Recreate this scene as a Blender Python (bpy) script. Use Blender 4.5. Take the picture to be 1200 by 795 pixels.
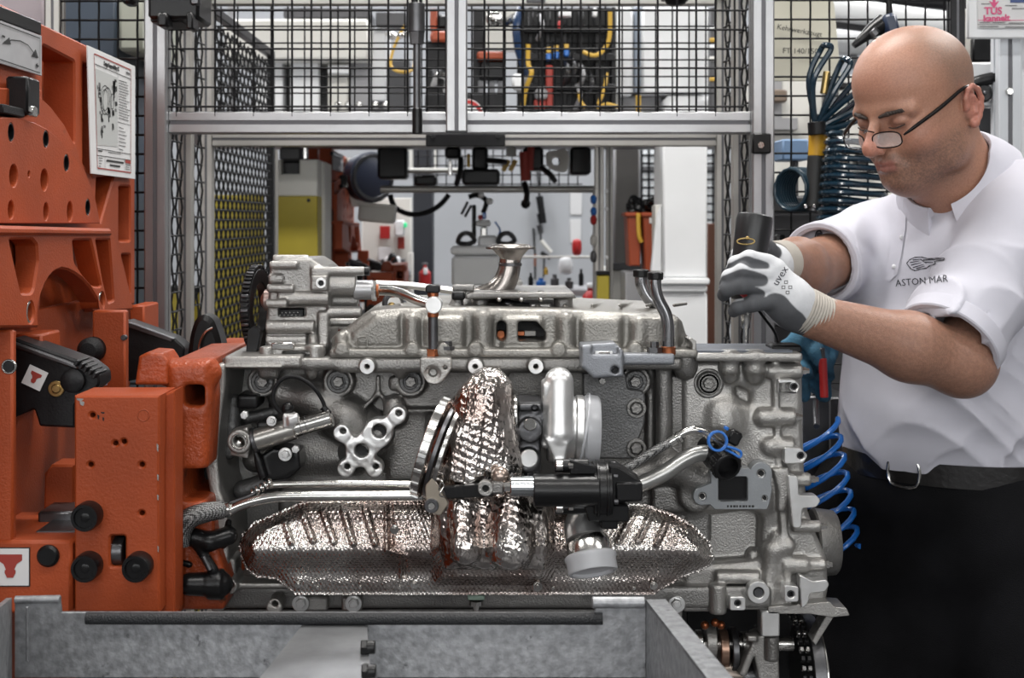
import bpy, bmesh, math, random
import numpy as np
from mathutils import Vector, Matrix, Euler, geometry
from mathutils.bvhtree import BVHTree

for _o in list(bpy.data.objects): bpy.data.objects.remove(_o, do_unlink=True)
SC = bpy.context.scene
COL = SC.collection
F, VX, VY, CZ = 1580.0, 577.0, 258.0, 1.40        # focal length in px, vanishing point, eye height

# ------------------------------------------------------------------ camera
cd = bpy.data.cameras.new('camera'); cam = bpy.data.objects.new('camera', cd); COL.objects.link(cam)
cam.location = (0, 0, CZ); cam.rotation_euler = (math.pi/2, 0, 0)
cd.sensor_fit = 'HORIZONTAL'; cd.sensor_width = 36; cd.lens = F/1200*36
cd.shift_x = (600-VX)/1200; cd.shift_y = -(397.5-VY)/1200
cd.clip_start = .05; cd.clip_end = 60
cd.dof.use_dof = True; cd.dof.focus_distance = 1.9; cd.dof.aperture_fstop = 9.0
SC.camera = cam
# ------------------------------------------------------------------ world, lights, exposure
w = bpy.data.worlds.new('world'); SC.world = w; w.use_nodes = True
w.node_tree.nodes['Background'].inputs[0].default_value = (.80, .86, 1, 1)
w.node_tree.nodes['Background'].inputs[1].default_value = .25
LAMPS = [(-2.6, .3), (0, .3), (2.6, .3), (-2.6, 3.2), (0.1, 2.6), (2.6, 3.2), (-2.6, 5.9), (0, 5.6), (2.6, 5.9), (-1.3, 8.2), (1.5, 8.2), (0, -2.2)]
LAMP_Z = 3.7
for i, (lx, ly) in enumerate(LAMPS):
    ld = bpy.data.lights.new('ceiling_lamp_light', 'AREA'); ld.shape = 'RECTANGLE'; ld.size = 1.5; ld.size_y = .32
    ld.energy = {.3: 42, -2.2: 22, 2.6: 84, 3.2: 66}.get(ly, 74 if ly < 7 else 56)
    ld.color = (1, .975, .94) if ly < 4 else (.98, .985, 1)
    lo = bpy.data.objects.new('ceiling_lamp_light', ld); COL.objects.link(lo); lo.location = (lx, ly, LAMP_Z-.012)
for wx in (-2.7, 0., 2.7):                                     # frontal light from three added, unseen windows behind the camera
    ld = bpy.data.lights.new('window_daylight', 'AREA'); ld.shape = 'RECTANGLE'; ld.size = 2.1; ld.size_y = 1.7; ld.energy = 54; ld.color = (1, .99, .97)
    lo = bpy.data.objects.new('window_daylight', ld); COL.objects.link(lo); lo.location = (wx, -3.80, 2.25); lo.rotation_euler = (math.pi/2, 0, 0)
SC.view_settings.view_transform = 'Standard'; SC.view_settings.look = 'None'
SC.view_settings.gamma = 1; SC.view_settings.use_curve_mapping = False
SC.view_settings.exposure = -0.12
SC.render.film_transparent = False

# ------------------------------------------------------------------ helpers: pixels to points
def P(px, py, Y): return Vector(((px-VX)*Y/F, Y, CZ-(py-VY)*Y/F))
def PX(px, py, X):
    Y = X*F/(px-VX); return Vector((X, Y, CZ-(py-VY)*Y/F))
def S(px, Y): return px*Y/F
R = math.radians
RND = random.Random(7)

# ------------------------------------------------------------------ materials
MATS = {}
def M(name, col, rough=.5, metal=0., bump=None, var=0., vs=14., col2=None, dirt=None, coat=0., trans=0., alpha=1., emit=None, spec=.5, obj=True):
    """procedural material: noise variation between two tones, optional dirt stains, fine noise bump"""
    if name in MATS: return MATS[name]
    m = bpy.data.materials.new(name); m.use_nodes = True; nt = m.node_tree; N, L = nt.nodes, nt.links
    b = N['Principled BSDF']
    b.inputs['Base Color'].default_value = (*col, 1); b.inputs['Roughness'].default_value = rough; b.inputs['Metallic'].default_value = metal
    b.inputs['Specular IOR Level'].default_value = spec
    if coat: b.inputs['Coat Weight'].default_value = coat
    if trans: b.inputs['Transmission Weight'].default_value = trans
    if alpha < 1: b.inputs['Alpha'].default_value = alpha
    if emit: b.inputs['Emission Color'].default_value = (*col, 1); b.inputs['Emission Strength'].default_value = emit
    tc = N.new('ShaderNodeTexCoord')
    if var or col2:
        n = N.new('ShaderNodeTexNoise'); n.inputs['Scale'].default_value = vs; n.inputs['Detail'].default_value = 5; L.new(tc.outputs['Object'], n.inputs['Vector'])
        r = N.new('ShaderNodeValToRGB'); L.new(n.outputs['Fac'], r.inputs[0])
        c2 = col2 or tuple(c*(1+var) for c in col); c1 = col if col2 else tuple(c*(1-var) for c in col)
        r.color_ramp.elements[0].position = .35; r.color_ramp.elements[1].position = .68
        r.color_ramp.elements[0].color = (*c1, 1); r.color_ramp.elements[1].color = (*c2, 1)
        out = r.outputs[0]
        if dirt:
            dc, ds, dt = dirt
            n2 = N.new('ShaderNodeTexNoise'); n2.inputs['Scale'].default_value = ds; n2.inputs['Detail'].default_value = 8; n2.inputs['Roughness'].default_value = .7
            L.new(tc.outputs['Object'], n2.inputs['Vector'])
            r2 = N.new('ShaderNodeValToRGB'); r2.color_ramp.elements[0].position = dt; r2.color_ramp.elements[1].position = dt+.08
            L.new(n2.outputs['Fac'], r2.inputs[0])
            mx = N.new('ShaderNodeMix'); mx.data_type = 'RGBA'; L.new(r2.outputs[0], mx.inputs['Factor']); L.new(out, mx.inputs['A']); mx.inputs['B'].default_value = (*dc, 1)
            out = mx.outputs['Result']
        L.new(out, b.inputs['Base Color'])
    if bump:
        sc, st = bump
        n = N.new('ShaderNodeTexNoise'); n.inputs['Scale'].default_value = sc; n.inputs['Detail'].default_value = 3; L.new(tc.outputs['Object'], n.inputs['Vector'])
        bp = N.new('ShaderNodeBump'); bp.inputs['Strength'].default_value = st; bp.inputs['Distance'].default_value = .002
        L.new(n.outputs['Fac'], bp.inputs['Height']); L.new(bp.outputs[0], b.inputs['Normal'])
    MATS[name] = m; return m

ALU = M('cast_aluminium', (.195, .19, .182), .36, .74, (420, .5), .24, 9, dirt=((.07, .066, .06), 16, .64))
ALU_L = M('cast_aluminium_light', (.325, .316, .302), .36, .74, (420, .45), .18, 9, dirt=((.13, .125, .115), 14, .66))
ALU_D = M('cast_aluminium_dark', (.11, .11, .11), .42, .6, (380, .5), .25, 11)
MACH = M('machined_aluminium', (.66, .66, .655), .34, .85, (900, .12), .10, 30)
STEEL = M('bright_steel', (.56, .55, .53), .2, 1, (300, .06), .18, 20)
STEEL_D = M('dark_steel', (.11, .11, .115), .35, .9, (300, .1), .2, 20)
COPPER = M('copper', (.30, .10, .045), .35, .9, (300, .1), .3, 60)
BLK = M('black_plastic', (.006, .006, .0065), .3, 0, (500, .1), spec=.28)
BLKM = M('black_metal', (.010, .010, .011), .4, .2, (300, .15), .3, 20, spec=.3)
RUB = M('black_rubber', (.006, .006, .007), .6, 0, (900, .6), spec=.25)
ORG = M('orange_paint', (.29, .049, .0115), .5, 0, (320, .3), .14, 7, dirt=((.13, .030, .010), 9, .66), spec=.3)
ORG_C = M('orange_paint_coarse', (.29, .049, .0115), .40, 0, (170, .8), .18, 18, dirt=((.05, .02, .010), 22, .60), spec=.4)
ORG_F = M('orange_paint_far', (.28, .048, .013), .5, 0, None, .15, 5)
PROF = M('anodised_profile', (.36, .36, .365), .34, .8, (500, .15), .08, 6)
PROF_W = M('anodised_profile_warm', (.42, .405, .38), .40, .6, (500, .1), .06, 6)
GROOVE_SHADE = M('profile_groove', (.13, .13, .14), .55, .5)  # dark tone that paints the shade inside profile slots
GALV = M('galvanised_steel', (.27, .275, .285), .42, .7, (160, .3), .24, 95, dirt=((.085, .085, .09), 38, .62))
WIRE = M('black_wire', (.007, .007, .008), .5, 0, spec=.25)
PLC = M('clear_plastic', (.72, .73, .76), .30, 0, None, 0, trans=.45, alpha=.9)
WHITE = M('white_paint', (.72, .73, .74), .45, 0, (200, .05), .04, 4)
CREAM = M('cream_paint', (.62, .61, .57), .5, 0, (200, .05), .05, 4)
GREY = M('grey_paint', (.28, .28, .29), .5, 0, None, .08, 4)
DGREY = M('dark_grey_paint', (.07, .07, .075), .5, 0, None, .1, 5)
YEL = M('yellow_paint', (.40, .32, .03), .5, 0, (250, .15), .06, 8)
PAPER = M('paper', (.60, .60, .60), .6, 0, None, .03, 6)
PAPER_D = M('grey_label', (.33, .33, .34), .55, 0, None, .06, 30)
INK = M('black_ink', (.015, .015, .015), .6)
INK_G = M('grey_ink', (.12, .12, .12), .6)
INK_R = M('red_ink', (.28, .03, .02), .6)
INK_P = M('pink_ink', (.60, .08, .20), .6)
RED = M('red_paint', (.42, .02, .02), .4)
BLUE = M('blue_plastic', (.008, .115, .42), .35, 0, None, 0, coat=.3)
NAVY = M('navy_hose', (.006, .022, .038), .2, 0, (200, .05), coat=.5)
YHOSE = M('yellow_hose', (.52, .32, .04), .4)
CLOTH = M('blue_cloth', (.045, .14, .22), .85, 0, (300, .8), .3, 25)
BRASS = M('brass', (.42, .30, .12), .3, .9)

def node_mat(name, build):
    m = bpy.data.materials.new(name); m.use_nodes = True; build(m.node_tree, m.node_tree.nodes['Principled BSDF']); MATS[name] = m; return m
def _foil(nt, b, dim=1.0, kind='dot', bs=.9):
    N, L = nt.nodes, nt.links
    b.inputs['Metallic'].default_value = 1; b.inputs['Roughness'].default_value = .17
    tc = N.new('ShaderNodeTexCoord')
    n = N.new('ShaderNodeTexNoise'); n.inputs['Scale'].default_value = 10; n.inputs['Detail'].default_value = 4; L.new(tc.outputs['Object'], n.inputs['Vector'])
    r = N.new('ShaderNodeValToRGB'); L.new(n.outputs['Fac'], r.inputs[0])
    r.color_ramp.elements[0].position = .36; r.color_ramp.elements[1].position = .60
    r.color_ramp.elements[0].color = (.30*dim, .235*dim, .21*dim, 1); r.color_ramp.elements[1].color = (.66*dim, .63*dim, .60*dim, 1)
    L.new(r.outputs[0], b.inputs['Base Color'])
    v = N.new('ShaderNodeTexVoronoi'); v.inputs['Scale'].default_value = 230 if kind == 'dot' else 150
    v.feature = 'F1' if kind == 'dot' else 'DISTANCE_TO_EDGE'
    mp = N.new('ShaderNodeMapping'); mp.inputs['Rotation'].default_value = (0, .75, 0); mp.inputs['Scale'].default_value = (1, 1, .55) if kind == 'dot' else (1, 1, .6)
    if kind == 'dot': v.inputs['Randomness'].default_value = .25
    L.new(tc.outputs['Object'], mp.inputs[0]); L.new(mp.outputs[0], v.inputs['Vector'])
    n2 = N.new('ShaderNodeTexNoise'); n2.inputs['Scale'].default_value = 70; n2.inputs['Detail'].default_value = 3; L.new(tc.outputs['Object'], n2.inputs['Vector'])
    ma = N.new('ShaderNodeMath'); ma.operation = 'ADD'; L.new(v.outputs['Distance'], ma.inputs[0]); L.new(n2.outputs['Fac'], ma.inputs[1])
    bp = N.new('ShaderNodeBump'); bp.inputs['Strength'].default_value = bs; bp.inputs['Distance'].default_value = .0028
    L.new(ma.outputs[0], bp.inputs['Height']); L.new(bp.outputs[0], b.inputs['Normal'])
FOIL = node_mat('embossed_foil', lambda nt, b: _foil(nt, b, 1.0, 'dot', .6))
FOIL_W = node_mat('wrinkled_foil', lambda nt, b: _foil(nt, b, 1.0, 'wr', .38))
def _braid(nt, b):
    N, L = nt.nodes, nt.links
    b.inputs['Metallic'].default_value = .8; b.inputs['Roughness'].default_value = .4
    tc = N.new('ShaderNodeTexCoord'); v = N.new('ShaderNodeTexVoronoi'); v.inputs['Scale'].default_value = 480; v.inputs['Randomness'].default_value = .2
    L.new(tc.outputs['Object'], v.inputs['Vector'])
    r = N.new('ShaderNodeValToRGB'); r.color_ramp.elements[0].position = .25; r.color_ramp.elements[1].position = .6
    r.color_ramp.elements[0].color = (.42, .42, .42, 1); r.color_ramp.elements[1].color = (.02, .02, .02, 1)
    L.new(v.outputs['Distance'], r.inputs[0]); L.new(r.outputs[0], b.inputs['Base Color'])
    bp = N.new('ShaderNodeBump'); bp.inputs['Strength'].default_value = .7; bp.inputs['Distance'].default_value = .0015; bp.invert = True
    L.new(v.outputs['Distance'], bp.inputs['Height']); L.new(bp.outputs[0], b.inputs['Normal'])
BRAID = node_mat('braided_sleeve', _braid)

# ------------------------------------------------------------------ mesh builder
class MB:
    """collects primitive shapes; build() links them as ONE mesh object"""
    def __init__(s): s.v = []; s.f = []
    def raw(s, v, f):
        o = len(s.v); s.v += [tuple(p) for p in v]; s.f += [tuple(o+i for i in q) for q in f]; return s
    def box(s, c, size, rot=None, b=None):
        h = [x/2 for x in size]
        if b is None: b = min(.0015, min(h)*.3)
        b = min(b, min(h)*.49); vs = []; idx = {}
        for c8 in range(8):
            sg = [1 if c8 >> a & 1 else -1 for a in range(3)]
            for a in range(3):
                idx[c8, a] = len(vs); vs.append(Vector([sg[i]*(h[i]-(0 if i == a else b)) for i in range(3)]))
        fs = []
        for a in range(3):
            o = [i for i in range(3) if i != a]
            for sgn in (0, 1):
                fs.append([idx[(sgn << a) | (p << o[0]) | (q << o[1]), a] for p, q in ((0, 0), (1, 0), (1, 1), (0, 1))])
        for e in range(3):
            a, d = [i for i in range(3) if i != e]
            for p in (0, 1):
                for q in (0, 1):
                    c1 = (p << a) | (q << d); c2 = c1 | (1 << e); fs.append([idx[c1, a], idx[c2, a], idx[c2, d], idx[c1, d]])
        for c8 in range(8): fs.append([idx[c8, 0], idx[c8, 1], idx[c8, 2]])
        Rm = rot if isinstance(rot, Matrix) else (Euler(rot).to_matrix() if rot else None)
        c = Vector(c)
        return s.raw([(Rm @ p if Rm else p)+c for p in vs], fs)
    def boxpx(s, x0, y0, x1, y1, Y, d, b=None):
        """axis-aligned box whose front face covers the pixel rectangle at depth Y"""
        a, c = P(x0, y0, Y), P(x1, y1, Y)
        return s.box(((a.x+c.x)/2, Y+d/2, (a.z+c.z)/2), (abs(c.x-a.x), d, abs(a.z-c.z)), None, b)
    def lathe(s, o, ax, prof, n=20, cap=True):
        """profile [(t along axis, radius)] around axis"""
        o = Vector(o); ax = Vector(ax).normalized(); u = ax.orthogonal().normalized(); w_ = ax.cross(u); vs = []; fs = []
        m = len(prof)
        for t, r in prof:
            for k in range(n):
                a = 2*math.pi*k/n; vs.append(o+ax*t+(u*math.cos(a)+w_*math.sin(a))*r)
        for i in range(m-1):
            for k in range(n): fs.append((i*n+k, i*n+(k+1) % n, (i+1)*n+(k+1) % n, (i+1)*n+k))
        if cap: fs += [tuple(range(n))[::-1], tuple(range((m-1)*n, m*n))]
        return s.raw(vs, fs)
    def cyl(s, a, b, r, r2=None, n=20, c=None):
        a = Vector(a); b = Vector(b); L_ = (b-a).length; r2 = r if r2 is None else r2
        c = min(.0012, r*.15, r2*.15, L_*.2) if c is None else c
        return s.lathe(a, b-a, [(0, r-c), (c, r), (L_-c, r2), (L_, r2-c)], n)
    def cyY(s, px, py, rp, Y, d, n=20, c=None):
        """cylinder along the view depth, centre and radius in pixels at its front Y"""
        a = P(px, py, Y); return s.cyl(a, a+Vector((0, d, 0)), S(rp, Y), None, n, c)
    def hexY(s, px, py, rp, Y, d):
        a = P(px, py, Y); return s.lathe(a, (0, 1, 0), [(0, S(rp, Y)*.86), (d*.2, S(rp, Y)), (d, S(rp, Y))], 6)
    def ring(s, o, ax, ro, ri, t, n=24, c=.0008):
        o = Vector(o); c = min(c, t*.3, (ro-ri)*.3)
        pr = [(0, ri+c), (0, ro-c), (c, ro), (t-c, ro), (t, ro-c), (t, ri+c), (t-c, ri), (c, ri), (0, ri+c)]
        return s.lathe(o, ax, pr, n, False)
    def ringY(s, px, py, ro, ri, Y, t, n=24): return s.ring(P(px, py, Y), (0, 1, 0), S(ro, Y), S(ri, Y), t, n)
    def sph(s, c, r, n=14, m=8, sc=(1, 1, 1)):
        c = Vector(c); vs = [c+Vector((0, 0, r*sc[2]))]; fs = []
        for i in range(1, m):
            for k in range(n):
                t = math.pi*i/m; a = 2*math.pi*k/n
                vs.append(c+Vector((r*math.sin(t)*math.cos(a)*sc[0], r*math.sin(t)*math.sin(a)*sc[1], r*math.cos(t)*sc[2])))
        vs.append(c-Vector((0, 0, r*sc[2]))); q = len(vs)-1
        for k in range(n):
            fs.append((0, 1+k, 1+(k+1) % n)); fs.append((q, 1+(m-2)*n+(k+1) % n, 1+(m-2)*n+k))
            for i in range(m-2): fs.append((1+i*n+k, 1+(i+1)*n+k, 1+(i+1)*n+(k+1) % n, 1+i*n+(k+1) % n))
        return s.raw(vs, fs)
    def tube(s, pts, r, n=10, sub=6, cap=True, closed=False):
        """smooth tube through points; r a number or one radius per point"""
        pts = [Vector(p) for p in pts]; rs = [r]*len(pts) if not hasattr(r, '__len__') else list(r)
        if sub > 1 and len(pts) > 2:
            q = []; qr = []; m = len(pts); rng = m if closed else m-1
            for i in range(rng):
                g = (lambda j: pts[j % m]) if closed else (lambda j: pts[max(0, min(m-1, j))])
                p0, p1, p2, p3 = g(i-1), g(i), g(i+1), g(i+2)
                for k in range(sub):
                    t = k/sub; q.append(.5*((2*p1)+(p2-p0)*t+(2*p0-5*p1+4*p2-p3)*t*t+(3*p1-p0-3*p2+p3)*t**3)); qr.append(rs[i]+(rs[(i+1) % m]-rs[i])*t)
            if not closed: q.append(pts[-1]); qr.append(rs[-1])
            pts, rs = q, qr
        m = len(pts); vs = []; fs = []; up = None
        for i in range(m):
            t = (pts[(i+1) % m]-pts[i-1]) if closed else (pts[min(i+1, m-1)]-pts[max(i-1, 0)])
            t.normalize()
            if up is None: up = t.orthogonal().normalized()
            up = (up-t*up.dot(t));  up = up.normalized() if up.length > 1e-6 else t.orthogonal().normalized()
            sd = t.cross(up)
            for k in range(n):
                a = 2*math.pi*k/n; vs.append(pts[i]+(up*math.cos(a)+sd*math.sin(a))*rs[i])
        for i in range(m if closed else m-1):
            for k in range(n): fs.append((i*n+k, i*n+(k+1) % n, (i+1) % m*n+(k+1) % n, (i+1) % m*n+k))
        if cap and not closed: fs += [tuple(range(n))[::-1], tuple(range((m-1)*n, m*n))]
        return s.raw(vs, fs)
    def plate(s, outline, holes, mapf, d, bev=.001):
        """flat plate with holes: 2-D loops, mapf(a,b,depth)->point"""
        def area(p): return sum(p[i][0]*p[(i+1) % len(p)][1]-p[(i+1) % len(p)][0]*p[i][1] for i in range(len(p)))/2
        loops = [list(outline) if area(outline) > 0 else list(outline)[::-1]]+[list(h) if area(h) < 0 else list(h)[::-1] for h in (holes or [])]
        def off(p, e):
            out = []; n = len(p)
            for i in range(n):
                a, b, c = Vector(p[i-1]), Vector(p[i]), Vector(p[(i+1) % n]); d1 = (b-a).normalized(); d2 = (c-b).normalized()
                n1 = Vector((-d1.y, d1.x)); n2 = Vector((-d2.y, d2.x)); q = n1+n2
                if q.length < 1e-5: q = n1.copy()
                q.normalize(); out.append(b+q*(e/max(.4, q.dot(n1))))
            return out
        fr = [off(l, bev) for l in loops] if bev else loops
        tri = geometry.tessellate_polygon([[Vector((p[0], p[1], 0)) for p in l] for l in fr])
        flat0 = [p for l in fr for p in l]; flat = [p for l in loops for p in l]; n = len(flat)
        s_v = [mapf(p[0], p[1], 0) for p in flat0]+[mapf(p[0], p[1], bev) for p in flat]+[mapf(p[0], p[1], d) for p in flat]
        fs = [tuple(t) for t in tri]+[tuple(2*n+i for i in t)[::-1] for t in tri]; o = 0
        for l in loops:
            m = len(l)
            for i in range(m):
                j = (i+1) % m; fs += [(o+i, o+j, n+o+j, n+o+i), (n+o+i, n+o+j, 2*n+o+j, 2*n+o+i)]
            o += m
        return s.raw(s_v, fs)
    def plateY(s, outline, Y, d, holes=None, bev=.001):
        """plate facing the camera, loops in pixels at depth Y, thickness d away from the camera"""
        k = Y/F; g = lambda l: [((p[0]-VX)*k, CZ-(p[1]-VY)*k) for p in l]
        return s.plate(g(outline), [g(h) for h in (holes or [])], lambda a, b, t: (a, Y+t, b), d, bev)
    def plateX(s, outline, X, d, holes=None, bev=.001):
        """plate in a plane X = const, loops in pixels, thickness d towards -X"""
        def g(l): return [(q.y, q.z) for q in (PX(p[0], p[1], X) for p in l)]
        return s.plate(g(outline), [g(h) for h in (holes or [])], lambda a, b, t: (X-t, a, b), d, bev)
    def build(s, name, mat, parent=None, smooth=40, kind=None, label=None):
        me = bpy.data.meshes.new(name); V = np.array(s.v, dtype=np.float64)
        return finish(name, me, V, s.f, mat, parent, smooth, kind, label)

def finish(name, me, V, faces, mat, parent, smooth=40, kind=None, label=None, recalc=True):
    lo, hi = V.min(0), V.max(0); org = Vector(((lo[0]+hi[0])/2, (lo[1]+hi[1])/2, lo[2]))
    me.from_pydata([tuple(p) for p in (V-np.array(org))], [], faces)
    if recalc:
        bm = bmesh.new(); bm.from_mesh(me); bmesh.ops.recalc_face_normals(bm, faces=bm.faces); bm.to_mesh(me); bm.free()
    me.materials.append(mat)
    if smooth:
        me.polygons.foreach_set('use_smooth', np.ones(len(me.polygons), dtype=bool)); me.set_sharp_from_angle(angle=R(smooth))
    o = bpy.data.objects.new(name, me); COL.objects.link(o)
    o.location = org
    if parent is not None: attach(o, parent)
    if kind: o['kind'] = kind
    if label: o['label'] = label
    return o
def wloc(o):
    l = o.location.copy(); p = o.parent
    while p: l = l+p.location; p = p.parent
    return l
def attach(o, parent):
    o.location = o.location-wloc(parent); o.parent = parent
def tag(o, label, cat, group=None):
    o['label'] = label; o['category'] = cat
    if group: o['group'] = group
    return o
def thing(name, loc, label, cat, group=None):
    o = bpy.data.objects.new(name, None); COL.objects.link(o); o.location = loc; o.empty_display_size = .05
    return tag(o, label, cat, group)
def struct(o): o['kind'] = 'structure'; return o
def copy_tree(o, parent=None, dl=None):
    c = o.copy(); COL.objects.link(c); c.parent = parent
    if dl is not None: c.location = o.location+Vector(dl)
    for ch in o.children: copy_tree(ch, c)
    return c
def text(s, size, Mx, mat, parent, name, extrude=.0003, align='CENTER', sx=1.0, bold=0.):
    cu = bpy.data.curves.new(name, 'FONT'); cu.body = s; cu.size = size; cu.extrude = extrude; cu.align_x = align; cu.align_y = 'CENTER'; cu.offset = bold; cu.resolution_u = 3
    t = bpy.data.objects.new(name, cu); me = bpy.data.meshes.new_from_object(t); bpy.data.objects.remove(t)
    V = np.array([tuple(Mx @ Vector((v.co.x*sx, v.co.y, v.co.z))) for v in me.vertices]); fs = [tuple(p.vertices) for p in me.polygons]
    bpy.data.meshes.remove(me)
    return finish(name, bpy.data.meshes.new(name), V, fs, mat, parent, 0)
def frame(o, xa, ya):
    """matrix with given origin, x axis and y axis"""
    xa = Vector(xa).normalized(); za = xa.cross(Vector(ya)).normalized(); ya = za.cross(xa)
    return Matrix(((xa.x, ya.x, za.x, o[0]), (xa.y, ya.y, za.y, o[1]), (xa.z, ya.z, za.z, o[2]), (0, 0, 0, 1)))
def arc(cx, cy, r, a0, a1, n=10, ry=None): return [(cx+r*math.cos(R(a0+(a1-a0)*i/n)), cy+(ry or r)*math.sin(R(a0+(a1-a0)*i/n))) for i in range(n+1)]
def circ(cx, cy, r, n=16, ry=None): return arc(cx, cy, r, 0, 360-360/n, n-1, ry)
def rrect(x0, y0, x1, y1, r, n=4):
    return arc(x1-r, y1-r, r, 0, 90, n)+arc(x0+r, y1-r, r, 90, 180, n)+arc(x0+r, y0+r, r, 180, 270, n)+arc(x1-r, y0+r, r, 270, 360, n)
def rpoly(pts, r, n=4):
    """round the corners of a polygon"""
    out = []; m = len(pts)
    for i in range(m):
        a, b, c = Vector(pts[i-1]), Vector(pts[i]), Vector(pts[(i+1) % m]); ri = r[i] if hasattr(r, '__len__') else r
        d1 = (a-b); d2 = (c-b); k = min(ri, d1.length*.45, d2.length*.45); p0 = b+d1.normalized()*k; p1 = b+d2.normalized()*k
        if k < .01: out.append(tuple(b)); continue
        for j in range(n+1):
            t = j/n; out.append(tuple(p0*(1-t)**2+b*2*t*(1-t)+p1*t*t))
    return out

# ------------------------------------------------------------------ signed-distance modeller (castings, bodies)
def rotm(R_): return np.array(R_ if not isinstance(R_, Matrix) else [list(r) for r in R_.to_3x3()], dtype=np.float32)
class SDF:
    def __init__(s): s.ops = []
    def add(s, fn, lo, hi, k=.004, m='u'): s.ops.append((fn, np.array(lo, float), np.array(hi, float), k, m)); return s
    def cap(s, a, b, ra, rb=None, k=.004, m='u'):
        a = np.array(a, float); b = np.array(b, float); rb = ra if rb is None else rb; ab = b-a; L2 = max(ab@ab, 1e-12)
        def f(x, y, z):
            t = np.clip(((x-a[0])*ab[0]+(y-a[1])*ab[1]+(z-a[2])*ab[2])/L2, 0, 1)
            return np.sqrt((x-a[0]-t*ab[0])**2+(y-a[1]-t*ab[1])**2+(z-a[2]-t*ab[2])**2)-(ra+(rb-ra)*t)
        r = max(ra, rb); return s.add(f, np.minimum(a, b)-r, np.maximum(a, b)+r, k, m)
    def chain(s, pts, rs, k=.004):
        for i in range(len(pts)-1):
            r0, r1 = (rs, rs) if not hasattr(rs, '__len__') else (rs[i], rs[i+1]); s.cap(pts[i], pts[i+1], r0, r1, k)
        return s
    def sph(s, c, r, k=.004, m='u'): return s.cap(c, c, r, r, k, m)
    def ell(s, c, r, Rm=None, k=.004, m='u'):
        c = np.array(c, float); r = np.array(r, float); Q = None if Rm is None else rotm(Rm)
        def f(x, y, z):
            dx, dy, dz = x-c[0], y-c[1], z-c[2]
            if Q is not None: dx, dy, dz = (Q[0, 0]*dx+Q[1, 0]*dy+Q[2, 0]*dz, Q[0, 1]*dx+Q[1, 1]*dy+Q[2, 1]*dz, Q[0, 2]*dx+Q[1, 2]*dy+Q[2, 2]*dz)
            k0 = np.sqrt((dx/r[0])**2+(dy/r[1])**2+(dz/r[2])**2); k1 = np.sqrt((dx/r[0]**2)**2+(dy/r[1]**2)**2+(dz/r[2]**2)**2)
            return k0*(k0-1)/np.maximum(k1, 1e-6)
        e = r.max() if Q is not None else r
        return s.add(f, c-e, c+e, k, m)
    def box(s, c, h, r=.003, Rm=None, k=.004, m='u'):
        c = np.array(c, float); h = np.array(h, float); r = min(r, h.min()*.95); Q = None if Rm is None else rotm(Rm)
        def f(x, y, z):
            dx, dy, dz = x-c[0], y-c[1], z-c[2]
            if Q is not None: dx, dy, dz = (Q[0, 0]*dx+Q[1, 0]*dy+Q[2, 0]*dz, Q[0, 1]*dx+Q[1, 1]*dy+Q[2, 1]*dz, Q[0, 2]*dx+Q[1, 2]*dy+Q[2, 2]*dz)
            qx, qy, qz = np.abs(dx)-h[0]+r, np.abs(dy)-h[1]+r, np.abs(dz)-h[2]+r
            return np.sqrt(np.maximum(qx, 0)**2+np.maximum(qy, 0)**2+np.maximum(qz, 0)**2)+np.minimum(np.maximum(qx, np.maximum(qy, qz)), 0)-r
        e = np.linalg.norm(h) if Q is not None else h
        return s.add(f, c-e, c+e, k, m)
    def bpx(s, x0, y0, x1, y1, Y, d, r=.003, k=.004, m='u'):
        a, b = P(x0, y0, Y), P(x1, y1, Y); return s.box(((a.x+b.x)/2, Y+d/2, (a.z+b.z)/2), (abs(b.x-a.x)/2, d/2, abs(b.z-a.z)/2), r, None, k, m)
    def cyl(s, a, b, r, rd=.002, k=.004, m='u'):
        a = np.array(a, float); b = np.array(b, float); ab = b-a; L_ = np.linalg.norm(ab); ab = ab/L_
        def f(x, y, z):
            t = (x-a[0])*ab[0]+(y-a[1])*ab[1]+(z-a[2])*ab[2]
            q = np.sqrt(np.maximum((x-a[0]-t*ab[0])**2+(y-a[1]-t*ab[1])**2+(z-a[2]-t*ab[2])**2, 0))
            qx = q-r+rd; qy = np.abs(t-L_/2)-L_/2+rd
            return np.sqrt(np.maximum(qx, 0)**2+np.maximum(qy, 0)**2)+np.minimum(np.maximum(qx, qy), 0)-rd
        return s.add(f, np.minimum(a, b)-r, np.maximum(a, b)+r, k, m)
    def cyY(s, px, py, rp, Y, d, rd=.002, k=.004, m='u'):
        a = P(px, py, Y); return s.cyl(a, a+Vector((0, d, 0)), S(rp, Y), rd, k, m)
    def poly(s, pts, Y, d, rd=.002, k=.004, m='u'):
        """pixel polygon at depth Y extruded d in depth"""
        q = np.array([[P(p[0], p[1], Y).x, P(p[0], p[1], Y).z] for p in pts]); lo = q.min(0); hi = q.max(0)
        def f(x, y, z):
            dd = None; inside = False; n = len(q)
            for i in range(n):
                a = q[i]; b = q[i-1]; e = b-a; wx = x-a[0]; wz = z-a[1]
                t = np.clip((wx*e[0]+wz*e[1])/max(e@e, 1e-12), 0, 1); d2 = (wx-e[0]*t)**2+(wz-e[1]*t)**2
                dd = d2 if dd is None else np.minimum(dd, d2)
                c1 = z >= a[1]; c2 = z < b[1]; c3 = e[0]*wz > e[1]*wx
                fl = (c1 & c2 & c3) | (~c1 & ~c2 & ~c3); inside = np.logical_xor(inside, fl)
            d2 = np.sqrt(dd)*np.where(inside, -1, 1)+rd; dy = np.abs(y-Y-d/2)-d/2+rd
            return np.sqrt(np.maximum(d2, 0)**2+np.maximum(dy, 0)**2)+np.minimum(np.maximum(d2, dy), 0)-rd
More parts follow.
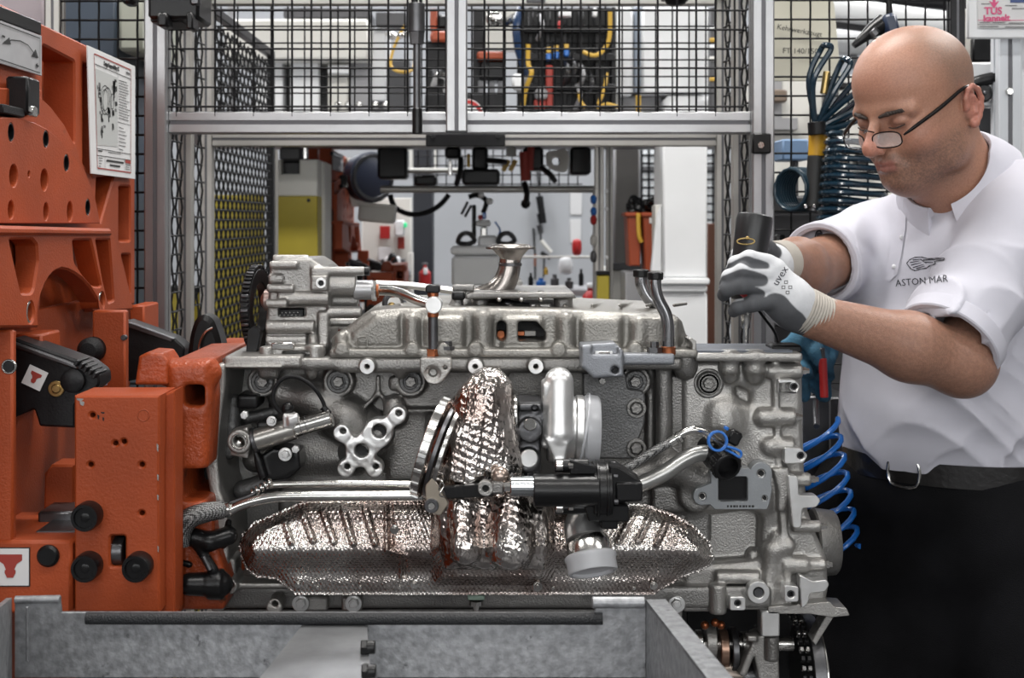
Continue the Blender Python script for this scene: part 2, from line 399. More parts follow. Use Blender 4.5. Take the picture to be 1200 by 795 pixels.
        return s.add(f, (lo[0], Y, lo[1]), (hi[0], Y+d, hi[1]), k, m)
    def grid(s, h, disp=None):
        lo = np.min([o[1] for o in s.ops if o[4] == 'u'], 0)-3*h; hi = np.max([o[2] for o in s.ops if o[4] == 'u'], 0)+3*h
        n = np.ceil((hi-lo)/h).astype(int)+1
        ax = [(lo[i]+h*np.arange(n[i])).astype(np.float32) for i in range(3)]
        D = np.full(n, .5, dtype=np.float32)
        for fn, a, b, k, m in s.ops:
            pad = k+3*h; i0 = np.maximum(((a-pad-lo)/h).astype(int), 0); i1 = np.minimum(((b+pad-lo)/h).astype(int)+2, n)
            if np.any(i1 <= i0): continue
            sl = tuple(slice(i0[i], i1[i]) for i in range(3))
            x = ax[0][sl[0]][:, None, None]; y = ax[1][sl[1]][None, :, None]; z = ax[2][sl[2]][None, None, :]
            v = fn(x, y, z).astype(np.float32); d = D[sl]
            if m == 'u':
                hh = np.clip(.5+.5*(d-v)/k, 0, 1); D[sl] = d+(v-d)*hh-k*hh*(1-hh)
            else:
                v = -v; hh = np.clip(.5-.5*(d-v)/k, 0, 1); D[sl] = d+(v-d)*hh+k*hh*(1-hh)
        if disp is not None: D = D+disp(ax[0][:, None, None], ax[1][None, :, None], ax[2][None, None, :]).astype(np.float32)
        return D, lo
    def mesh(s, h, smooth=1, disp=None):
        D, lo = s.grid(h, disp); return nets(D, lo, h, smooth)
    def build(s, name, mat, parent=None, h=.002, smooth=1, disp=None, label=None, attr=None, kind=None, cut=None):
        V, Q = s.mesh(h, smooth, disp)
        if cut is not None:
            keep = cut(V); Q = Q[keep[Q].all(1)]; u, inv = np.unique(Q, return_inverse=True); V = V[u]; Q = inv.reshape(-1, 4)
        return grid_obj(name, V, Q, mat, parent, label, attr, kind)
def nets(D, lo, h, smooth=1):
    n = np.array(D.shape); ins = D < 0; c = n-1
    cnt = np.zeros(c, np.uint8); acc = np.zeros((*c, 3), np.float32)
    for axis in range(3):
        o = [i for i in range(3) if i != axis]
        s0 = [slice(None)]*3; s1 = [slice(None)]*3; s0[axis] = slice(0, -1); s1[axis] = slice(1, None)
        a, b = D[tuple(s0)], D[tuple(s1)]; cr = ins[tuple(s0)] != ins[tuple(s1)]
        t = np.where(cr, a/np.where(cr, a-b, 1), 0).astype(np.float32)
        for p in (0, 1):
            for q in (0, 1):
                sl = [slice(None)]*3; sl[o[0]] = slice(p, n[o[0]]-1+p); sl[o[1]] = slice(q, n[o[1]]-1+q); sl = tuple(sl)
                cc = cr[sl]; cnt += cc; acc[..., axis] += np.where(cc, t[sl], 0); acc[..., o[0]] += cc*p; acc[..., o[1]] += cc*q
    act = cnt > 0; ijk = np.argwhere(act); idx = np.full(c, -1, np.int64); idx[act] = np.arange(len(ijk))
    V = (ijk+acc[act]/cnt[act][:, None])*h+lo; Qs = []
    for axis in range(3):
        o = [(axis+1) % 3, (axis+2) % 3]
        s0 = [slice(1, -1)]*3; s1 = [slice(1, -1)]*3; s0[axis] = slice(0, -1); s1[axis] = slice(1, None)
        A, B = ins[tuple(s0)], ins[tuple(s1)]; e = np.argwhere(A != B); fl = A[A != B]
        base = e.copy(); base[:, o[0]] += 1; base[:, o[1]] += 1
        def g(p, q):
            t = base.copy(); t[:, o[0]] -= p; t[:, o[1]] -= q; return idx[t[:, 0], t[:, 1], t[:, 2]]
        q4 = np.stack([g(1, 1), g(0, 1), g(0, 0), g(1, 0)], 1); q4[~fl] = q4[~fl][:, ::-1]; Qs.append(q4)
    Q = np.concatenate(Qs); Q = Q[(Q >= 0).all(1)]
    for _ in range(smooth): V = lap(V, Q)
    return V, Q
def lap(V, Q, lam=.5):
    E = np.concatenate([Q[:, [0, 1]], Q[:, [1, 2]], Q[:, [2, 3]], Q[:, [3, 0]]]); n = len(V)
    deg = np.bincount(E[:, 0], minlength=n)+np.bincount(E[:, 1], minlength=n); out = np.empty_like(V)
    for a in range(3):
        sm = np.bincount(E[:, 0], V[E[:, 1], a], n)+np.bincount(E[:, 1], V[E[:, 0], a], n); out[:, a] = V[:, a]*(1-lam)+lam*sm/np.maximum(deg, 1)
    return out
def grid_obj(name, V, Q, mat, parent=None, label=None, attr=None, kind=None):
    me = bpy.data.meshes.new(name); lo, hi = V.min(0), V.max(0); org = np.array(((lo[0]+hi[0])/2, (lo[1]+hi[1])/2, lo[2]))
    W = (V-org).astype(np.float32); nq = len(Q)
    me.vertices.add(len(W)); me.vertices.foreach_set('co', W.ravel()); me.loops.add(nq*4); me.loops.foreach_set('vertex_index', Q.astype(np.int32).ravel())
    me.polygons.add(nq); me.polygons.foreach_set('loop_start', np.arange(0, nq*4, 4, dtype=np.int32))
    me.update(calc_edges=True); me.polygons.foreach_set('use_smooth', np.ones(nq, dtype=bool)); me.materials.append(mat)
    if attr is not None:
        at = me.color_attributes.new('tint', 'FLOAT_COLOR', 'POINT'); c = np.ones((len(V), 4), np.float32); c[:, :3] = attr(V); at.data.foreach_set('color', c.ravel())
    o = bpy.data.objects.new(name, me); COL.objects.link(o); o.location = org
    if parent is not None: attach(o, parent)
    if label: o['label'] = label
    if kind: o['kind'] = kind
    return o
def bolt(px, py, r, Y, parent, d=.008, washer=True, mat=None, name='bolt'):
    b = MB()
    if washer: b.cyY(px, py, r, Y, .003, 24)
    b.hexY(px, py, r*(.62 if washer else 1), Y-d*.8, d); b.cyY(px, py, r*(.35 if washer else .55), Y-d*.95, .002, 12)
    return b.build(name, mat or MACH, parent)
# ================================================================== the hall
WALLM = M('hall_wall_paint', (.36, .372, .39), .6, 0, (60, .05), .05, 2)
WALLW = M('hall_wall_white', (.36, .36, .36), .6, 0, None, .05, 2)
FLOORM = M('hall_floor_resin', (.10, .10, .105), .35, 0, (30, .05), .15, 3)
CEILM = M('hall_ceiling_sheet', (.34, .34, .335), .6, 0, None, .05, 2)
struct(MB().box((0, 2.8, -.05), (12.4, 13.6, .1)).build('floor', FLOORM))
struct(MB().box((0, 2.8, 4.35), (12.4, 13.6, .1)).build('ceiling', CEILM))
struct(MB().box((0, 9.55, 2.15), (12.4, .1, 4.3)).build('wall_back', WALLM))
struct(MB().box((0, -3.95, 2.15), (12.4, .1, 4.3)).build('wall_front', M('hall_wall_dark', (.10, .10, .105), .6, 0, None, .1, 2)))
struct(MB().box((-6.15, 2.8, 2.15), (.1, 13.4, 4.3)).build('wall_left', WALLW))
struct(MB().box((6.15, 2.8, 2.15), (.1, 13.4, 4.3)).build('wall_right', WALLW))
ADDED_PANE = M('daylight_pane', (.85, .92, 1), .3, 0, None, emit=1.2)  # glowing pane of the added windows
for i, wx in enumerate((-2.7, 0., 2.7)):  # unseen windows, added to light the metal from the front
    wn = struct(MB().box((wx, -3.885, 2.25), (2.1, .02, 1.7)).build('window_%d' % (i+1), ADDED_PANE))
    for ex, ez, sx_, sz_ in ((0, .88, 2.3, .08), (0, -.88, 2.3, .08), (-1.09, 0, .08, 1.7), (1.09, 0, .08, 1.7), (0, 0, .05, 1.7)): MB().box((wx+ex, -3.87, 2.25+ez), (sx_, .06, sz_)).build('window_frame', WHITE, wn)
for i, y in enumerate((1.2, 4.4, 6.8, 8.6)):
    b = MB(); b.box((0, y, 4.18), (12, .14, .02)).box((0, y, 4.02), (12, .14, .02)).box((0, y, 4.1), (12, .012, .15))
    struct(b.build('trim_%d' % (i+1), CREAM))
LAMPG = M('lamp_diffuser', (.95, .97, 1), .5, 0, None, emit=2.2)
for i, (lx, ly) in enumerate(LAMPS):
    t = thing('ceiling_lamp', (lx, ly, LAMP_Z), 'long white ceiling lamp hung from the hall roof', 'lamp', 'ceiling lamps')
    MB().box((lx, ly, LAMP_Z+.045), (1.56, .38, .07), None, .01).build('housing', WHITE, t)
    MB().box((lx, ly, LAMP_Z+.006), (1.5, .32, .012)).build('diffuser', LAMPG, t)
    for e in (-.6, .6): MB().cyl((lx+e, ly, LAMP_Z+.08), (lx+e, ly, 4.3), .004, None, 6).build('suspension_wire', STEEL_D, t)

# ================================================================== guard cell of aluminium profile
def prof(p0, ax, L_, wd, mat, parent, name='post', slot=.2, dp=.22):
    """T-slot profile: centre of its start, axis index, length, width"""
    h = wd/2; s_ = wd*slot/2; g = wd*dp; c = wd*.06; q = []
    side = [(-h+c, -h), (-s_, -h), (-s_, -h+g), (s_, -h+g), (s_, -h), (h-c, -h)]
    for k in range(4):
        ca, sa = [(1, 0), (0, 1), (-1, 0), (0, -1)][k]
        q += [(x*ca-y*sa, x*sa+y*ca) for x, y in side]
    o = [i for i in range(3) if i != ax]; p0 = Vector(p0)
    def mp(a, b, t):
        v = p0.copy(); v[o[0]] += a; v[o[1]] += b; v[ax] += t; return v
    o_ = MB().plate(q, None, mp, L_, 0).build(name, mat, parent, 30)
    if ax != 1:                                                # dark strip standing in for the shade inside the front slot
        c_ = p0.copy(); c_[ax] += L_/2; c_.y += -h+g*.45; sz = [0, 0, 0]; sz[ax] = L_*.998; sz[1] = g*.5; sz[2 if ax == 0 else 0] = s_*1.9
        MB().box(c_, sz, None, 0.0002).build('slot_strip', GROOVE_SHADE, o_)
    return o_
def wires(o, u, v, nu, nv, pu, pv, r, a=None, w0=None, name='wire_mesh', parent=None, mat=None):
    """crimped wire grid: nu wires spaced pu along u running along v, nv wires spaced pv along v"""
    o = Vector(o); u = Vector(u); v = Vector(v); n = u.cross(v).normalized(); a = r if a is None else a
    vs = []; fs = []
    def wire(p, d, step, cnt, ph, e):
        base = len(vs); m = 0
        for i in range(cnt*2+1):
            off = a*math.sin(math.pi*(i/2+ph)) if i % 2 == 0 else 0.
            off = a*(1 if ((i//2+ph) % 2 == 0) else -1) if i % 2 == 0 else 0.
            c = p+d*(step*(i/2))+n*off; m += 1
            for sx, sy in ((1, 0), (0, 1), (-1, 0), (0, -1)): vs.append(c+e*(r*sx)+n*(r*sy))
        for i in range(m-1):
            for k in range(4): fs.append((base+i*4+k, base+i*4+(k+1) % 4, base+i*4+4+(k+1) % 4, base+i*4+4+k))
    for i in range(nu): wire(o+u*(pu*i)-v*(pv*.5), v, pv, nv, i % 2, u)
    for j in range(nv): wire(o+v*(pv*j)-u*(pu*.5), u, pu, nu, (j+1) % 2, v)
    return MB().raw(vs, fs).build(name, mat or WIRE, parent, 0, kind='stuff')

def rect(name, mat, par, x0, y0, x1, y1, Y, d, b=.004, label=None):
    a, c = P(x0, y0, Y), P(x1, y1, Y); z1 = 0. if y1 >= 400 else c.z          # 400 and more: down to the floor
    return MB().box(((a.x+c.x)/2, Y+d/2, (a.z+z1)/2), (c.x-a.x, d, a.z-z1), None, b).build(name, mat, par, label=label)
cell = thing('guard_cell', (P(538, 258, 3).x, 3.0, 0), 'aluminium profile machine guard cell with black wire mesh upper panels behind the engine', 'guard')
XL, XR = P(184.5, 0, 2.77).x, P(892.5, 0, 2.77).x
zt = 2.25
prof((XL, 2.772, 0), 2, zt, .045, PROF, cell); prof((XR, 2.772, 0), 2, zt, .045, PROF, cell)
zb = P(0, 142.5, 2.75).z
prof((XL+.0235, 2.795, zb), 0, XR-XL-.047, .045, PROF, cell, 'beam')
xm = P(535, 0, 2.70).x; zmb = P(0, 153, 2.70).z
prof((xm, 2.722, zmb), 2, zt-zmb, .042, PROF, cell, 'post')
MB().box((xm, 2.722, zmb-.002), (.043, .043, .004)).build('end_cap', BLK, cell)
prof((XL, 2.772, zt+.0225), 0, XR-XL, .045, PROF, cell, 'beam')
for xs in (XL, XR):
    for yy in (3.03, 3.252):
        prof((xs, yy, 0), 2, 1.96, .030, PROF_W, cell)
    prof((xs, 2.80, 1.945), 1, .44, .030, PROF_W, cell, 'beam')
    prof((xs, 2.80, .25), 1, .44, .030, PROF_W, cell, 'beam')
prof((XL+.016, 3.252, P(0, 163.5, 3.252).z), 0, XR-XL-.032, .034, PROF_W, cell, 'beam')
prof((XL+.016, 3.252, 1.935), 0, XR-XL-.032, .034, PROF_W, cell, 'beam')
# mesh panels
p = 22.55*2.775/F; o = P(207, 125, 2.775)
wires(o, (1, 0, 0), (0, 0, 1), 30, 22, p, p, .0022, .0013, parent=cell)
p2 = 19.5*3.29/F; o2 = P(259, 148.5, 3.275)
wires(o2, (1, 0, 0), (0, 0, 1), 30, 9, p2, p2, .0019, .0011, parent=cell)
for xs, nm in ((XL, 0), (XR, 1)):
    wires((xs, 2.82, .30), (0, 1, 0), (0, 0, 1), 5, 40, .04, .041, .0025, .0026, parent=cell)
    wires((xs, 3.068, .30), (0, 1, 0), (0, 0, 1), 4, 40, .04, .041, .0025, .0026, parent=cell)
# black latch on the right post, black plate under the beam
b = MB(); b.boxpx(882, 156, 904, 180, 2.73, .02, .003); lt = b.build('latch', BLK, cell)
MB().hexY(892, 170, 4.5, 2.724, .008).build('bolt', STEEL, lt)
b = MB(); b.boxpx(499, 155, 592, 171.5, 3.19, .012, .002); pl = b.build('black_plate', BLKM, cell)
for x in (507, 584): MB().cyY(x, 160, 3.2, 3.187, .006, 10).build('bolt', BLK, pl)
# mesh fence continuing left and right of the cell
fl = thing('mesh_fence', (P(100, 0, 2.8).x, 2.79, 0), 'black wire mesh fence panel beside the orange stand', 'fence')
o = P(70.5, 23.7, 2.79); n_ = 30
wires((o.x, 2.79, o.z-42*p), (1, 0, 0), (0, 0, 1), 5, 54, p*1.01, p, .0024, .0016, parent=fl)
prof((P(64, 0, 2.80).x, 2.80, 0), 2, 2.2, .03, PROF_W, fl)
fr = thing('mesh_fence', (P(1010, 0, 2.8).x, 2.79, 0), 'black wire mesh fence panel behind the man', 'fence')
o = P(904.7, 135, 2.79)
wires((o.x, 2.79, o.z-40*p), (1, 0, 0), (0, 0, 1), 10, 52, p, p, .0021, .0014, parent=fr)
prof((P(1120, 0, 2.80).x, 2.80, 0), 2, 2.2, .03, BLKM, fr)
# far side fence, black frame, seen edge-on
ff = thing('mesh_fence', (XL, 3.75, 0), 'low black framed mesh fence running back from the guard cell', 'fence')
wires((XL, 3.32, .15), (0, 1, 0), (0, 0, 1), 30, 70, .029, .025, .0026, .0028, parent=ff)
MB().box((XL, 3.74, 1.915), (.022, .92, .022)).build('top_rail', BLKM, ff); MB().box((XL, 4.19, .96), (.022, .022, 1.9)).build('post', BLKM, ff); MB().box((XL, 3.74, .12), (.022, .92, .022)).build('bottom_rail', BLKM, ff)
prof((P(320.5, 0, 4.25).x, 4.25, 0), 2, 1.62, .026, PROF_W, ff)
fy = thing('safety_barrier', (XL-.3, 3.9, 0), 'yellow safety board standing behind the side mesh', 'barrier')
b = MB(); a, c = P(256, 230, 4.3), P(300, 400, 4.3); b.box(((a.x+c.x)/2, 4.3, .62), (c.x-a.x+.05, .02, 1.72)); b.build('board', YEL, fy)
rect('board', YEL, fy, 199, 342, 222, 480, 3.4, .02); rect('board', YEL, fy, 226, 342, 240, 480, 3.5, .02)
rect('top_cap', BLKM, fy, 198, 335, 223, 343, 3.395, .03); rect('top_cap', BLKM, fy, 225, 335, 241, 343, 3.49, .03); rect('edge_strip', BLKM, fy, 218, 335, 224, 480, 3.39, .02)
rp = thing('light_barrier', (P(860, 0, 3.4).x, 3.4, 0), 'slim yellow light barrier columns behind the power tool', 'sensor')
for x0, x1, yy in ((848, 855, 3.45), (861, 869, 3.5)):
    rect('column', YEL, rp, x0, 345, x1, 640, yy, .03)
    rect('window_strip', BLK, rp, (x0+x1)/2-1, 345, (x0+x1)/2+1.5, 640, yy-.003, .004)

# ================================================================== background machines and clutter
def bx(name, label, cat, mat, x0, y0, x1, y1, Y, d, b=.004, group=None): return tag(rect(name, mat, None, x0, y0, x1, y1, Y, d, b), label, cat, group)
def leg(t, xs, z1, Y, w_=.04, mat=None):
    for x in xs: MB().box((P(x, 0, Y).x, Y+.05, z1/2), (w_, w_, z1)).build('leg', mat or GREY, t)
# overhead platform that carries the machines seen through the mesh
PZ = 1.745
t = thing('overhead_platform', (0, 5.1, 0), 'grey steel platform hung from the roof behind the guard beams', 'platform')
MB().box((P(548, 0, 5.1).x, 5.2, PZ-.02), (2.25, 1.3, .04)).build('deck', GREY, t)
for x, y in ((-1.1, 4.6), (.97, 4.6), (-1.1, 5.7), (.97, 5.7)): MB().box((x, y, (PZ+4.3)/2), (.03, .03, 4.3-PZ)).build('hanger', GREY, t)
# white machine enclosure behind the mesh, left
t = thing('machine_enclosure', P(370, 0, 5.4)*1, 'white sheet metal machine enclosure with dark slots behind the mesh', 'machine')
t.location.z = PZ
rect('top_cover', CREAM, t, 262, 22, 432, 70, 5.30, .5, .01); rect('lamp_strip', DGREY, t, 332, 9, 432, 21, 5.38, .3)
rect('back_panel', DGREY, t, 300, 70, 480, 159, 5.55, .1)
for a, c, m in ((300, 331, WHITE), (340, 374, WHITE), (384, 408, CREAM), (410, 433, GREY)): rect('door_panel', m, t, a, 72, c, 157, 5.42, .1, .006)
rect('shelf', WHITE, t, 384, 76, 410, 86, 5.36, .05) 
rect('side_panel', WHITE, t, 434, 36, 452, 118, 5.5, .3); rect('bracket', DGREY, t, 440, 14, 476, 30, 5.45, .1)
for x in (392, 404, 417, 436, 448): rect('fitting', STEEL, t, x, 119, x+7, 127, 5.30, .05, .01)
b = MB(); b.tube([P(474, 30, 5.2), P(462, 55, 5.2), P(458, 76, 5.18), P(468, 84, 5.16), P(484, 81, 5.2), P(486, 60, 5.25)], .006, 8); tag(b.build('yellow_air_hose', YHOSE), 'yellow air hose looped beside the white enclosure', 'hose')
b = MB(); b.tube([P(455, 40, 5.3), P(470, 42, 5.2), P(483, 38, 5.3)], .012, 8); b.sph(P(460, 42, 5.25), .018); tag(b.build('pneumatic_fitting', STEEL), 'small steel pneumatic fitting behind the hanging rod', 'fitting')
# press units with orange caps
t = thing('press_unit', P(513, 300, 4.9)*1, 'black press unit with orange head, left of the middle post', 'machine'); t.location.z = 0
rect('column', BLKM, t, 500, 48, 524, 147, 4.9, .2); rect('head', ORG_F, t, 504, 36, 527, 49, 4.85, .15, .01); rect('arm', ORG_F, t, 504, 10, 512, 36, 4.88, .08)
rect('motor', BLK, t, 512, 17, 526, 35, 4.9, .1, .01); b = MB(); b.tube([P(508, 100, 4.85), P(514, 88, 4.8), P(524, 92, 4.8), P(522, 106, 4.85)], .012, 8); b.build('pipe', STEEL, t)
rect('clamp', STEEL_D, t, 506, 80, 518, 88, 4.84, .05)
t = thing('press_unit', P(573, 300, 4.9)*1, 'black press unit with orange cap, right of the middle post', 'machine'); t.location.z = 0
rect('column', BLKM, t, 554, 10, 567, 147, 4.9, .15); rect('cap', ORG_F, t, 559, 60, 592, 70, 4.82, .15, .012); rect('body', BLK, t, 562, 70, 592, 94, 4.86, .15, .01)
for x in (560, 573, 583): b = MB(); b.boxpx(x, 94, x+7, 110, 4.88, .08); b.build('nozzle', STEEL_D, t)
rect('support', CREAM, t, 568, 12, 606, 58, 5.4, .1)
b = MB(); b.tube([P(575, 16, 4.8), P(590, 26, 4.7), P(604, 20, 4.8)], .016, 8).sph(P(579, 22, 4.75), .03); b.build('pipe', STEEL, t)
bx('black_beam', 'wide black beam behind the no-entry sign', 'beam', BLKM, 498, 110, 593, 128, 4.6, .12)
t = thing('no_entry_sign', P(548, 156, 4.59)*1, 'round white sign with red ring half hidden by the middle post', 'sign')
c0 = P(547, 136, 4.593); MB().cyl(c0, c0+Vector((0, .006, 0)), S(20, 4.59), None, 32).build('plate', WHITE, t)
MB().ring(c0-Vector((0, .003, 0)), (0, 1, 0), S(19, 4.59), S(14.5, 4.59), .004, 32).build('ring', RED, t)
# black wiring rack
t = thing('valve_rack', P(663, 300, 4.7)*1, 'black valve rack with blue valves and yellow hoses behind the mesh', 'rack'); t.location.z = 0
rect('back_plate', BLK, t, 606, 9, 722, 146, 4.95, .06); rect('base', DGREY, t, 606, 128, 722, 146.5, 4.90, .3)
for x in (622, 642, 662, 681, 700, 719): rect('upright', BLKM, t, x-3, 8, x+3, 145, 4.86, .05)
for y in (30, 62, 98): rect('cross_bar', BLKM, t, 607, y, 721, y+8, 4.84, .04)
for x, y in ((652, 60), (664, 57), (643, 62)):
    v = rect('valve', BLUE, t, x-3, y, x+3, y+9, 4.78, .04, .006); MB().boxpx(x-2.5, y-7, x+2.5, y, 4.78, .03).build('cap', YHOSE, v)
rect('red_bar', INK_R, t, 640, 76, 648, 126, 4.80, .04); rect('red_bar', INK_R, t, 626, 116, 640, 127, 4.80, .04)
rect('connector', RED, t, 654, 24, 659, 34, 4.78, .03); rect('connector', WHITE, t, 655, 12, 671, 19, 4.78, .04); rect('connector', WHITE, t, 695, 9, 700, 19, 4.78, .04)
rect('gauge_block', GREY, t, 627, 104, 642, 116, 4.78, .05, .008)
for x, y in ((612, 92), (670, 80), (662, 84), (680, 88), (690, 96), (632, 30), (676, 112)):
    b = MB(); b.tube([P(x, y-12, 4.8), P(x+4, y, 4.74), P(x-2, y+16, 4.8)], .008, 6); b.build('pipe', STEEL_D if x % 4 else GREY, t)
b = MB(); b.tube([P(715, 12, 4.7), P(714, 45, 4.7), P(706, 60, 4.7), P(696, 65, 4.68), P(684, 61, 4.7)], .0075, 8); b.build('yellow_hose', YHOSE, t)
MB().tube([P(711, 86, 4.72), P(708, 105, 4.7), P(701, 122, 4.7)], .006, 8).build('yellow_hose', YHOSE, t); MB().tube([P(700, 126, 4.7), P(712, 122, 4.68), P(726, 126, 4.7)], .006, 8).build('yellow_hose', YHOSE, t)
b = MB(); b.tube([P(619, 52, 4.7), P(619, 75, 4.7), P(623, 85, 4.68), P(616, 105, 4.7), P(613, 124, 4.7)], .008, 8); b.build('yellow_hose', YHOSE, t); MB().tube([P(679, 108, 4.7), P(680, 118, 4.7), P(686, 126, 4.7)], .006, 8).build('yellow_hose', YHOSE, t)
b = MB(); b.tube([P(611, 10, 4.75), P(605, 30, 4.7), P(607, 55, 4.7), P(613, 75, 4.72), P(618, 90, 4.75)], .014, 8); b.build('blue_hose', M('dark_blue_hose', (.01, .03, .08), .3), t)
bx('junction_box', 'white junction box with dark lid left of the valve rack', 'box', WHITE, 600, 86, 613, 104, 4.6, .08, .012)
# bright cabinets right of the rack
t = thing('white_cabinet', P(785, 300, 5.2)*1, 'tall white cabinet with a blue grey corner strip right of the valve rack', 'cabinet'); t.location.z = 0
rect('door', WHITE, t, 752, 8, 832, 110, 5.2, .4, .01); rect('door', WHITE, t, 724, 8, 742, 112, 5.22, .3, .01)
rect('corner_strip', M('blue_grey_paint', (.25, .29, .35), .4), t, 743, 8, 752, 108, 5.24, .2); rect('frame', CREAM, t, 716, 8, 724, 130, 5.26, .2)
rect('base', WHITE, t, 778, 112, 842, 152, 5.18, .4, .02); rect('plinth', GREY, t, 722, 112, 777, 154, 5.3, .3, .01)
b = MB(); b.cyl(P(748, 112, 5.1), P(748, 151, 5.1), .01); tag(b.build('yellow_pin', YHOSE), 'short yellow pin in front of the white cabinet plinth', 'pin')
t = thing('terminal_strip', P(836, 60, 5.0)*1, 'narrow dark terminal strip with yellow plugs beside the white cabinet', 'terminal strip')
rect('carrier', DGREY, t, 832, 8, 839, 152, 5.1, .05)
for y in (30, 44, 52, 66, 90): rect('plug', RND.choice([YHOSE, WHITE, CREAM]), t, 832, y, 838, y+5, 5.085, .02)
# ---- through the lower opening
t = thing('robot_pedestal', P(349, 300, 4.9)*1, 'pale machine pedestal with yellow lower half behind the mesh fence', 'pedestal'); t.location.z = 0
Yq = 4.9
MB().plateY([(325, 187), (329, 187), (329, 204), (351, 204), (351, 187), (372, 187), (372, 230), (325, 230)], Yq, .3, None, .004).build('upper_cover', CREAM, t)
rect('lower_cover', YEL, t, 325, 230, 372, 470, Yq-.002, .3, .004); rect('side_cover', CREAM, t, 373, 190, 381, 470, Yq+.12, .2)
rect('socket', BLK, t, 329, 190, 351, 206, Yq+.06, .1); rect('motor', DGREY, t, 327, 172, 353, 189, Yq+.05, .2, .01); rect('hinge_pin', STEEL, t, 355, 172, 360, 187, Yq+.02, .03)
MB().cyY(361.5, 235, 2.2, Yq-.006, .01, 12).build('screw', BLK, t)
b = MB(); c0 = P(432, 208, 6.0); ax = Vector((.75, -1, .0)).normalized()
t = thing('hose_reel', c0*1, 'dark blue hose reel with grey disc above the cream box', 'reel')
MB().lathe(c0, ax, [(-.06, .07), (-.05, .105), (.0, .10), (.012, .115), (.03, .115), (.04, .10)], 28).build('drum', M('reel_blue', (.02, .025, .045), .4), t)
MB().lathe(c0-ax*.075, ax, [(0, .05), (.015, .10), (.03, .105)], 28).build('side_disc', GREY, t)
MB().ring(c0+ax*.036, ax, .105, .09, .008, 28).build('rim', STEEL_D, t)
MB().box(c0-ax*.13+Vector((0, 0, -.02)), (.09, .06, .22), (0, 0, .6)).build('bracket', CREAM, t)
t = thing('tool_box', P(441, 262, 5.6)*1, 'cream tool box hung at a tilt under the hose reel', 'box')
MB().box(P(441, 250, 5.65)+Vector((0, .06, 0)), (S(43, 5.65), .12, S(22, 5.65)), (0, R(5), 0), .01).build('body', CREAM, t)
MB().box(P(441, 241, 5.645)+Vector((0, .06, 0)), (S(45, 5.65), .12, S(5, 5.65)), (0, R(5), 0), .004).build('lid', CREAM, t)
# rail portal
t = thing('pipe_portal', P(575, 222, 5.6)*1, 'grey pipe portal with hanging black drives across the aisle', 'rail'); t.location.z = 0
b = MB(); b.cyl(P(446, 222, 5.6), P(702, 222, 5.6), S(4.2, 5.6), None, 14); b.build('rail', PROF_W, t)
b = MB(); b.cyl(P(472, 200, 5.9), P(540, 200, 5.9), S(3, 5.9), None, 12); b.build('upper_rail', CREAM, t)
for x in (699,): MB().box((P(x, 0, 5.6).x, 5.6, P(0, 222, 5.6).z/2), (.03, .03, P(0, 222, 5.6).z)).build('leg', PROF_W, t)
for x0, y0, x1, y1, yy in ((442, 172, 477, 210, 5.7), (541, 198, 586, 217, 5.55), (553, 172, 572, 200, 5.6), (668, 172, 693, 205, 5.5), (613, 172, 637, 200, 5.5), (521, 172, 540, 186, 5.6), (485, 205, 512, 218, 5.9)):
    rect('drive', BLK, t, x0, y0, x1, y1, yy, .15, .012)
MB().plateY(rpoly([(640, 178), (664, 174), (668, 186), (664, 202), (650, 200), (641, 194)], 4), 5.45, .06, [circ(652, 189, 5)], .004).build('cast_bracket', CREAM, t)
for x in (576, 568): MB().box(P(x+25, 194, 5.5), (.02, .02, .05), (0, .5, 0)).build('link', YHOSE, t)
b = MB(); b.cyl(P(614, 178, 5.4), P(616, 212, 5.4), .02).cyl(P(622, 172, 5.4), P(621, 200, 5.4), .014); b.build('gripper', INK_R, t)
for x0, y0, x1, y1 in ((540, 186, 535, 216), (635, 197, 650, 212), (615, 215, 616, 240), (572, 188, 592, 190)):
    b = MB(); b.tube([P(x0, y0, 5.4), P((x0+x1)/2+2, (y0+y1)/2, 5.36), P(x1, y1, 5.4)], .012, 8); b.build('cable', BLK, t)
rect('hook', STEEL, t, 525, 188, 530, 206, 5.6, .02); rect('yellow_clip', YHOSE, t, 547, 180, 551, 196, 5.5, .03); rect('label_plate', WHITE, t, 593, 172, 605, 183, 5.6, .01)
MB().sph(P(616, 239, 5.4), .02).build('weight', BLK, t)
# grid behind the portal
wires(P(490, 216, 6.2), (1, 0, 0), (0, 0, 1), 18, 5, S(11, 6.2), S(11, 6.2), .003, .001, parent=t, name='wire_grid')
b = MB(); b.tube([P(457, 228, 5.8), P(463, 243, 5.8), P(480, 251, 5.78), P(500, 249, 5.78), P(516, 240, 5.8), P(526, 228, 5.8)], S(3.2, 5.8), 10); tag(b.build('black_cable_loop', RUB), 'thick black cable sagging below the pipe portal', 'cable')
bx('dark_pillar', 'dark blue-black steel pillar in front of the pale wall', 'pillar', M('dark_pillar', (.012, .014, .02), .5), 484, 172, 507, 420, 7.2, .2)
t = thing('window_unit', P(507, 200, 9.46)*1, 'small green-lit window in the far wall', 'window')
rect('frame', CREAM, t, 478, 168, 512, 200, 9.46, .05)
for x in (484, 498): rect('pane', M('green_glass', (.06, .11, .07), .2), t, x, 172, x+10, 198, 9.45, .02)
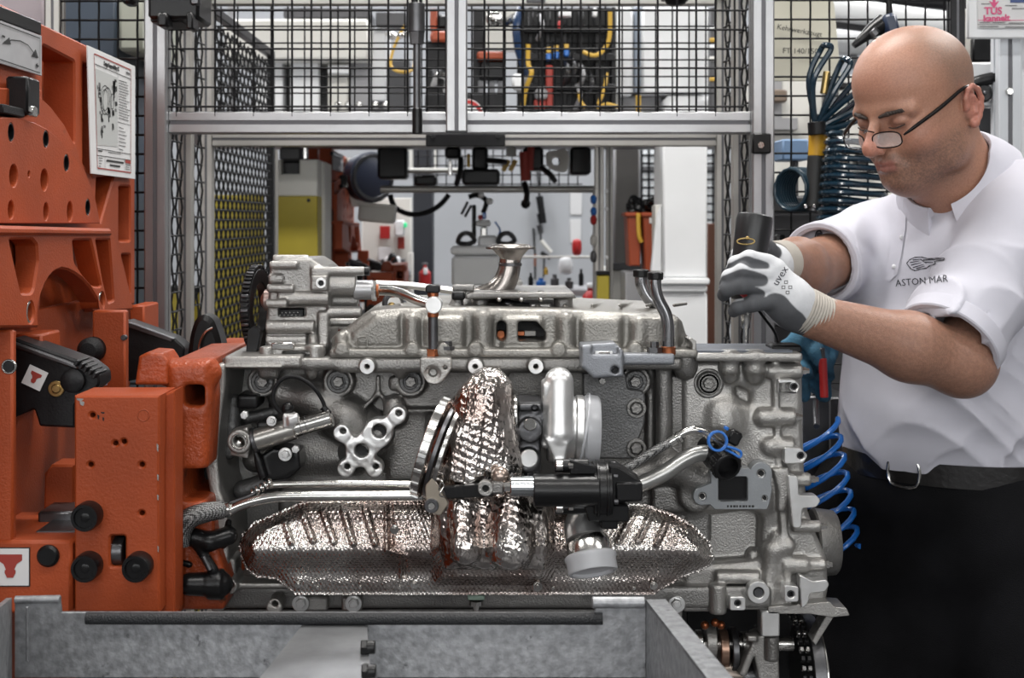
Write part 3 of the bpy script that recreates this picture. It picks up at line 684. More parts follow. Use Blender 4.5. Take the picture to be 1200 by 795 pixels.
# back-wall stations
t = thing('wall_station', P(455, 300, 6.8)*1, 'beige wall station with a green lamp and red notices', 'cabinet'); t.location.z = 0
rect('back_board', CREAM, t, 424, 232, 482, 420, 6.9, .1); rect('terminal', WHITE, t, 462, 258, 474, 277, 6.8, .06, .008); rect('lamp', M('green_lamp', (.05, .6, .25), .4, emit=.6), t, 473, 261, 477, 267, 6.79, .02)
rect('notice', RED, t, 445, 265, 457, 280, 6.87, .01); rect('paper', WHITE, t, 443, 290, 458, 305, 6.87, .01); rect('notice', INK_R, t, 466, 278, 474, 292, 6.85, .01)
rect('white_box', WHITE, t, 450, 301, 468, 315, 6.6, .12, .01); rect('dark_box', DGREY, t, 446, 304, 474, 335, 6.7, .1); rect('shelf', GREY, t, 448, 316, 480, 324, 6.6, .2)
rect('post', CREAM, t, 478, 296, 484, 420, 6.7, .05)
t = thing('fire_extinguisher', P(498, 335, 6.9)*1, 'red fire extinguisher at the foot of the dark pillar', 'extinguisher')
MB().lathe(P(498, 338, 6.9), (0, 0, 1), [(0, .028), (.01, .032), (.08, .032), (.10, .012), (.12, .012)], 14).build('cylinder', RED, t)
rect('label_band', WHITE, t, 496, 314, 501, 322, 6.86, .02); rect('valve', DGREY, t, 494, 308, 501, 313, 6.89, .03)
t = thing('cooler_box', P(557, 330, 5.3)*1, 'white plastic crate carrying small parts beyond the engine', 'box')
rect('body', WHITE, t, 529, 300, 586, 336, 5.27, .22, .012); rect('lid', WHITE, t, 528, 289, 587, 299, 5.262, .236, .01)
rect('trestle', GREY, t, 532, 336, 583, 480, 5.35, .2)
t = thing('gripper_robot', P(562, 290, 5.4)*1, 'small robot arm with blue and red joints above the white crate', 'robot')
b = MB(); b.tube([P(549, 231, 5.4), P(560, 229, 5.4), P(570, 236, 5.4), P(566, 250, 5.4)], S(3, 5.4), 8); b.build('arm', BLK, t)
rect('joint', BLUE, t, 565, 249, 570, 257, 5.38, .04, .01); rect('joint', RED, t, 560, 252, 566, 258, 5.38, .04, .01); rect('column', WHITE, t, 558, 258, 575, 266, 5.36, .05, .01)
rect('column', STEEL, t, 563, 266, 571, 288, 5.37, .04, .006); rect('wrist', BLKM, t, 553, 240, 558, 286, 5.42, .03, .004); rect('base', WHITE, t, 560, 276, 583, 290, 5.36, .07, .01)
b = MB(); b.tube([P(548, 237, 5.4), P(541, 251, 5.38)], .006, 6).tube([P(552, 241, 5.4), P(545, 254, 5.38)], .006, 6); b.build('finger', STEEL_D, t)
MB().sph(P(574, 236, 5.37), .014).build('sensor', WHITE, t); MB().sph(P(564, 229, 5.37), .012).build('sensor', WHITE, t)
for cx in (546, 593):
    b = MB(); b.tube([P(cx-9, 284, 5.35), P(cx-5, 275, 5.3), P(cx+4, 274, 5.3), P(cx+10, 282, 5.35), P(cx+2, 286, 5.33)], .010, 8, 6, True, True); b.build('gripper_jaw', STEEL_D, t)
b = MB(); b.tube([P(580, 260, 5.4), P(586, 270, 5.4), P(582, 280, 5.4)], .004, 6); b.build('cable', BLUE, t)
# tools hanging on the pale wall
WT = [('hanging_gun_tool', 'black gun tool hanging from a cord against the pale wall', [(632, 230, 635, 250, 5), (634, 250, 636, 262, 6), (632, 264, 634, 274, 4)], BLKM),
      ('hanging_screwdriver', 'pale hanging screwdriver with black grip beside the rail post', [(634, 282, 646, 296, 3), (634, 296, 645, 303, 3), (638, 300, 637, 325, 1.5)], CREAM),
      ('hanging_wrench', 'brown handled wrench hanging by the horn flange', [(627, 298, 627, 312, 2), (627, 312, 627, 328, 1.4)], M('brown_grip', (.18, .06, .03), .5))]
for nm, lb, segs, m in WT:
    t = thing(nm, P(segs[-1][0], segs[-1][3], 9.4)*1, lb, 'tool')
    for i, (x0, y0, x1, y1, w_) in enumerate(segs):
        MB().cyl(P(x0, y0, 9.42), P(x1, y1, 9.42), S(w_, 9.4)*.9, S(w_, 9.4)*.8, 10).build(['grip', 'body', 'bit'][i], [m, BLKM if i == 1 else m, STEEL_D][i], t)
    b = MB(); b.tube([P(segs[0][0], segs[0][1], 9.42), P(segs[0][0]-2, segs[0][1]-30, 9.49)], .008, 6, 1); b.build('cord', BLK, t)
for i, (x0, y0, x1, y1) in enumerate(((668, 226, 682, 252), (668, 257, 681, 285))):
    tag(rect('wall_paper', PAPER, None, x0, y0, x1, y1, 9.49, .01), 'white sheet of paper on the far wall, %s' % ['upper of the two', 'lower of the two'][i], 'paper')
t = thing('spray_bottle', P(660, 362, 6.2)*1, 'red and white spray bottle on the bench behind the cam cover', 'bottle')
MB().lathe(P(692, 362, 6.2), (0, 0, 1), [(0, .035), (.01, .04), (.06, .036), (.085, .014), (.10, .014)], 14).build('body', RED, t); rect('trigger', WHITE, t, 688, 332, 698, 338, 6.18, .03, .004)
for i, (x, y, w_, h_, m, nm, lb) in enumerate(((676, 290, 10, 19, RED, 'red_cloth', 'red cloth hanging beside the wall papers'), (663, 312, 16, 20, WHITE, 'white_bag', 'crumpled white bag on the bench behind the horn'),
        (695.5, 258, 5, 10, RED, 'red_clip', 'small red clip on the aluminium post'), (695.5, 248, 5, 8, BLUE, 'blue_clip', 'small blue clip on the aluminium post'), (695.5, 282, 5, 12, CREAM, 'cream_switch', 'cream switch on the aluminium post'), (695.5, 301, 5, 12, DGREY, 'grey_switch', 'dark switch low on the aluminium post'), (695.5, 234, 5, 9, BLUE, 'blue_plug', 'blue plug on the pipe portal corner'))):
    q = 5.0 if x == 695.5 else 6.4; sd = SDF(); c = P(x, y, q); sd.ell(c, (S(w_, q)/2, .03, S(h_, q)/2)); sd.box(c, (S(w_, q)/2.4, .02, S(h_, q)/2.4), .006, None, .02)
    tag(sd.build(nm, m, None, .004, 2), lb, nm.split('_')[1])
# bench behind the cover
t = thing('work_bench', P(640, 400, 6.4)*1, 'long grey work bench loaded with jars and tools behind the engine', 'bench'); t.location.z = 0
rect('top', GREY, t, 596, 340, 700, 347, 6.3, .5); leg(t, (600, 696), P(0, 347, 6.3).z, 6.3); rect('back_rail', PROF_W, t, 596, 300, 700, 303, 6.9, .02)
for i, (x, y, w_, h_, m) in enumerate(((608, 330, 9, 16, CREAM), (622, 326, 6, 20, BLKM), (634, 330, 12, 14, BLUE), (650, 327, 10, 18, DGREY), (667, 330, 10, 14, STEEL_D), (640, 316, 5, 10, YHOSE), (681, 322, 6, 22, BLKM))):
    tag(MB().lathe(P(x, y+h_*.6, 6.35), (0, 0, 1), [(0, S(w_, 6.35)*.5), (S(h_, 6.35)*.6, S(w_, 6.35)*.5), (S(h_, 6.35)*.7, S(w_, 6.35)*.25), (S(h_, 6.35)*.9, S(w_, 6.35)*.25)], 12).build('bench_jar', m),
        '%s jar standing on the grey work bench' % ['cream', 'slim black', 'blue', 'dark grey', 'steel', 'yellow', 'tall black'][i], 'jar', 'jars on the work bench')
# aluminium post with yellow foot
t = thing('portal_post', P(708, 0, 5.0)*1, 'twin aluminium post with yellow and black foot guard', 'post'); t.location.z = 0
prof((P(702, 0, 5.0).x, 5.0, 0), 2, P(0, 168, 5.0).z, .034, PROF_W, t); prof((P(714, 0, 5.1).x, 5.1, 0), 2, P(0, 168, 5.0).z, .026, PROF_W, t)
rect('foot_guard', YEL, t, 700, 323, 714, 480, 4.93, .05); rect('foot_guard_cap', BLK, t, 699, 318, 715, 323, 4.925, .06)
for y in (222, 243, 300): rect('clip', WHITE, t, 709, y, 713, y+4, 4.97, .02)
# grey cabinet, gridded window, bins, white column
t = thing('grey_cabinet', P(735, 0, 5.9)*1, 'dark grey steel cabinet left of the orange bins', 'cabinet'); t.location.z = 0
rect('body', GREY, t, 719, 160, 751, 314, 5.9, .4, .01); rect('door_edge', M('cab_edge', (.20, .19, .18), .5), t, 721, 165, 749, 310, 5.88, .02); rect('plinth', CREAM, t, 712, 316, 752, 480, 5.8, .5, .01); rect('tray', DGREY, t, 718, 309, 752, 317, 5.75, .3)
t = thing('lattice_window', P(765, 262, 9.4)*1, 'bright window with a dark lattice beside the white column', 'window')
rect('glass', M('window_glow', (.85, .88, .9), .5, emit=.25), t, 748, 168, 845, 262, 9.47, .02); rect('transom', DGREY, t, 750, 195, 845, 201, 9.42, .03)
wires(P(752, 258, 9.42), (1, 0, 0), (0, 0, 1), 12, 10, S(8.4, 9.4), S(9.5, 9.4), .009, .001, parent=t, name='lattice')
for i, (x0, x1, y1) in enumerate(((737, 751, 312), (756, 770, 318))):
    t = thing('orange_bin', P((x0+x1)/2, y1, 4.6)*1, 'orange plastic bin heaped with black parts, %s' % ['beside the grey cabinet', 'beside the white column'][i], 'bin', 'orange bins')
    Yb = 4.7-.05*i
    MB().plateY([(x0+1, y1), (x0-2, 250), (x1+1, 250), (x1-1, y1)], Yb, .14, None, .004).build('body', ORG_F, t)
    MB().boxpx(x0-4, 249, x1+2, 254, Yb-.01, .16, .004).build('rim', ORG_F, t)
    sd = SDF()
    for k in range(16): sd.sph(P(RND.uniform(x0-2, x1), RND.uniform(234, 250), Yb+.07+RND.uniform(-.05, .05)), RND.uniform(.008, .022))
    sd.build('black_parts', BLK, t, .004, 0)
    if i: MB().boxpx(x0+5, 255, x0+12, 262, Yb-.004, .004).build('label', PAPER, t)
    MB().tube([P(x0+11, 250, Yb-.01), P(x0+12, 275, Yb-.02), P(x0+15, 284, Yb-.02)], .008, 8).build('strap', YHOSE, t)
rect('bin_stand', GREY, None, 733, 319, 772, 480, 4.72, .2); tag(bpy.data.objects['bin_stand'], 'grey stand carrying the orange bins', 'stand')
t = thing('white_column', P(803, 0, 4.4)*1, 'white boxed column with a ledge behind the bent tubes', 'column'); t.location.z = 0
rect('shaft', WHITE, t, 777, 130, 829, 326, 4.4, .25, .006); rect('ledge', WHITE, t, 772, 326, 832, 334, 4.37, .3, .008); rect('ledge_step', WHITE, t, 774, 334, 829, 343, 4.385, .27, .006); rect('foot', WHITE, t, 775, 343, 829, 520, 4.4, .25, .006); rect('side_rib', CREAM, t, 768, 240, 777, 326, 4.43, .1)
b = MB(); b.plateY([(763, 318), (770, 250), (775, 240), (775, 318)], 4.42, .03, None, .002); b.build('gusset', WHITE, t)
bx('brown_screen', 'brown screen standing right of the white column', 'screen', M('brown_panel', (.13, .05, .03), .5), 829, 262, 842, 480, 6.0, .1)
# ---- things behind the left mesh
bx('navy_cabinet', 'navy steel cabinet behind the left mesh fence', 'cabinet', M('navy_cabinet', (.045, .062, .088), .5, 0, None, .15, 3), 60, -30, 137, 420, 3.6, .5, .01)
bx('olive_cabinet', 'pale olive cabinet behind the left mesh fence', 'cabinet', M('olive_paint', (.30, .31, .26), .5, 0, None, .1, 4), 138, -30, 166, 60, 3.5, .5, .01)
t = thing('light_column', P(168, 100, 4.2)*1, 'stack of pale connector blocks behind the left mesh', 'connector')
for k in range(9): rect('block', [WHITE, CREAM, GREY, WHITE][k % 4], t, 160, 44+k*22, 176, 60+k*22, 3.9, .1, .01)
bx('mauve_panel', 'pale mauve hanging panel above the orange stand', 'panel', M('mauve_panel', (.36, .31, .33), .6, 0, None, .1, 6), -40, -60, 50, 60, 3.2, .05)
bx('brown_post', 'dark brown post behind the orange stand', 'post', M('brown_post', (.05, .04, .035), .5, 0, None, .4, 30), 51, -60, 68, 130, 3.1, .06)
# black fixture on top of the left post
t = thing('camera_unit', P(205, 0, 2.6)*1, 'black camera unit clamped at the top of the left guard post', 'camera')
rect('body', BLK, t, 173, -30, 233, 22, 2.58, .12, .006); rect('lens_hood', BLK, t, 184, 14, 196, 31, 2.56, .05, .004); rect('lens_hood', BLK, t, 218, 14, 226, 34, 2.56, .05, .004)
rect('clamp', BLKM, t, 176, 20, 214, 26, 2.60, .1); rect('side_plate', STEEL_D, t, 222, -20, 234, 6, 2.575, .02)
bx('cable_gland', 'small black cable gland above the left mesh fence', 'gland', BLK, 141, -20, 156, 4, 2.72, .05, .01)
t = thing('ceiling_sensor', P(788, 0, 3.0)*1, 'black domed sensor at the top rail of the guard cell', 'sensor')
MB().lathe(P(792, 7, 3.0), (0, 0, 1), [(0, .012), (.004, .02), (.012, .026), (.03, .026)], 18).build('dome', BLK, t); MB().box(P(792, -8, 3.0), (.06, .05, .03)).build('mount', BLKM, t)
tag(rect('name_plate', DGREY, None, 617, -8, 639, 3, 3.23, .005), 'small dark plate on the top rail of the guard cell', 'plate')
# hanging spring rod in front of the beam
t = thing('hanging_rod', P(489, 157, 2.62)*1, 'dark steel spring rod hanging in front of the guard beam', 'rod'); Yr = 2.62
b = MB(); b.cyl(P(488, 38, Yr), P(488, 4, Yr), S(10, Yr), None, 20); b.build('sleeve', STEEL_D, t)
b = MB(); b.lathe(P(488.5, 52, Yr), (0, 0, 1), [(0, S(8.5, Yr)), (S(14, Yr), S(9.5, Yr))], 6); b.build('nut', STEEL_D, t)
b = MB(); b.cyl(P(488.5, 130, Yr), P(488.5, 50, Yr), S(4.4, Yr), None, 14); b.build('rod', STEEL_D, t)
b = MB(); b.cyl(P(489, 157, Yr), P(489, 127, Yr), S(6, Yr), None, 16); b.build('tip', BLK, t)
b = MB(); b.cyl(P(486, 4, Yr), P(486, -40, Yr), S(4, Yr), None, 10); b.cyl(P(493, 4, Yr), P(493, -40, Yr), S(2, Yr), None, 8); b.build('cable', BLK, t)
# ================================================================== orange engine stand (turnover fixture)
ST = thing('engine_stand', (-.75, 1.95, 0), 'orange turnover stand with drilled face disc holding the engine by its end', 'stand')
XA = -.664
MB().box((-1.02, 1.95, .42), (.62, .72, .84), None, .01).build('pedestal', ORG, ST)
MB().plateX([(-80, -35), (48, 27), (158, 80), (158, 357), (140, 357), (140, 720), (-80, 720)], XA, .05,
    [rpoly([(50, 52), (88, 72), (88, 168), (78, 156), (50, 120)], 3), [(97, 74), (108, 79), (108, 207), (97, 190)], rpoly([(113, 208), (134, 206), (118, 262), (112, 232)], 2), rrect(139, 218, 153, 283, 3), rpoly([(142, 298), (153, 298), (153, 344), (147, 318)], 2)], .003).build('housing_plate', ORG, ST)
MB().plateX([(-80, -30), (157, 86), (157, 357), (140, 720), (-80, 720)], XA-.085, .05, None, .002).build('back_plate', ORG, ST)
MB().plateX(rpoly([(-80, 100), (30, 104), (46, 112), (60, 125), (75, 145), (88, 170), (100, 200), (106, 216), (-80, 216)], 2), -.650, .012, None, .002).build('collar', ORG, ST)
disc_out = [(-80, 150), (-40, 142), (0, 137.5), (20, 138), (40, 143.5), (55, 151), (67, 160.5), (78, 173), (92, 192), (107, 220), (114, 245), (117.5, 262), (-80, 262)]
holesB = [(13, 155, 3.5, 11), (54, 163, 3.5, 10), (78, 191, 3.2, 10), (103, 243, 2.8, 9.5)]
holesO = [(16, 206, 5, 13.5), (52, 211, 4.5, 13), (13, 246, 3.6, 11), (54, 248, 3.1, 10.5), (82, 248, 3.4, 12)]
hl = [circ(x, y, a, 14, b) for x, y, a, b in holesB+holesO]+[circ(34, 204, 1.4, 8, 4)]
MB().plateX(disc_out, -.632, .015, hl, .0012).build('face_disc', ORG, ST)
MB().plateX(disc_out, -.6475, .0015, [circ(x, y, a, 14, b) for x, y, a, b in holesB], 0).build('disc_backing', ORG, ST)
for x, y, a, b in holesB:
    q = PX(x, y, -.632); r = S(b, q.y); MB().ring(q-Vector((.0145, 0, 0)), (1, 0, 0), r*.99, r*.84, .0145, 24).build('bore_lining', BLK, ST)  # black ring that paints deep shade onto the hole wall
for x, y, a, b in holesB: MB().plateX(circ(x, y, a, 12, b), -.648, .002, None, 0).build('bore', BLK, ST)  # black discs painting the shade at the back of the holes
# sensor arm
MB().box((P(0, 0, 1.9).x+.01, 1.9, P(0, 110, 1.9).z), (.06, .12, .03), None, .006).build('sensor_arm', ORG, ST)
a = PX(27, 113, -.64); sn = MB().box(a, (.03, .05, .05), None, .003).build('sensor_block', BLK, ST)
MB().box(PX(33, 131, -.632), (.02, .02, .014)).build('sensor_tip', STEEL, sn); MB().box(PX(8, 130, -.64), (.02, .08, .012)).build('sensor_cable', RUB, sn)
# lower bracket with arch
br = MB().plateX([(-80, 262), (130, 268), (137, 285), (155, 355), (157, 363), (131, 365), (122, 366), (114, 350), (106, 337), (97, 327), (88, 320.5), (80, 316.5), (72, 315), (64, 318.5), (57, 326), (52, 335), (48, 346), (45, 358), (44, 370), (46, 384), (-80, 384)], -.604, .03,
    [rpoly([(11, 281), (38, 280), (44, 287), (45, 306), (40, 338), (37, 344), (25, 344), (20, 322)], 2.5), rpoly([(85, 282), (107, 281), (119, 336), (110, 336), (96, 320), (87, 306)], 3), rpoly([(112, 281), (129, 281), (134, 352), (127, 355), (121, 330)], 2), circ(36, 366, 4.2, 14, 12), circ(119.5, 353, 3.4, 14, 10)], .003)
br.build('arch_bracket', ORG, ST)
MB().plateX([(-80, 262), (130, 268), (133, 276), (-80, 276)], -.598, .05, None, .004).build('bracket_ledge', ORG, ST)
MB().plateX([(-80, 276), (134, 284), (152, 360), (122, 362), (106, 334), (88, 318), (72, 313), (57, 323), (48, 345), (44, 384), (-80, 384)], -.640, .012, None, .002).build('bracket_web', ORG, ST)
for x, y, a, b in ((36, 366, 4.4, 12.5), (119.5, 353, 3.6, 10.5)):
    q = PX(x, y, -.606); MB().ring(q-Vector((.012, 0, 0)), (1, 0, 0), .0165, .0115, .012).build('bushing', STEEL, ST)
MB().box((-.665, 1.98, P(0, 560, 1.98).z), (.03, .45, .5)).build('lower_plate', ORG, ST)
# clamp arm blocks
b = MB(); b.boxpx(-60, 387, 15, 720, 1.70, .014, .003); pil = b.build('fork_pillar', ORG, ST)
b = MB(); b.ring(P(10, 430, 1.699), (0, 1, 0), S(9, 1.7), S(6.4, 1.7), .003); b.build('bushing', STEEL, pil); MB().cyY(10, 430, 6.6, 1.699, .002, 16).build('bore', BLKM, pil)
b = MB(); b.boxpx(-60, 634, 84, 720, 1.695, .17, .004); bs = b.build('fork_base', ORG, ST)
MB().cyY(55, 653, 13, 1.688, .012, 24, .003).build('plug', BLK, bs)
b = MB(); b.boxpx(-30, 642, 35, 688, 1.6935, .001, 0); stk = b.build('sticker', INK, bs); b = MB(); b.boxpx(-29, 643.4, 33.6, 686.6, 1.6925, .001, 0); b.build('sticker_face', PAPER, stk)
def tool_icon(c, e1, e2, s_, parent, nm='sticker_icon'):
    """dark red clamp symbol: wide head over a narrow neck and a foot"""
    out = [(-1, 1), (1, 1), (1, .5), (.55, .2), (.35, -.25), (.45, -.35), (.45, -.55), (.25, -.95), (-.25, -.95), (-.45, -.55), (-.45, -.35), (-.35, -.25), (-.55, .2), (-1, .5)]
    n = Vector(e1).cross(Vector(e2)).normalized()
    return MB().plate(out, None, lambda a, b, t: Vector(c)+Vector(e1)*(a*s_)+Vector(e2)*(b*s_)+n*(.0009-t), .0006, 0).build(nm, INK_R, parent, 0)
c = P(12, 664, 1.6922); tool_icon(c, (1, 0, 0), (0, 0, 1), .015, stk)
b = MB(); b.boxpx(44, 600, 90, 628, 1.80, .10, .003); b.build('steel_shoe', STEEL_D, ST)
b = MB(); b.plateY([(26, 636), (44, 622), (90, 622), (84, 636)], 1.74, .06, None, .001); b.build('shoe_ramp', STEEL_D, ST)
b = MB(); b.plateY([(50, 640), (52, 556), (60, 545), (87, 545), (87, 595), (75, 612)], 1.86, .05, None, .003); b.build('gusset', ORG, ST)
b = MB(); b.boxpx(15, 392, 49, 470, 1.84, .08, .003); b.build('arm_block', ORG, ST)
b = MB(); b.boxpx(108, 364, 147, 545, 2.02, .02, .003); ab = b.build('arm_block', ORG, ST)
MB().cyY(144.5, 396, 3.4, 2.017, .01, 14).build('bore', STEEL_D, ab)
b = MB(); b.boxpx(152, 358, 169, 400, 2.30, .10, .003); b.build('arm_block', ORG, ST)
b = MB(); b.lathe(P(105, 411, 2.0), (0, 1, 0), [(-.012, .004), (-.010, .012), (0, .019), (.02, .019)], 24); b.build('rubber_buffer', RUB, ST)
# black clamp arms
b = MB(); b.plateY(rpoly([(16, 396), (99, 425), (116, 438), (117, 452), (106, 460), (88, 474), (88, 502), (46, 500), (40, 480), (16, 490)], [1, 6, 5, 5, 4, 3, 3, 3, 3, 1]), 1.80, .055, None, .003); arm = b.build('clamp_arm', BLKM, ST)
b = MB(); b.plateY([(16, 401), (80, 424), (92, 430), (90, 434), (76, 429), (16, 408)], 1.793, .01, None, .002); b.build('rail_strip', STEEL_D, arm)
b = MB(); b.lathe(P(86, 446, 1.798), (0, 1, 0), [(-.008, .012), (-.006, .016), (.01, .017)], 24); b.build('pivot', BLKM, arm)
for k in range(5): MB().box(P(93+k*5.2, 428+k*3.6, 1.80)+Vector((0, .01, .004)), (.004, .05, .008), (0, .5, 0)).build('tooth', BLKM, arm)
b = MB(); b.ringY(65.5, 456, 9.5, 5, 1.797, .006); b.build('bolt_ring', BRASS, arm); MB().cyY(65.5, 456, 5, 1.794, .006, 12).build('bolt', BRASS, arm)
e1 = Vector((math.cos(.44), 0, -math.sin(.44))); e2 = Vector((math.sin(.44), 0, math.cos(.44))); cs = P(41, 443, 1.7985)
MB().plate([(-.0135, -.0135), (.0135, -.0135), (.0135, .0135), (-.0135, .0135)], None, lambda a, b, t: cs+e1*a+e2*b+Vector((0, t-.001, 0)), .001, 0).build('sticker', PAPER, arm)
tool_icon(cs-Vector((0, .0008, 0)), e1, e2, .0075, arm)
b = MB(); b.boxpx(104, 431, 125, 452, 1.99, .004, .0005); s2 = b.build('sticker', M('lilac_sticker', (.42, .38, .50), .5), ST)
b = MB(); b.plateY(rpoly([(147, 376), (205, 397), (217, 408), (214, 426), (180, 424), (160, 445), (147, 448)], [0, 4, 4, 4, 4, 3, 0]), 2.2, .05, None, .003); a2 = b.build('clamp_arm', BLKM, ST)
b = MB(); b.plateY([(147, 376), (204, 397), (200, 401), (147, 383)], 2.193, .01, None, .001); b.build('rail_strip', STEEL_D, a2)
b = MB(); b.plateY(rpoly([(218, 424), (222, 392), (228, 374), (238, 368), (249, 374), (257, 395), (262, 424)], [0, 8, 8, 6, 8, 8, 0]), 2.12, .05, None, .008); kn = b.build('clamp_knob', BLK, ST)
b = MB(); b.tube([P(232, 424, 2.112), P(234, 404, 2.112), P(240, 390, 2.112), P(249, 384, 2.115)], .0022, 8); b.build('knob_edge', STEEL, kn)
for x in (235, 250, 258): MB().cyl(P(x, 420, 2.1), P(x+8, 418, 2.1), .011, None, 14).build('roller', [BRASS, STEEL_D, BLK][int(x) % 3], kn)
b = MB(); b.boxpx(252, 402, 292, 426, 2.28, .1, .004); b.build('rear_arm', ORG_C, ST)
# front clamp block
fb = MB(); fb.plateY([(87, 464), (187, 464), (187, 520), (186, 545), (187, 718), (87, 718)], 1.70, .085, [rrect(129, 628, 147, 665, 3)]+[circ(x, y, 3.3, 10) for x, y in ((108, 487), (106, 545), (166, 545), (135, 520), (145, 518), (166, 602))], .0025)
fb = fb.build('clamp_block', ORG, ST)
MB().boxpx(88, 466, 186, 716, 1.76, .02).build('block_core', BLKM, fb)
b = MB(); b.ringY(168, 487, 7.5, 5.8, 1.6992, .002); b.build('stamped_ring', ORG_C, fb)
MB().cyl(P(129, 646, 1.722), P(147, 646, 1.722), S(17, 1.72), None, 28).build('roller', STEEL_D, fb)
for x, y in ((105, 603), (105, 662), (164, 662)):
    q = P(x, y, 1.70); ax = Vector((0, -1, 0)); r = S(16.5, 1.69)
    k = MB().lathe(q, ax, [(0, r), (.020, r), (.024, r*.93), (.024, r*.74), (.020, r*.70), (.020, .0008)], 30).build('socket_screw', BLK, fb)
    MB().lathe(q, ax, [(.0202, r*.36), (.0206, r*.30), (.0206, .0005)], 6).build('hex_socket', BLK, k)
MB().plateY([(187.5, 464), (205, 458), (205, 720), (187.5, 720)], 1.735, .045, None, .002).build('side_flange', ORG, ST)
# bare metal where the paint is chipped off the block edge
CHIP = M('bare_steel_chip', (.30, .29, .28), .4, .8, (200, .3))
for x, y, w_, h_ in ((89, 467, 9, 3), (93, 470, 6, 6), (118, 483, 5, 2.2), (114, 486, 2.4, 6), (183.5, 520, 2.2, 10), (184, 556, 2, 8), (184, 580, 2, 7), (184.5, 640, 1.6, 8), (120, 489, 2, 5)):
    MB().plateY(rpoly([(x, y), (x+w_, y+h_*.2), (x+w_*.8, y+h_), (x+w_*.2, y+h_*.8)], w_*.2), 1.6994, .0008, None, 0).build('paint_chip', CHIP if x != 114 and x != 120 and x != 118 else BLKM, fb, 0)
# lug and adapter casting
sd = SDF()
sd.poly([(157, 452), (162, 418), (172, 413), (190, 414), (197, 424), (197, 452)], 1.80, .07, .006); sd.build('lug', ORG_C, ST, .002, 1)
sd = SDF(); sd.poly([(194, 426), (244, 424), (247, 470), (240, 585), (246, 640), (262, 700), (255, 725), (202, 725), (196, 560)], 1.80, .30, .014)
sd.cap(P(196, 437, 1.83), P(244, 437, 1.83), S(16, 1.8), None, .012)
sd.poly(rrect(207, 456, 231, 482, 5), 1.76, .2, .003, .006, 's'); sd.poly(rrect(203, 557, 236, 596, 6), 1.76, .2, .003, .006, 's'); sd.poly([(205, 610), (262, 600), (262, 735), (205, 735)], 1.78, .055, .004, .008, 's')
sd.build('adapter_casting', ORG_C, ST, .0025, 1)
MB().boxpx(198, 440, 244, 715, 1.95, .02).build('adapter_core', BLKM, ST)
# rotation label and black strip
MB().plateX([(-80, -25), (48.5, 26), (48.5, 41), (-80, -8)], -.655, .012, None, .001).build('label_rail', BLK, ST)
lab = MB().plateX([(-80, -6), (49, 42), (49, 89), (-80, 50)], -.6555, .003, None, .0005).build('rotation_label', PAPER_D, ST)
def linX(pts, X, w_, parent, nm, mat=INK, closed=False):
    q = [PX(x, y, X) for x, y in pts]; b = MB()
    for i in range(len(q)-1+(1 if closed else 0)):
        a, c = q[i], q[(i+1) % len(q)]; d = (c-a); n = Vector((0, -d.z, d.y)).normalized()*w_/2; b.raw([a+n, c+n, c-n, a-n], [(0, 1, 2, 3)])
    return b.build(nm, mat, parent, 0)
linX([(-40, 12), (47, 45), (47, 85.5), (-40, 56)], -.654, .0014, lab, 'label_frame', INK, True)
linX([(5, 49), (14, 47), (24, 48), (33, 53), (42, 65)], -.654, .0016, lab, 'arrow_line')
MB().plateX([(3, 51), (11, 44), (13, 52)], -.6545, .0005, None, 0).build('arrow_head', INK, lab); MB().plateX([(45, 68), (37, 66), (42, 58)], -.6545, .0005, None, 0).build('arrow_head', INK, lab)
linX([(42, 76), (45.5, 78)], -.654, .003, lab, 'plus_sign'); linX([(43.7, 74), (43.7, 80)], -.654, .003, lab, 'plus_sign'); linX([(2.5, 42), (6, 43.5)], -.654, .003, lab, 'minus_sign')

# ---- the stand further down the line
st2 = copy_tree(ST, None, (0, 3.97, 0)); tag(st2, 'dark orange turnover stand further down the line, beyond the mesh fence', 'stand')

# ================================================================== work instruction sheet on the stand
XS = -.6535
sg = thing('instruction_sheet', PX(130, 207, XS), 'white instruction sheet with an engine drawing on the orange stand', 'sign')
MB().plateX([(102.5, 53), (158.5, 78), (158.5, 210), (107, 203.5), (104.5, 120)], XS, .002, None, .0004).build('sheet', PAPER, sg)
X1 = XS+.0009
linX([(110.5, 63), (153.5, 82), (153.5, 202.5), (114.5, 197)], X1, .0022, sg, 'red_border', INK_R, True)
linX([(111.5, 75), (153.5, 93)], X1, .0012, sg, 'rule_line'); linX([(113.5, 174), (153.5, 181)], X1, .0012, sg, 'rule_line'); linX([(114, 182), (153.5, 188)], X1, .0012, sg, 'rule_line'); linX([(138, 143), (153, 147)], X1, .001, sg, 'rule_line'); linX([(138, 89), (138, 174)], X1, .001, sg, 'rule_line'); linX([(123, 183), (123, 198)], X1, .001, sg, 'rule_line'); linX([(146, 187), (146, 201)], X1, .001, sg, 'rule_line')
def txX(s_, px, py, hpx, mat=INK, nm='text', sx=1., w_=None):
    q = PX(px, py, X1); Yq = q.y; q2 = PX(px+5, py+.3, X1)
    return text(s_, S(hpx, Yq)*1.35, frame(q, (0, 1, 0), (0, 0, 1)), mat, sg, nm, .0002, sx=sx, bold=.0003)
txX('Design Responsibility CC', 131, 78, 5.0, INK, 'title', .92); linX([(148, 85), (152.5, 87)], X1, .004, sg, 'page_mark', INK_G)
rr = random.Random(3)
for k in range(15):
    y = 94+k*3.15; e = rr.uniform(148, 152.5)
    linX([(139.3, y), (e, y+(e-139)*.32)], X1, .0014, sg, 'text_line', INK_G)
for k in range(7): linX([(139.3, 149+k*4.2), (rr.uniform(144, 149), 151+k*4.2)], X1, .0014, sg, 'text_line', INK_G)
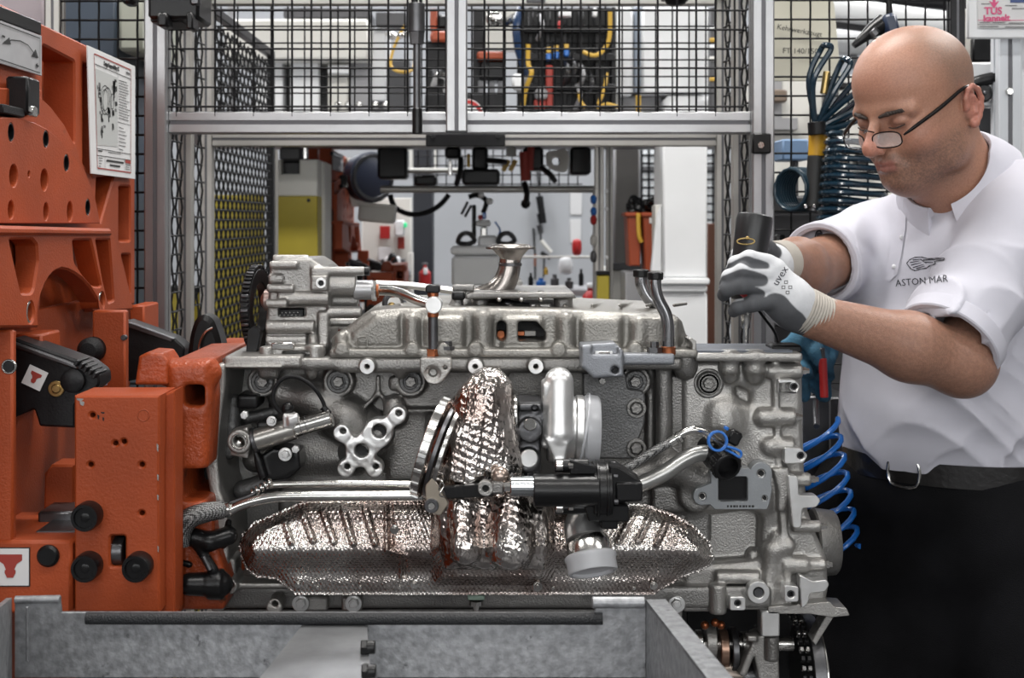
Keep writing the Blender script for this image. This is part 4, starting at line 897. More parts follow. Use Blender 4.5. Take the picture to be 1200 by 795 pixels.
linX([(125, 188), (145, 191)], X1, .0034, sg, 'footer_line', INK); linX([(129, 193.5), (141, 195.3)], X1, .0034, sg, 'footer_line', INK)
linX([(147, 189), (153, 190.3)], X1, .006, sg, 'red_field', INK_R)
for k in range(4): linX([(116, 185+k*3.2), (rr.uniform(118, 121.5), 185.6+k*3.2)], X1, .0014, sg, 'text_line', INK_G)
for k in range(3): linX([(147.5, 193+k*2.6), (rr.uniform(150, 153), 193.8+k*2.6)], X1, .0014, sg, 'text_line', INK_G)
linX([(115, 176.5), (120, 177.3)], X1, .002, sg, 'text_line'); linX([(127, 178.5), (142, 180.5)], X1, .0013, sg, 'text_line', INK_G)
# exploded engine drawing
dr = MB().plateX([(112, 80), (137.5, 91), (137.5, 172), (114, 170)], X1-.0003, .0003, None, 0).build('drawing_field', M('drawing_grey', (.42, .43, .42), .6), sg)
for cx, cy, a, b in ((123, 117, 5.5, 17), (123, 117, 3.8, 12.5), (126, 118, 5, 16), (131.5, 118, 2.2, 9)):
    linX([(cx+a*math.cos(t*.3927), cy+b*math.sin(t*.3927)+(cx-120)*.1) for t in range(17)], X1+.0002, .0016, dr, 'drawing_line')
for k in range(46):
    cx, cy = rr.choice([(117, 108), (118, 118), (119, 128), (120, 142), (121, 152), (134, 96), (134, 108), (134, 125), (133, 145), (128, 132)]); cx += rr.gauss(0, 1.2); cy += rr.gauss(0, 4.5)
    w_, h_ = rr.uniform(.5, 1.5), rr.uniform(1.5, 4); MB().plateX([(cx-w_, cy-h_), (cx+w_*.6, cy-h_*.9), (cx+w_, cy+h_*.8), (cx-w_*.7, cy+h_)], X1+.0003, .0003, None, 0).build('drawing_part', rr.choice([INK, INK_G]), dr)
# ================================================================== the engine
EN = thing('engine', (P(560, 0, 2.0).x, 2.05, P(0, 720, 2.0).z), 'bare aluminium twelve cylinder engine with turbocharger and foil heat shields on the orange stand', 'engine')
def tubep(name, mat, pts, r, Y=None, n=12, sub=6, parent=None):
    """tube through (px, py[, Y]) points, radius in px"""
    q = [P(p[0], p[1], p[2] if len(p) > 2 else Y) for p in pts]; yy = Y or pts[0][2]
    rr_ = [S(x, yy) for x in r] if hasattr(r, '__len__') else S(r, yy)
    return MB().tube(q, rr_, n, sub).build(name, mat, parent or EN)
def cylx(name, mat, x0, x1, y, r, Y, parent=None, n=22, r2=None, y1=None):
    return MB().cyl(P(x0, y, Y), P(x1, y if y1 is None else y1, Y), S(r, Y), None if r2 is None else S(r2, Y), n).build(name, mat, parent or EN)
# ---- cylinder block and head casting
sd = SDF()
sd.bpx(325, 424, 800, 712, 1.945, .42, .01); sd.bpx(262, 424, 345, 712, 2.01, .36, .01)
sd.bpx(258, 420, 800, 434, 1.892, .46, .006)                       # deck rail
sd.cap(P(400, 431, 1.90), P(690, 431, 1.90), S(6, 1.9), None, .006)
sd.bpx(262, 688, 905, 714, 1.905, .40, .005)                       # sump rail
sd.bpx(262, 676, 330, 690, 1.92, .2, .005)
sd.chain([P(330, 462, 1.95), P(368, 468, 1.945), P(405, 492, 1.935), P(440, 520, 1.94)], [S(17, 1.94), S(19, 1.94), S(21, 1.94), S(18, 1.94)], .02)
sd.cap(P(300, 538, 1.97), P(415, 534, 1.95), S(16, 1.95), None, .012)
sd.cap(P(330, 452, 1.97), P(325, 540, 1.98), S(14, 1.95), None, .015)
sd.cap(P(352, 450, 1.96), P(350, 500, 1.97), S(9, 1.95), None, .01)
for x, y in ((307, 448), (396, 448), (481, 448), (745, 448), (831, 450)):
    sd.cyY(x, y, 18, 1.922, .06, .003, .006); sd.cyY(x, y, 13.5, 1.915, .0105, .001, .002, 's')
for x, y, Yq in ((430, 430, 1.872), (557, 430, 1.872), (628, 430, 1.872)):
    sd.cyY(x, y, 9.5, Yq, .06, .0015, .003); sd.cyY(x, y, 3, Yq-.01, .03, .001, .001, 's')
for a, c in (((443, 442), (443, 462)), ((443, 462), (428, 477)), ((443, 462), (461, 476))): sd.cap(P(*a, 1.935), P(*c, 1.935), S(3, 1.93), None, .006)
sd.poly([(430, 480), (443, 466), (458, 480), (446, 488)], 1.93, .04, .002, .006, 's')
sd.bpx(472, 479, 640, 484, 1.937, .03, .003, .006); sd.bpx(455, 484, 500, 565, 1.94, .03, .006, .01)
sd.cap(P(461, 452, 1.93), P(461, 446, 1.93), S(6, 1.93), None, .006)
sd.cap(P(462, 488, 1.93), P(462, 476, 1.93), S(13, 1.93), None, .01)
sd.cap(P(778, 428, 1.925), P(778, 552, 1.925), S(9, 1.92), None, .008); sd.cap(P(762, 436, 1.94), P(762, 540, 1.94), S(5, 1.92), None, .006)
sd.bpx(786, 440, 829, 560, 1.935, .05, .004, .008); sd.bpx(700, 560, 800, 690, 1.93, .08, .01, .02)
sd.bpx(800, 570, 835, 640, 1.925, .08, .01, .015); sd.cyY(816, 582, 20, 1.905, .08, .006, .015)
sd.chain([P(745, 560, 1.92), P(785, 548, 1.915), P(825, 560, 1.92)], S(16, 1.92), .015)
sd.bpx(764, 571, 800, 602, 1.918, .05, .006, .006)
for x in (520, 600, 690): sd.cap(P(x, 690, 1.915), P(x, 560, 1.94), S(8, 1.92), None, .01)
for x in (310, 320, 365, 470, 590): sd.cap(P(x, 430, 1.905), P(x, 437, 1.905), S(8, 1.9), None, .006)
blk = sd.build('cylinder_block', ALU, EN, .0024, 1)
# ---- bell flange on the left
sd = SDF(); sd.poly([(243, 427), (264, 427), (264, 452), (258, 500), (255, 540), (258, 575), (266, 600), (268, 650), (262, 718), (247, 718), (250, 600), (240, 545), (242, 500)], 1.865, .40, .003)
sd.build('bell_flange', ALU_L, EN, .0022, 1)
sd = SDF(); sd.bpx(262, 418, 352, 431, 1.872, .30, .003); sd.bpx(262, 428, 330, 432, 1.868, .02, .001); sd.build('deck_edge', ALU_L, EN, .002, 0)
# ---- bolts
for x, y in ((307, 448), (396, 448), (481, 448), (745, 448), (831, 450)):
    bb = MB(); bb.ringY(x, y, 13, 8.5, 1.921, .004).cyY(x, y, 9, 1.9235, .002); w_ = bb.build('washer', ALU_D if x < 800 else ALU, EN); MB().hexY(x, y, 6.8, 1.913, .012).build('bolt_head', ALU, w_)
for x, y in ((430, 430), (557, 430), (628, 430)):
    MB().ringY(x, y, 9, 3.2, 1.8712, .003).build('boss_face', MACH, EN)
# ---- drilled tab hanging from the rail
sd = SDF(); sd.poly(rpoly([(492, 420), (529, 420), (529, 434), (518, 449), (510, 452), (501, 449), (492, 436)], 3), 1.868, .03, .001)
sd.cyY(506.5, 439, 5, 1.85, .03, .001, .001, 's'); sd.cyY(506.5, 439, 8.5, 1.862, .008, .0005, .003, 's'); sd.cyY(521, 433, 2.2, 1.85, .03, .0005, .001, 's'); sd.build('lifting_tab', ALU_L, EN, .0012, 1)
# ---- exhaust port flange
sd = SDF(); Yf = 1.885
circs = [(443, 508, 17), (422, 531, 17), (400, 508, 10), (466, 487, 10), (405, 550, 10), (439, 550, 10)]
for x, y, r in circs: sd.cyY(x, y, r, Yf, .028, .0012, .003)
for i, j, r in ((0, 1, 15), (2, 1, 7), (3, 0, 8), (4, 1, 8), (5, 1, 8)):
    (xa, ya, _), (xb, yb, _) = circs[i], circs[j]; d = Vector((xb-xa, yb-ya)).normalized(); n = Vector((-d.y, d.x))*r
    sd.poly([(xa+n.x, ya+n.y), (xb+n.x, yb+n.y), (xb-n.x, yb-n.y), (xa-n.x, ya-n.y)], Yf, .028, .0012, .005)
for x, y, r in ((443, 508, 8.5), (422, 531, 8.5), (400, 508, 3.6), (466, 487, 3.6), (405, 550, 3.6), (439, 550, 3.6)): sd.cyY(x, y, r, Yf-.02, .08, .001, .0012, 's')
pf = sd.build('port_flange', MACH, EN, .0013, 1)
for x, y, r in ((443, 508, 9), (422, 531, 9), (400, 508, 4.2), (466, 487, 4.2), (405, 550, 4.2), (439, 550, 4.2)): MB().cyY(x, y, r, Yf+.022, .002).build('bore', BLKM, pf)
sd = SDF(); sd.cap(P(443, 508, 1.93), P(420, 490, 1.97), S(20, 1.93), S(24, 1.95), .01); sd.cap(P(422, 531, 1.93), P(400, 530, 1.97), S(18, 1.93), S(20, 1.95), .01); sd.cap(P(466, 487, 1.915), P(466, 487, 1.95), S(11, 1.92), S(15, 1.92)); sd.build('exhaust_runner', ALU, EN, .002, 1)

# ---- cam cover
sd = SDF(); COVER = M('cover_magnesium', (.225, .217, .20), .38, .62, (330, .55), .14, 9)
sd.poly([(388, 417), (388, 397), (396, 389), (406, 384), (418, 374), (434, 365), (470, 361), (560, 361), (660, 363), (788, 369), (800, 377), (805, 393), (815, 399), (816, 417)], 1.925, .34, .010)
sd.bpx(386, 410, 818, 420, 1.895, .36, .003)
for x, r, y0 in ((566, 11, 374), (663, 10, 376), (748, 9, 380), (483, 10, 376), (400, 9, 398)): sd.cap(P(x, y0, 1.922), P(x, 414, 1.918), S(r, 1.92), None, .008)
for x in (520, 612, 705, 773): sd.bpx(x-24, 372, x+24, 408, 1.914, .05, .008, .008)
for x0, x1 in ((415, 462),): sd.poly([(408, 408), (412, 390), (440, 371), (468, 368), (470, 408)], 1.916, .05, .008, .006)
for x in range(470, 800, 32): sd.cap(P(x, 358, 1.98), P(x+14, 356, 2.2), S(2.2, 2), None, .004)
for x, y in ((557, 411), (655, 411), (745, 411), (400, 411), (483, 411), (520, 411), (720, 411)): sd.cyY(x, y-1, 8, 1.893, .03, .002, .004)
sd.poly(rrect(582.5, 381, 594, 405.5, 5.5), 1.85, .20, .001, .002, 's'); sd.poly(rpoly([(608, 381), (631, 381), (642, 395), (642, 405.5), (608, 405.5)], 3), 1.85, .20, .001, .002, 's')
cc = sd.build('cam_cover', COVER, EN, .0022, 1)
MB().boxpx(575, 376, 650, 410, 2.0, .01).build('window_back', BLKM, cc)
MB().cyY(587, 392, 5, 1.97, .01).build('copper_plug', COPPER, cc); MB().boxpx(610, 388, 628, 394, 1.97, .01).build('sensor_bar', CREAM, cc); MB().boxpx(606, 388, 615, 394, 1.965, .01).build('sensor_tip', COPPER, cc)
for x, y in ((557, 408), (655, 408), (745, 408), (400, 408), (483, 408)):
    MB().cyl(P(x, y+2, 1.903), P(x, y-1.5, 1.903), S(8, 1.9), None, 18).build('cover_washer', STEEL_D, cc); MB().lathe(P(x, y-1, 1.903), (0, 0, 1), [(0, S(5, 1.9)), (.004, S(5, 1.9))], 6).build('cover_bolt', STEEL, cc)
b = MB(); b.tube([P(419, 408, 1.909), P(419, 398, 1.909), P(422, 395, 1.909), P(428, 395, 1.909), P(430, 398, 1.909), P(430, 408, 1.909)], S(.9, 1.9), 6); b.build('date_mark', COVER, cc)
# top plate and horn
sd = SDF(); Yt = 1.97
sd.poly([(545, 346), (555, 343), (672, 343), (676, 350), (545, 351)], Yt, .22, .0015); sd.cyl(P(563, 365, 2.0), P(563, 348, 2.0), S(9, 2), .002); sd.cyl(P(660, 365, 2.0), P(660, 348, 2.0), S(11, 2), .002); sd.cyl(P(600, 362, 2.12), P(600, 348, 2.12), S(11, 2), .002)
tp = sd.build('horn_base_plate', ALU, EN, .0018, 1)
for x in (585, 611, 634): MB().cyl(P(x, 345, 1.99), P(x, 341, 1.99), S(4, 2), None, 12).build('bolt_head', STEEL, tp); MB().sph(P(x, 351, 1.972), S(3.4, 2)).build('nut', STEEL, tp)
for x, y, r in ((600, 356, 8), (588, 358, 5), (615, 357, 6)): MB().cyl(P(x-8, y, 2.03), P(x+10, y+2, 2.03), S(r*.6, 2), None, 14).build('valve_part', STEEL_D, tp)
MB().box(P(633, 359, 2.0), (S(25, 2), .03, S(9, 2)), None, .004).build('actuator_plate', ALU_L, tp)
hs = [(552, 352, 2.06), (566, 349, 2.06), (582, 342, 2.06), (592, 330, 2.06), (597, 315, 2.06), (598, 303, 2.06)]
HORN = M('horn_steel', (.30, .275, .255), .26, 1, (200, .06), .25, 25)
hn = tubep('intake_horn', HORN, hs, [14, 14.5, 15, 14, 13, 12.5], 2.06, 24)
b = MB(); q = P(598.5, 305, 2.06); k_ = 2.06/F
b.lathe(q, (0, 0, 1), [(0, 12.5*k_), (4*k_, 13.5*k_), (10*k_, 19*k_), (13*k_, 22*k_), (13*k_, 29*k_), (15*k_, 29.5*k_), (16*k_, 29*k_), (16.5*k_, 24*k_), (18.5*k_, 22*k_), (18.8*k_, 17*k_), (12*k_, 11.5*k_)], 36, False); b.build('horn_flange', HORN, hn)
MB().ring(P(598, 312, 2.06), (0, 0, 1), S(13.6, 2.06), S(12, 2.06), S(4, 2.06)).build('weld_ring', STEEL_D, hn)
# black clip beside the horn
sd = SDF(); sd.bpx(529, 342, 545, 352, 1.97, .03, .003); sd.build('black_clip', BLK, EN, .002, 0)
sd = SDF(); sd.cap(P(536, 352, 1.985), P(534, 364, 1.985), S(7, 2), S(11, 2)); sd.bpx(530, 334, 556, 342, 1.99, .03, .002); sd.build('clip_stem', ALU, EN, .002, 1)
# ---- pipes at the pump
tubep('oil_pipe', STEEL, [(440, 341, 1.99), (455, 341, 1.985), (470, 344, 1.97), (490, 352, 1.95), (505, 357, 1.94)], 6, 1.97)
tubep('oil_pipe', STEEL, [(440, 333, 2.05), (470, 334, 2.05), (500, 337, 2.05), (545, 343, 2.05)], 4.5, 2.05)
vp = MB().cyl(P(507.5, 414, 1.90), P(507.5, 342, 1.90), S(6, 1.9)).build('banjo_pipe', STEEL_D, EN)
MB().cyl(P(507.5, 418, 1.90), P(507.5, 409, 1.90), S(9, 1.9), None, 6).build('copper_seat', COPPER, vp); MB().cyl(P(507.5, 372, 1.90), P(507.5, 366, 1.90), S(6.8, 1.9)).build('copper_ring', COPPER, vp); MB().cyl(P(507.5, 348, 1.90), P(507.5, 341, 1.90), S(6.6, 1.9)).build('copper_ring', COPPER, vp)
MB().cyY(508, 358, 10, 1.875, .03, 28).build('banjo_bolt', MACH, vp); MB().boxpx(498.5, 334.5, 515.5, 343.5, 1.885, .03, .002).build('cap', BLK, vp)
MB().lathe(P(525, 410, 1.90), (0, 0, 1), [(0, S(8, 1.9)), (.005, S(8, 1.9)), (.005, S(5, 1.9)), (.012, S(5, 1.9))], 6).build('rail_nut', STEEL_D, EN)
# ring gear at the left of cover
b = MB(); b.ring(P(461, 356, 2.05), (.35, -1, .1), S(14, 2.05), S(9, 2.05), .012); b.build('pulley_ring', STEEL_D, EN); MB().sph(P(459, 359, 2.04), S(5, 2), 12, 8).build('pulley_bolt', BRASS, EN)
# ---- bent breather tubes on the right
for x0, y0, pts in ((760, 318, [(751, 322), (752, 335), (760, 350), (775, 362), (778, 372)]), (768, 325, [(768, 325), (768, 338), (772, 352), (780, 368), (783, 385), (783, 412)])):
    Yq = 2.06 if x0 == 760 else 1.893
    tb = tubep('breather_tube', M('tube_steel', (.27, .27, .28), .24, 1, None, .15, 20), [(x, y, Yq) for x, y in pts], 7.2, Yq, 16); x, y = pts[0]
    MB().cyl(P(x, y+3, Yq), P(x, y-6, Yq), S(9.3, Yq), None, 20).build('cap', BLK, tb)
MB().cyl(P(783, 416, 1.893), P(783, 406, 1.893), S(9, 1.893), None, 16).build('copper_seat', COPPER, EN)
# ---- oil pump housing at top left
sd = SDF(); Yo = 1.96
sd.poly([(316, 308), (330, 304), (364, 303), (378, 312), (388, 322), (389, 345), (384, 372), (381, 414), (313, 414), (311, 380), (314, 345)], Yo, .16, .006)
for x0, x1, y, r, dy in ((316, 349, 311, 5, -.01), (313, 345, 338, 5, -.012), (311, 337, 356, 5.4, -.016), (326, 386, 350, 8, -.004), (312, 369, 383, 8, -.012), (312, 360, 398, 7, -.006), (365, 428, 318, 5.5, .0), (380, 418, 335, 13, .01), (384, 424, 366, 7, .0), (384, 428, 378, 5, .03), (384, 420, 352, 9, .02), (320, 362, 303, 4.5, .02)):
    sd.cyl(P(x0, y, Yo+dy), P(x1, y, Yo+dy), S(r, Yo), .002, .004)
sd.bpx(314, 322, 332, 332, Yo-.003, .02); sd.bpx(364, 323, 384, 341, Yo-.014, .04, .002); sd.bpx(372, 366, 385, 412, Yo-.012, .03, .004)
sd.bpx(308, 407, 380, 420, Yo-.05, .16, .003); sd.cyl(P(313, 424, 1.915), P(313, 406, 1.915), S(9, 1.92), .002); sd.cyl(P(369, 430, 1.915), P(369, 404, 1.915), S(10, 1.92), .002); sd.cap(P(367, 408, Yo-.03), P(367, 396, Yo-.02), S(5, Yo))
sd.bpx(330, 413, 362, 419, Yo-.06, .03, .001, .002, 's'); sd.bpx(322.5, 363, 354, 373, Yo-.03, .05, .002, .002, 's')
op = sd.build('oil_pump', ALU_L, EN, .0019, 1)
MB().boxpx(321, 362, 356, 374, Yo+.012, .01).build('vent_screen', BLK, op)
for k in range(12): MB().cyY(326+k*2.3, 366.5+(k % 2)*3, .7, Yo+.010, .003, 6).build('screen_hole', STEEL, op)
MB().ringY(376, 332, 6.5, 3.2, Yo-.017, .005).build('port_ring', MACH, op); MB().cyY(376, 332, 3.4, Yo-.0145, .002).build('port_bore', BLKM, op)
cylx('pump_outlet', M('outlet_grey', (.36, .36, .37), .35, .6), 415, 438, 340, 11.5, Yo+.01, op)
MB().lathe(P(436, 341, Yo+.01), (1, 0, 0), [(0, S(12.5, 2)), (S(5, 2), S(12.5, 2))], 6).build('outlet_nut', STEEL, op); cylx('copper_washer', COPPER, 441, 444, 341, 8, Yo+.01, op)
MB().cyl(P(427, 318, Yo), P(433, 318, Yo), S(5, Yo)).build('black_plug', BLK, op)
MB().boxpx(318, 402, 345, 410, Yo-.055, .02).build('bracket_slot', STEEL, op)
# chain sprocket seen edge-on
c0 = P(301, 361, 2.0); ax = Vector((1, -.12, .0)).normalized()
cs_ = MB().ring(c0-ax*.008, ax, S(46, 2.0), S(30, 2.0), .014, 40).build('chain_sprocket', BLKM, EN)
for k in range(56):
    a = 2*math.pi*k/56; u = ax.orthogonal().normalized(); v = ax.cross(u); q = c0+(u*math.cos(a)+v*math.sin(a))*S(49, 2)
    Rm = frame((0, 0, 0), ax, u*math.cos(a)+v*math.sin(a)).to_3x3(); MB().box(q, (.011, .0045, .0042), Rm).build('chain_link', STEEL_D if k % 3 == 0 else BLKM, cs_)
MB().lathe(P(306, 352, 1.99), (1, 0, 0), [(0, .006), (.006, .016), (.02, .016)], 20).build('sprocket_hub', M('bronze_hub', (.30, .22, .2), .35, .7), cs_)
MB().plateY(rpoly([(288, 415), (290, 386), (298, 382), (306, 390), (300, 418)], 4), 1.94, .02).build('chain_guide', BLK, EN)
# ---- solenoid at the left
sol = MB().cyl(P(300, 516, 1.865), P(346, 502, 1.865), S(13, 1.87), None, 28).build('starter_solenoid', M('solenoid_steel', (.35, .34, .32), .3, .9, (200, .1), .15, 20), EN)
MB().cyl(P(344, 502.5, 1.865), P(389, 489.5, 1.865), S(10.5, 1.87), None, 28).build('solenoid_nose', STEEL, sol)
for t_ in (.2, .34): q = P(344, 502.5, 1.865).lerp(P(389, 489.5, 1.865), t_); MB().ring(q, P(389, 489.5, 1.865)-P(344, 502.5, 1.865), S(10.9, 1.87), S(9, 1.87), .001).build('groove_ring', STEEL_D, sol)
MB().cyl(P(296, 517, 1.865), P(301, 515.5, 1.865), S(15, 1.87), None, 24).build('solenoid_end', STEEL_D, sol)
sd = SDF(); sd.cyY(280, 518, 14, 1.85, .03, .002, .004); sd.poly([(268, 518), (272, 505), (290, 500), (294, 520), (290, 538), (270, 534)], 1.857, .03, .002); sd.cyY(280, 518, 8, 1.84, .03, .001, .001, 's'); ml = sd.build('mount_lug', ALU_L, EN, .0015, 1)
MB().ringY(280, 518, 10, 8, 1.847, .01).build('lug_ring', STEEL, ml); MB().sph(P(280, 519, 1.872), S(8, 1.87)).build('lug_ball', STEEL, ml)
sd = SDF(); sd.bpx(331, 485, 345, 503, 1.848, .02, .002); sd.cyl(P(338, 492, 1.85), P(350, 487, 1.85), S(4, 1.85)); sd.cyl(P(338, 497, 1.85), P(350, 493, 1.85), S(3.4, 1.85)); sd.build('solenoid_bracket', MACH, sol, .0015, 1)
tubep('black_cable', RUB, [(330, 484, 1.86), (321, 472, 1.86), (322, 455, 1.86), (334, 443, 1.86), (350, 443, 1.86), (366, 453, 1.86), (377, 468, 1.865), (382, 482, 1.865)], 2.4, 1.86, 10)
cylx('cable_boot', BLK, 378, 386, 477, 4, 1.865, None, 12, None, 486); MB().sph(P(337, 479, 1.86), S(7.5, 1.86), 16, 10).build('terminal_cap', BLK, EN)
for x, y, r in ((318, 494, 6), (334, 533, 8), (286, 487, 5), (346, 527, 5)): bolt(x, y, r, 1.852, EN, .008, r > 5)
sd = SDF(); sd.bpx(277, 463, 302, 480, 1.90, .06, .004); sd.bpx(300, 495, 330, 506, 1.875, .04, .004); sd.poly([(305, 535), (320, 525), (350, 530), (352, 550), (338, 562), (308, 566)], 1.875, .06, .004); sd.poly([(296, 520), (306, 540), (312, 560), (304, 564), (298, 545)], 1.86, .02, .002); sd.build('wiring_block', BLK, EN, .002, 1)
sd = SDF(); sd.chain([P(274, 470, 1.94), P(272, 500, 1.93), P(268, 530, 1.93)], S(9, 1.93)); sd.cap(P(290, 490, 1.94), P(345, 478, 1.96), S(7, 1.9)); sd.cap(P(285, 575, 1.93), P(330, 560, 1.93), S(12, 1.93)); sd.build('water_gallery', ALU_D, EN, .0024, 1)
# ---- polished pipes along the block
tubep('polished_pipe', STEEL, [(316, 569, 1.84), (330, 568, 1.838), (400, 567, 1.835), (500, 568, 1.83)], 4.2, 1.84, 14)
tubep('polished_pipe', STEEL, [(266, 600, 1.82), (278, 594, 1.82), (296, 588, 1.82), (318, 583.5, 1.82), (345, 582, 1.82), (420, 581.5, 1.82), (495, 581, 1.82)], 6.2, 1.82, 16)
tubep('pipe_bracket', STEEL_D, [(270, 590, 1.83), (290, 583, 1.83), (300, 578, 1.83)], 3, 1.83, 8)
for k in range(5): MB().ring(P(296+k*5, 578-k*3, 1.835), (1, 0, .45), S(5.5, 1.83), S(4, 1.83), .003).build('bellows_ring', STEEL, EN)
tubep('braided_hose', BRAID, [(212, 640, 1.80), (213, 622, 1.80), (222, 608, 1.80), (240, 601, 1.805), (262, 598, 1.815)], [10, 12, 12.5, 12, 10], 1.8, 18)
cylx('hose_ferrule', STEEL, 258, 271, 599.5, 8.5, 1.818, None, 20, None, 596.5)
sd = SDF(); sd.chain([P(226, 630, 1.82), P(246, 635, 1.82), P(268, 628, 1.83)], S(11, 1.82)); sd.cap(P(232, 640, 1.82), P(250, 668, 1.82), S(6, 1.82)); sd.cap(P(222, 685, 1.82), P(258, 685, 1.83), S(13, 1.82), S(15, 1.82)); sd.cyl(P(244, 685, 1.83), P(262, 685, 1.83), S(18, 1.83)); sd.cap(P(262, 640, 1.83), P(268, 612, 1.84), S(4, 1.8)); sd.cap(P(208, 658, 1.83), P(222, 662, 1.83), S(4, 1.8)); sd.build('hose_union', BLK, EN, .002, 1)
tubep('union_pin', STEEL_D, [(238, 652, 1.81), (246, 668, 1.81)], 3.5, 1.81, 10, 1)
# ---- lower foil heat shield: embossed sheet with pressed ribs
outl = [(282, 655), (279, 640), (283, 626), (296, 612), (320, 602), (352, 588), (362, 585), (492, 584), (520, 590), (640, 592), (690, 604), (722, 600), (738, 590), (756, 590), (790, 602), (815, 616), (832, 634), (838, 655), (834, 664), (818, 672), (798, 679), (768, 697.5), (345, 697.5), (336, 690), (322, 680), (300, 678), (287, 668)]
def inpoly(x, y, poly):
    r = np.zeros(x.shape, bool); n = len(poly)
    for i in range(n):
        (xa, ya), (xb, yb) = poly[i], poly[i-1]; c = ((ya > y) != (yb > y)) & (x < (xb-xa)*(y-ya)/(yb-ya+1e-9)+xa); r ^= c
    return r
def segd(x, y, a, b):
    ex, ey = b[0]-a[0], b[1]-a[1]; t = np.clip(((x-a[0])*ex+(y-a[1])*ey)/(ex*ex+ey*ey), 0, 1); return np.hypot(x-a[0]-t*ex, y-a[1]-t*ey)
def polyd(x, y, poly):
    d = 1e9
    for i in range(len(poly)): d = np.minimum(d, segd(x, y, poly[i], poly[i-1]))
    return d
def sheet(name, outl, depth, mat, parent, st=1.3, thick=.0015):
    xs = np.arange(min(p_[0] for p_ in outl)-1, max(p_[0] for p_ in outl)+2, st); ys = np.arange(min(p_[1] for p_ in outl)-1, max(p_[1] for p_ in outl)+2, st)
    gx, gy = np.meshgrid(xs, ys, indexing='ij'); ok = inpoly(gx, gy, outl); Yg = depth(gx, gy, np.where(ok, polyd(gx, gy, outl), 0))
    V = np.stack([(gx-VX)*Yg/F, Yg, CZ-(gy-VY)*Yg/F], -1); n0, n1 = gx.shape
    I = np.arange(n0*n1).reshape(n0, n1); fo = ok[:-1, :-1] & ok[1:, :-1] & ok[1:, 1:] & ok[:-1, 1:]
    Q = np.stack([I[:-1, :-1], I[:-1, 1:], I[1:, 1:], I[1:, :-1]], -1)[fo]; u, inv = np.unique(Q, return_inverse=True); V = V.reshape(-1, 3)[u]; Q = inv.reshape(-1, 4)
    m = len(V); V2 = V.copy(); V2[:, 1] += thick
    E = {}
    for q in Q:
        for k in range(4):
            a, b = int(q[k]), int(q[(k+1) % 4]); E[(a, b)] = 1
    rim = [(a, b) for a, b in E if (b, a) not in E]
    Q2 = np.concatenate([Q, Q[:, ::-1]+m, np.array([(b, a, a+m, b+m) for a, b in rim])]); return grid_obj(name, np.concatenate([V, V2]), Q2, mat, parent)
ribs = [((333, 611), (341, 636)), ((354, 601), (367, 634)), ((378, 600), (391, 635)), ((402, 598), (414, 637)), ((428, 598), (440, 637)), ((725, 634), (745, 598)), ((748, 634), (762, 604)), ((769, 638), (781, 612))]
ribs2 = [((341, 608), (350, 632)), ((363, 600), (376, 633)), ((387, 599), (400, 634)), ((411, 598), (424, 636))]
def pl(d, w_): return np.clip(1.35-d/w_, 0, 1)**2*(3-2*np.clip(1.35-d/w_, 0, 1))
def shield_depth(x, y, e):
    def base(yy):
        top = 586+np.clip((330-x)*.25, 0, 20)+np.clip((x-760)*.42, 0, 40); t = np.clip((yy-top)/(648-top), 0, 1); lo = np.clip((yy-645)/27, 0, 1)
        return np.where(yy > 645, 1.814+.040*(lo*lo*(3-2*lo))**.9, 1.852-.038*t)
    d = (base(y-8)+2*base(y-4)+2*base(y)+2*base(y+4)+base(y+8))/8
    endt = np.clip((e-2)/16, 0, 1); d = 1.862+(d-1.862)*(endt*endt*(3-2*endt))**.7
    for a, b in ribs: d = d-.0085*pl(segd(x, y, a, b), 3.8)
    for a, b in (((452, 594), (453, 645)), ((453, 645), (478, 652)), ((470, 650), (470, 676)), ((310, 622), (326, 615)), ((781, 612), (806, 622))): d = d-.005*np.exp(-(segd(x, y, a, b)/2.)**2)
    for a, b in (((458, 594), (459, 640)), ((474, 655), (474, 676))): d = d+.005*np.exp(-(segd(x, y, a, b)/2.2)**2)
    mid = np.clip((x-505)/14, 0, 1)*np.clip((650-x)/18, 0, 1); d = d-.030*mid*np.clip((y-586)/14, 0, 1)*np.clip((686-y)/10, 0, 1)*(1+.35*np.clip((646-y)/6, -1, 1))
    d = d-.0012*np.sin(x*1.9+y*1.1)*np.sin(x*1.1-y*1.7)*np.clip(e/6, 0, 1)
    rimd = np.clip(1-e/2.2, 0, 1); return d-.0025*rimd
hsld = sheet('heat_shield', outl, shield_depth, FOIL, EN)
for x, y, r in ((349, 686, 4.2), (372, 689, 2.4), (422, 689, 2.4), (468, 689, 2.4), (485, 686, 5), (630, 688, 6), (648, 690, 2.4), (743, 690, 2.4), (766, 687, 5), (462, 621, 5.5)):
    yq = 1.848 if y > 640 else 1.80; bolt(x, y, r, yq, hsld, .007, r > 4, STEEL, 'shield_rivet' if r < 4 else 'shield_bolt')
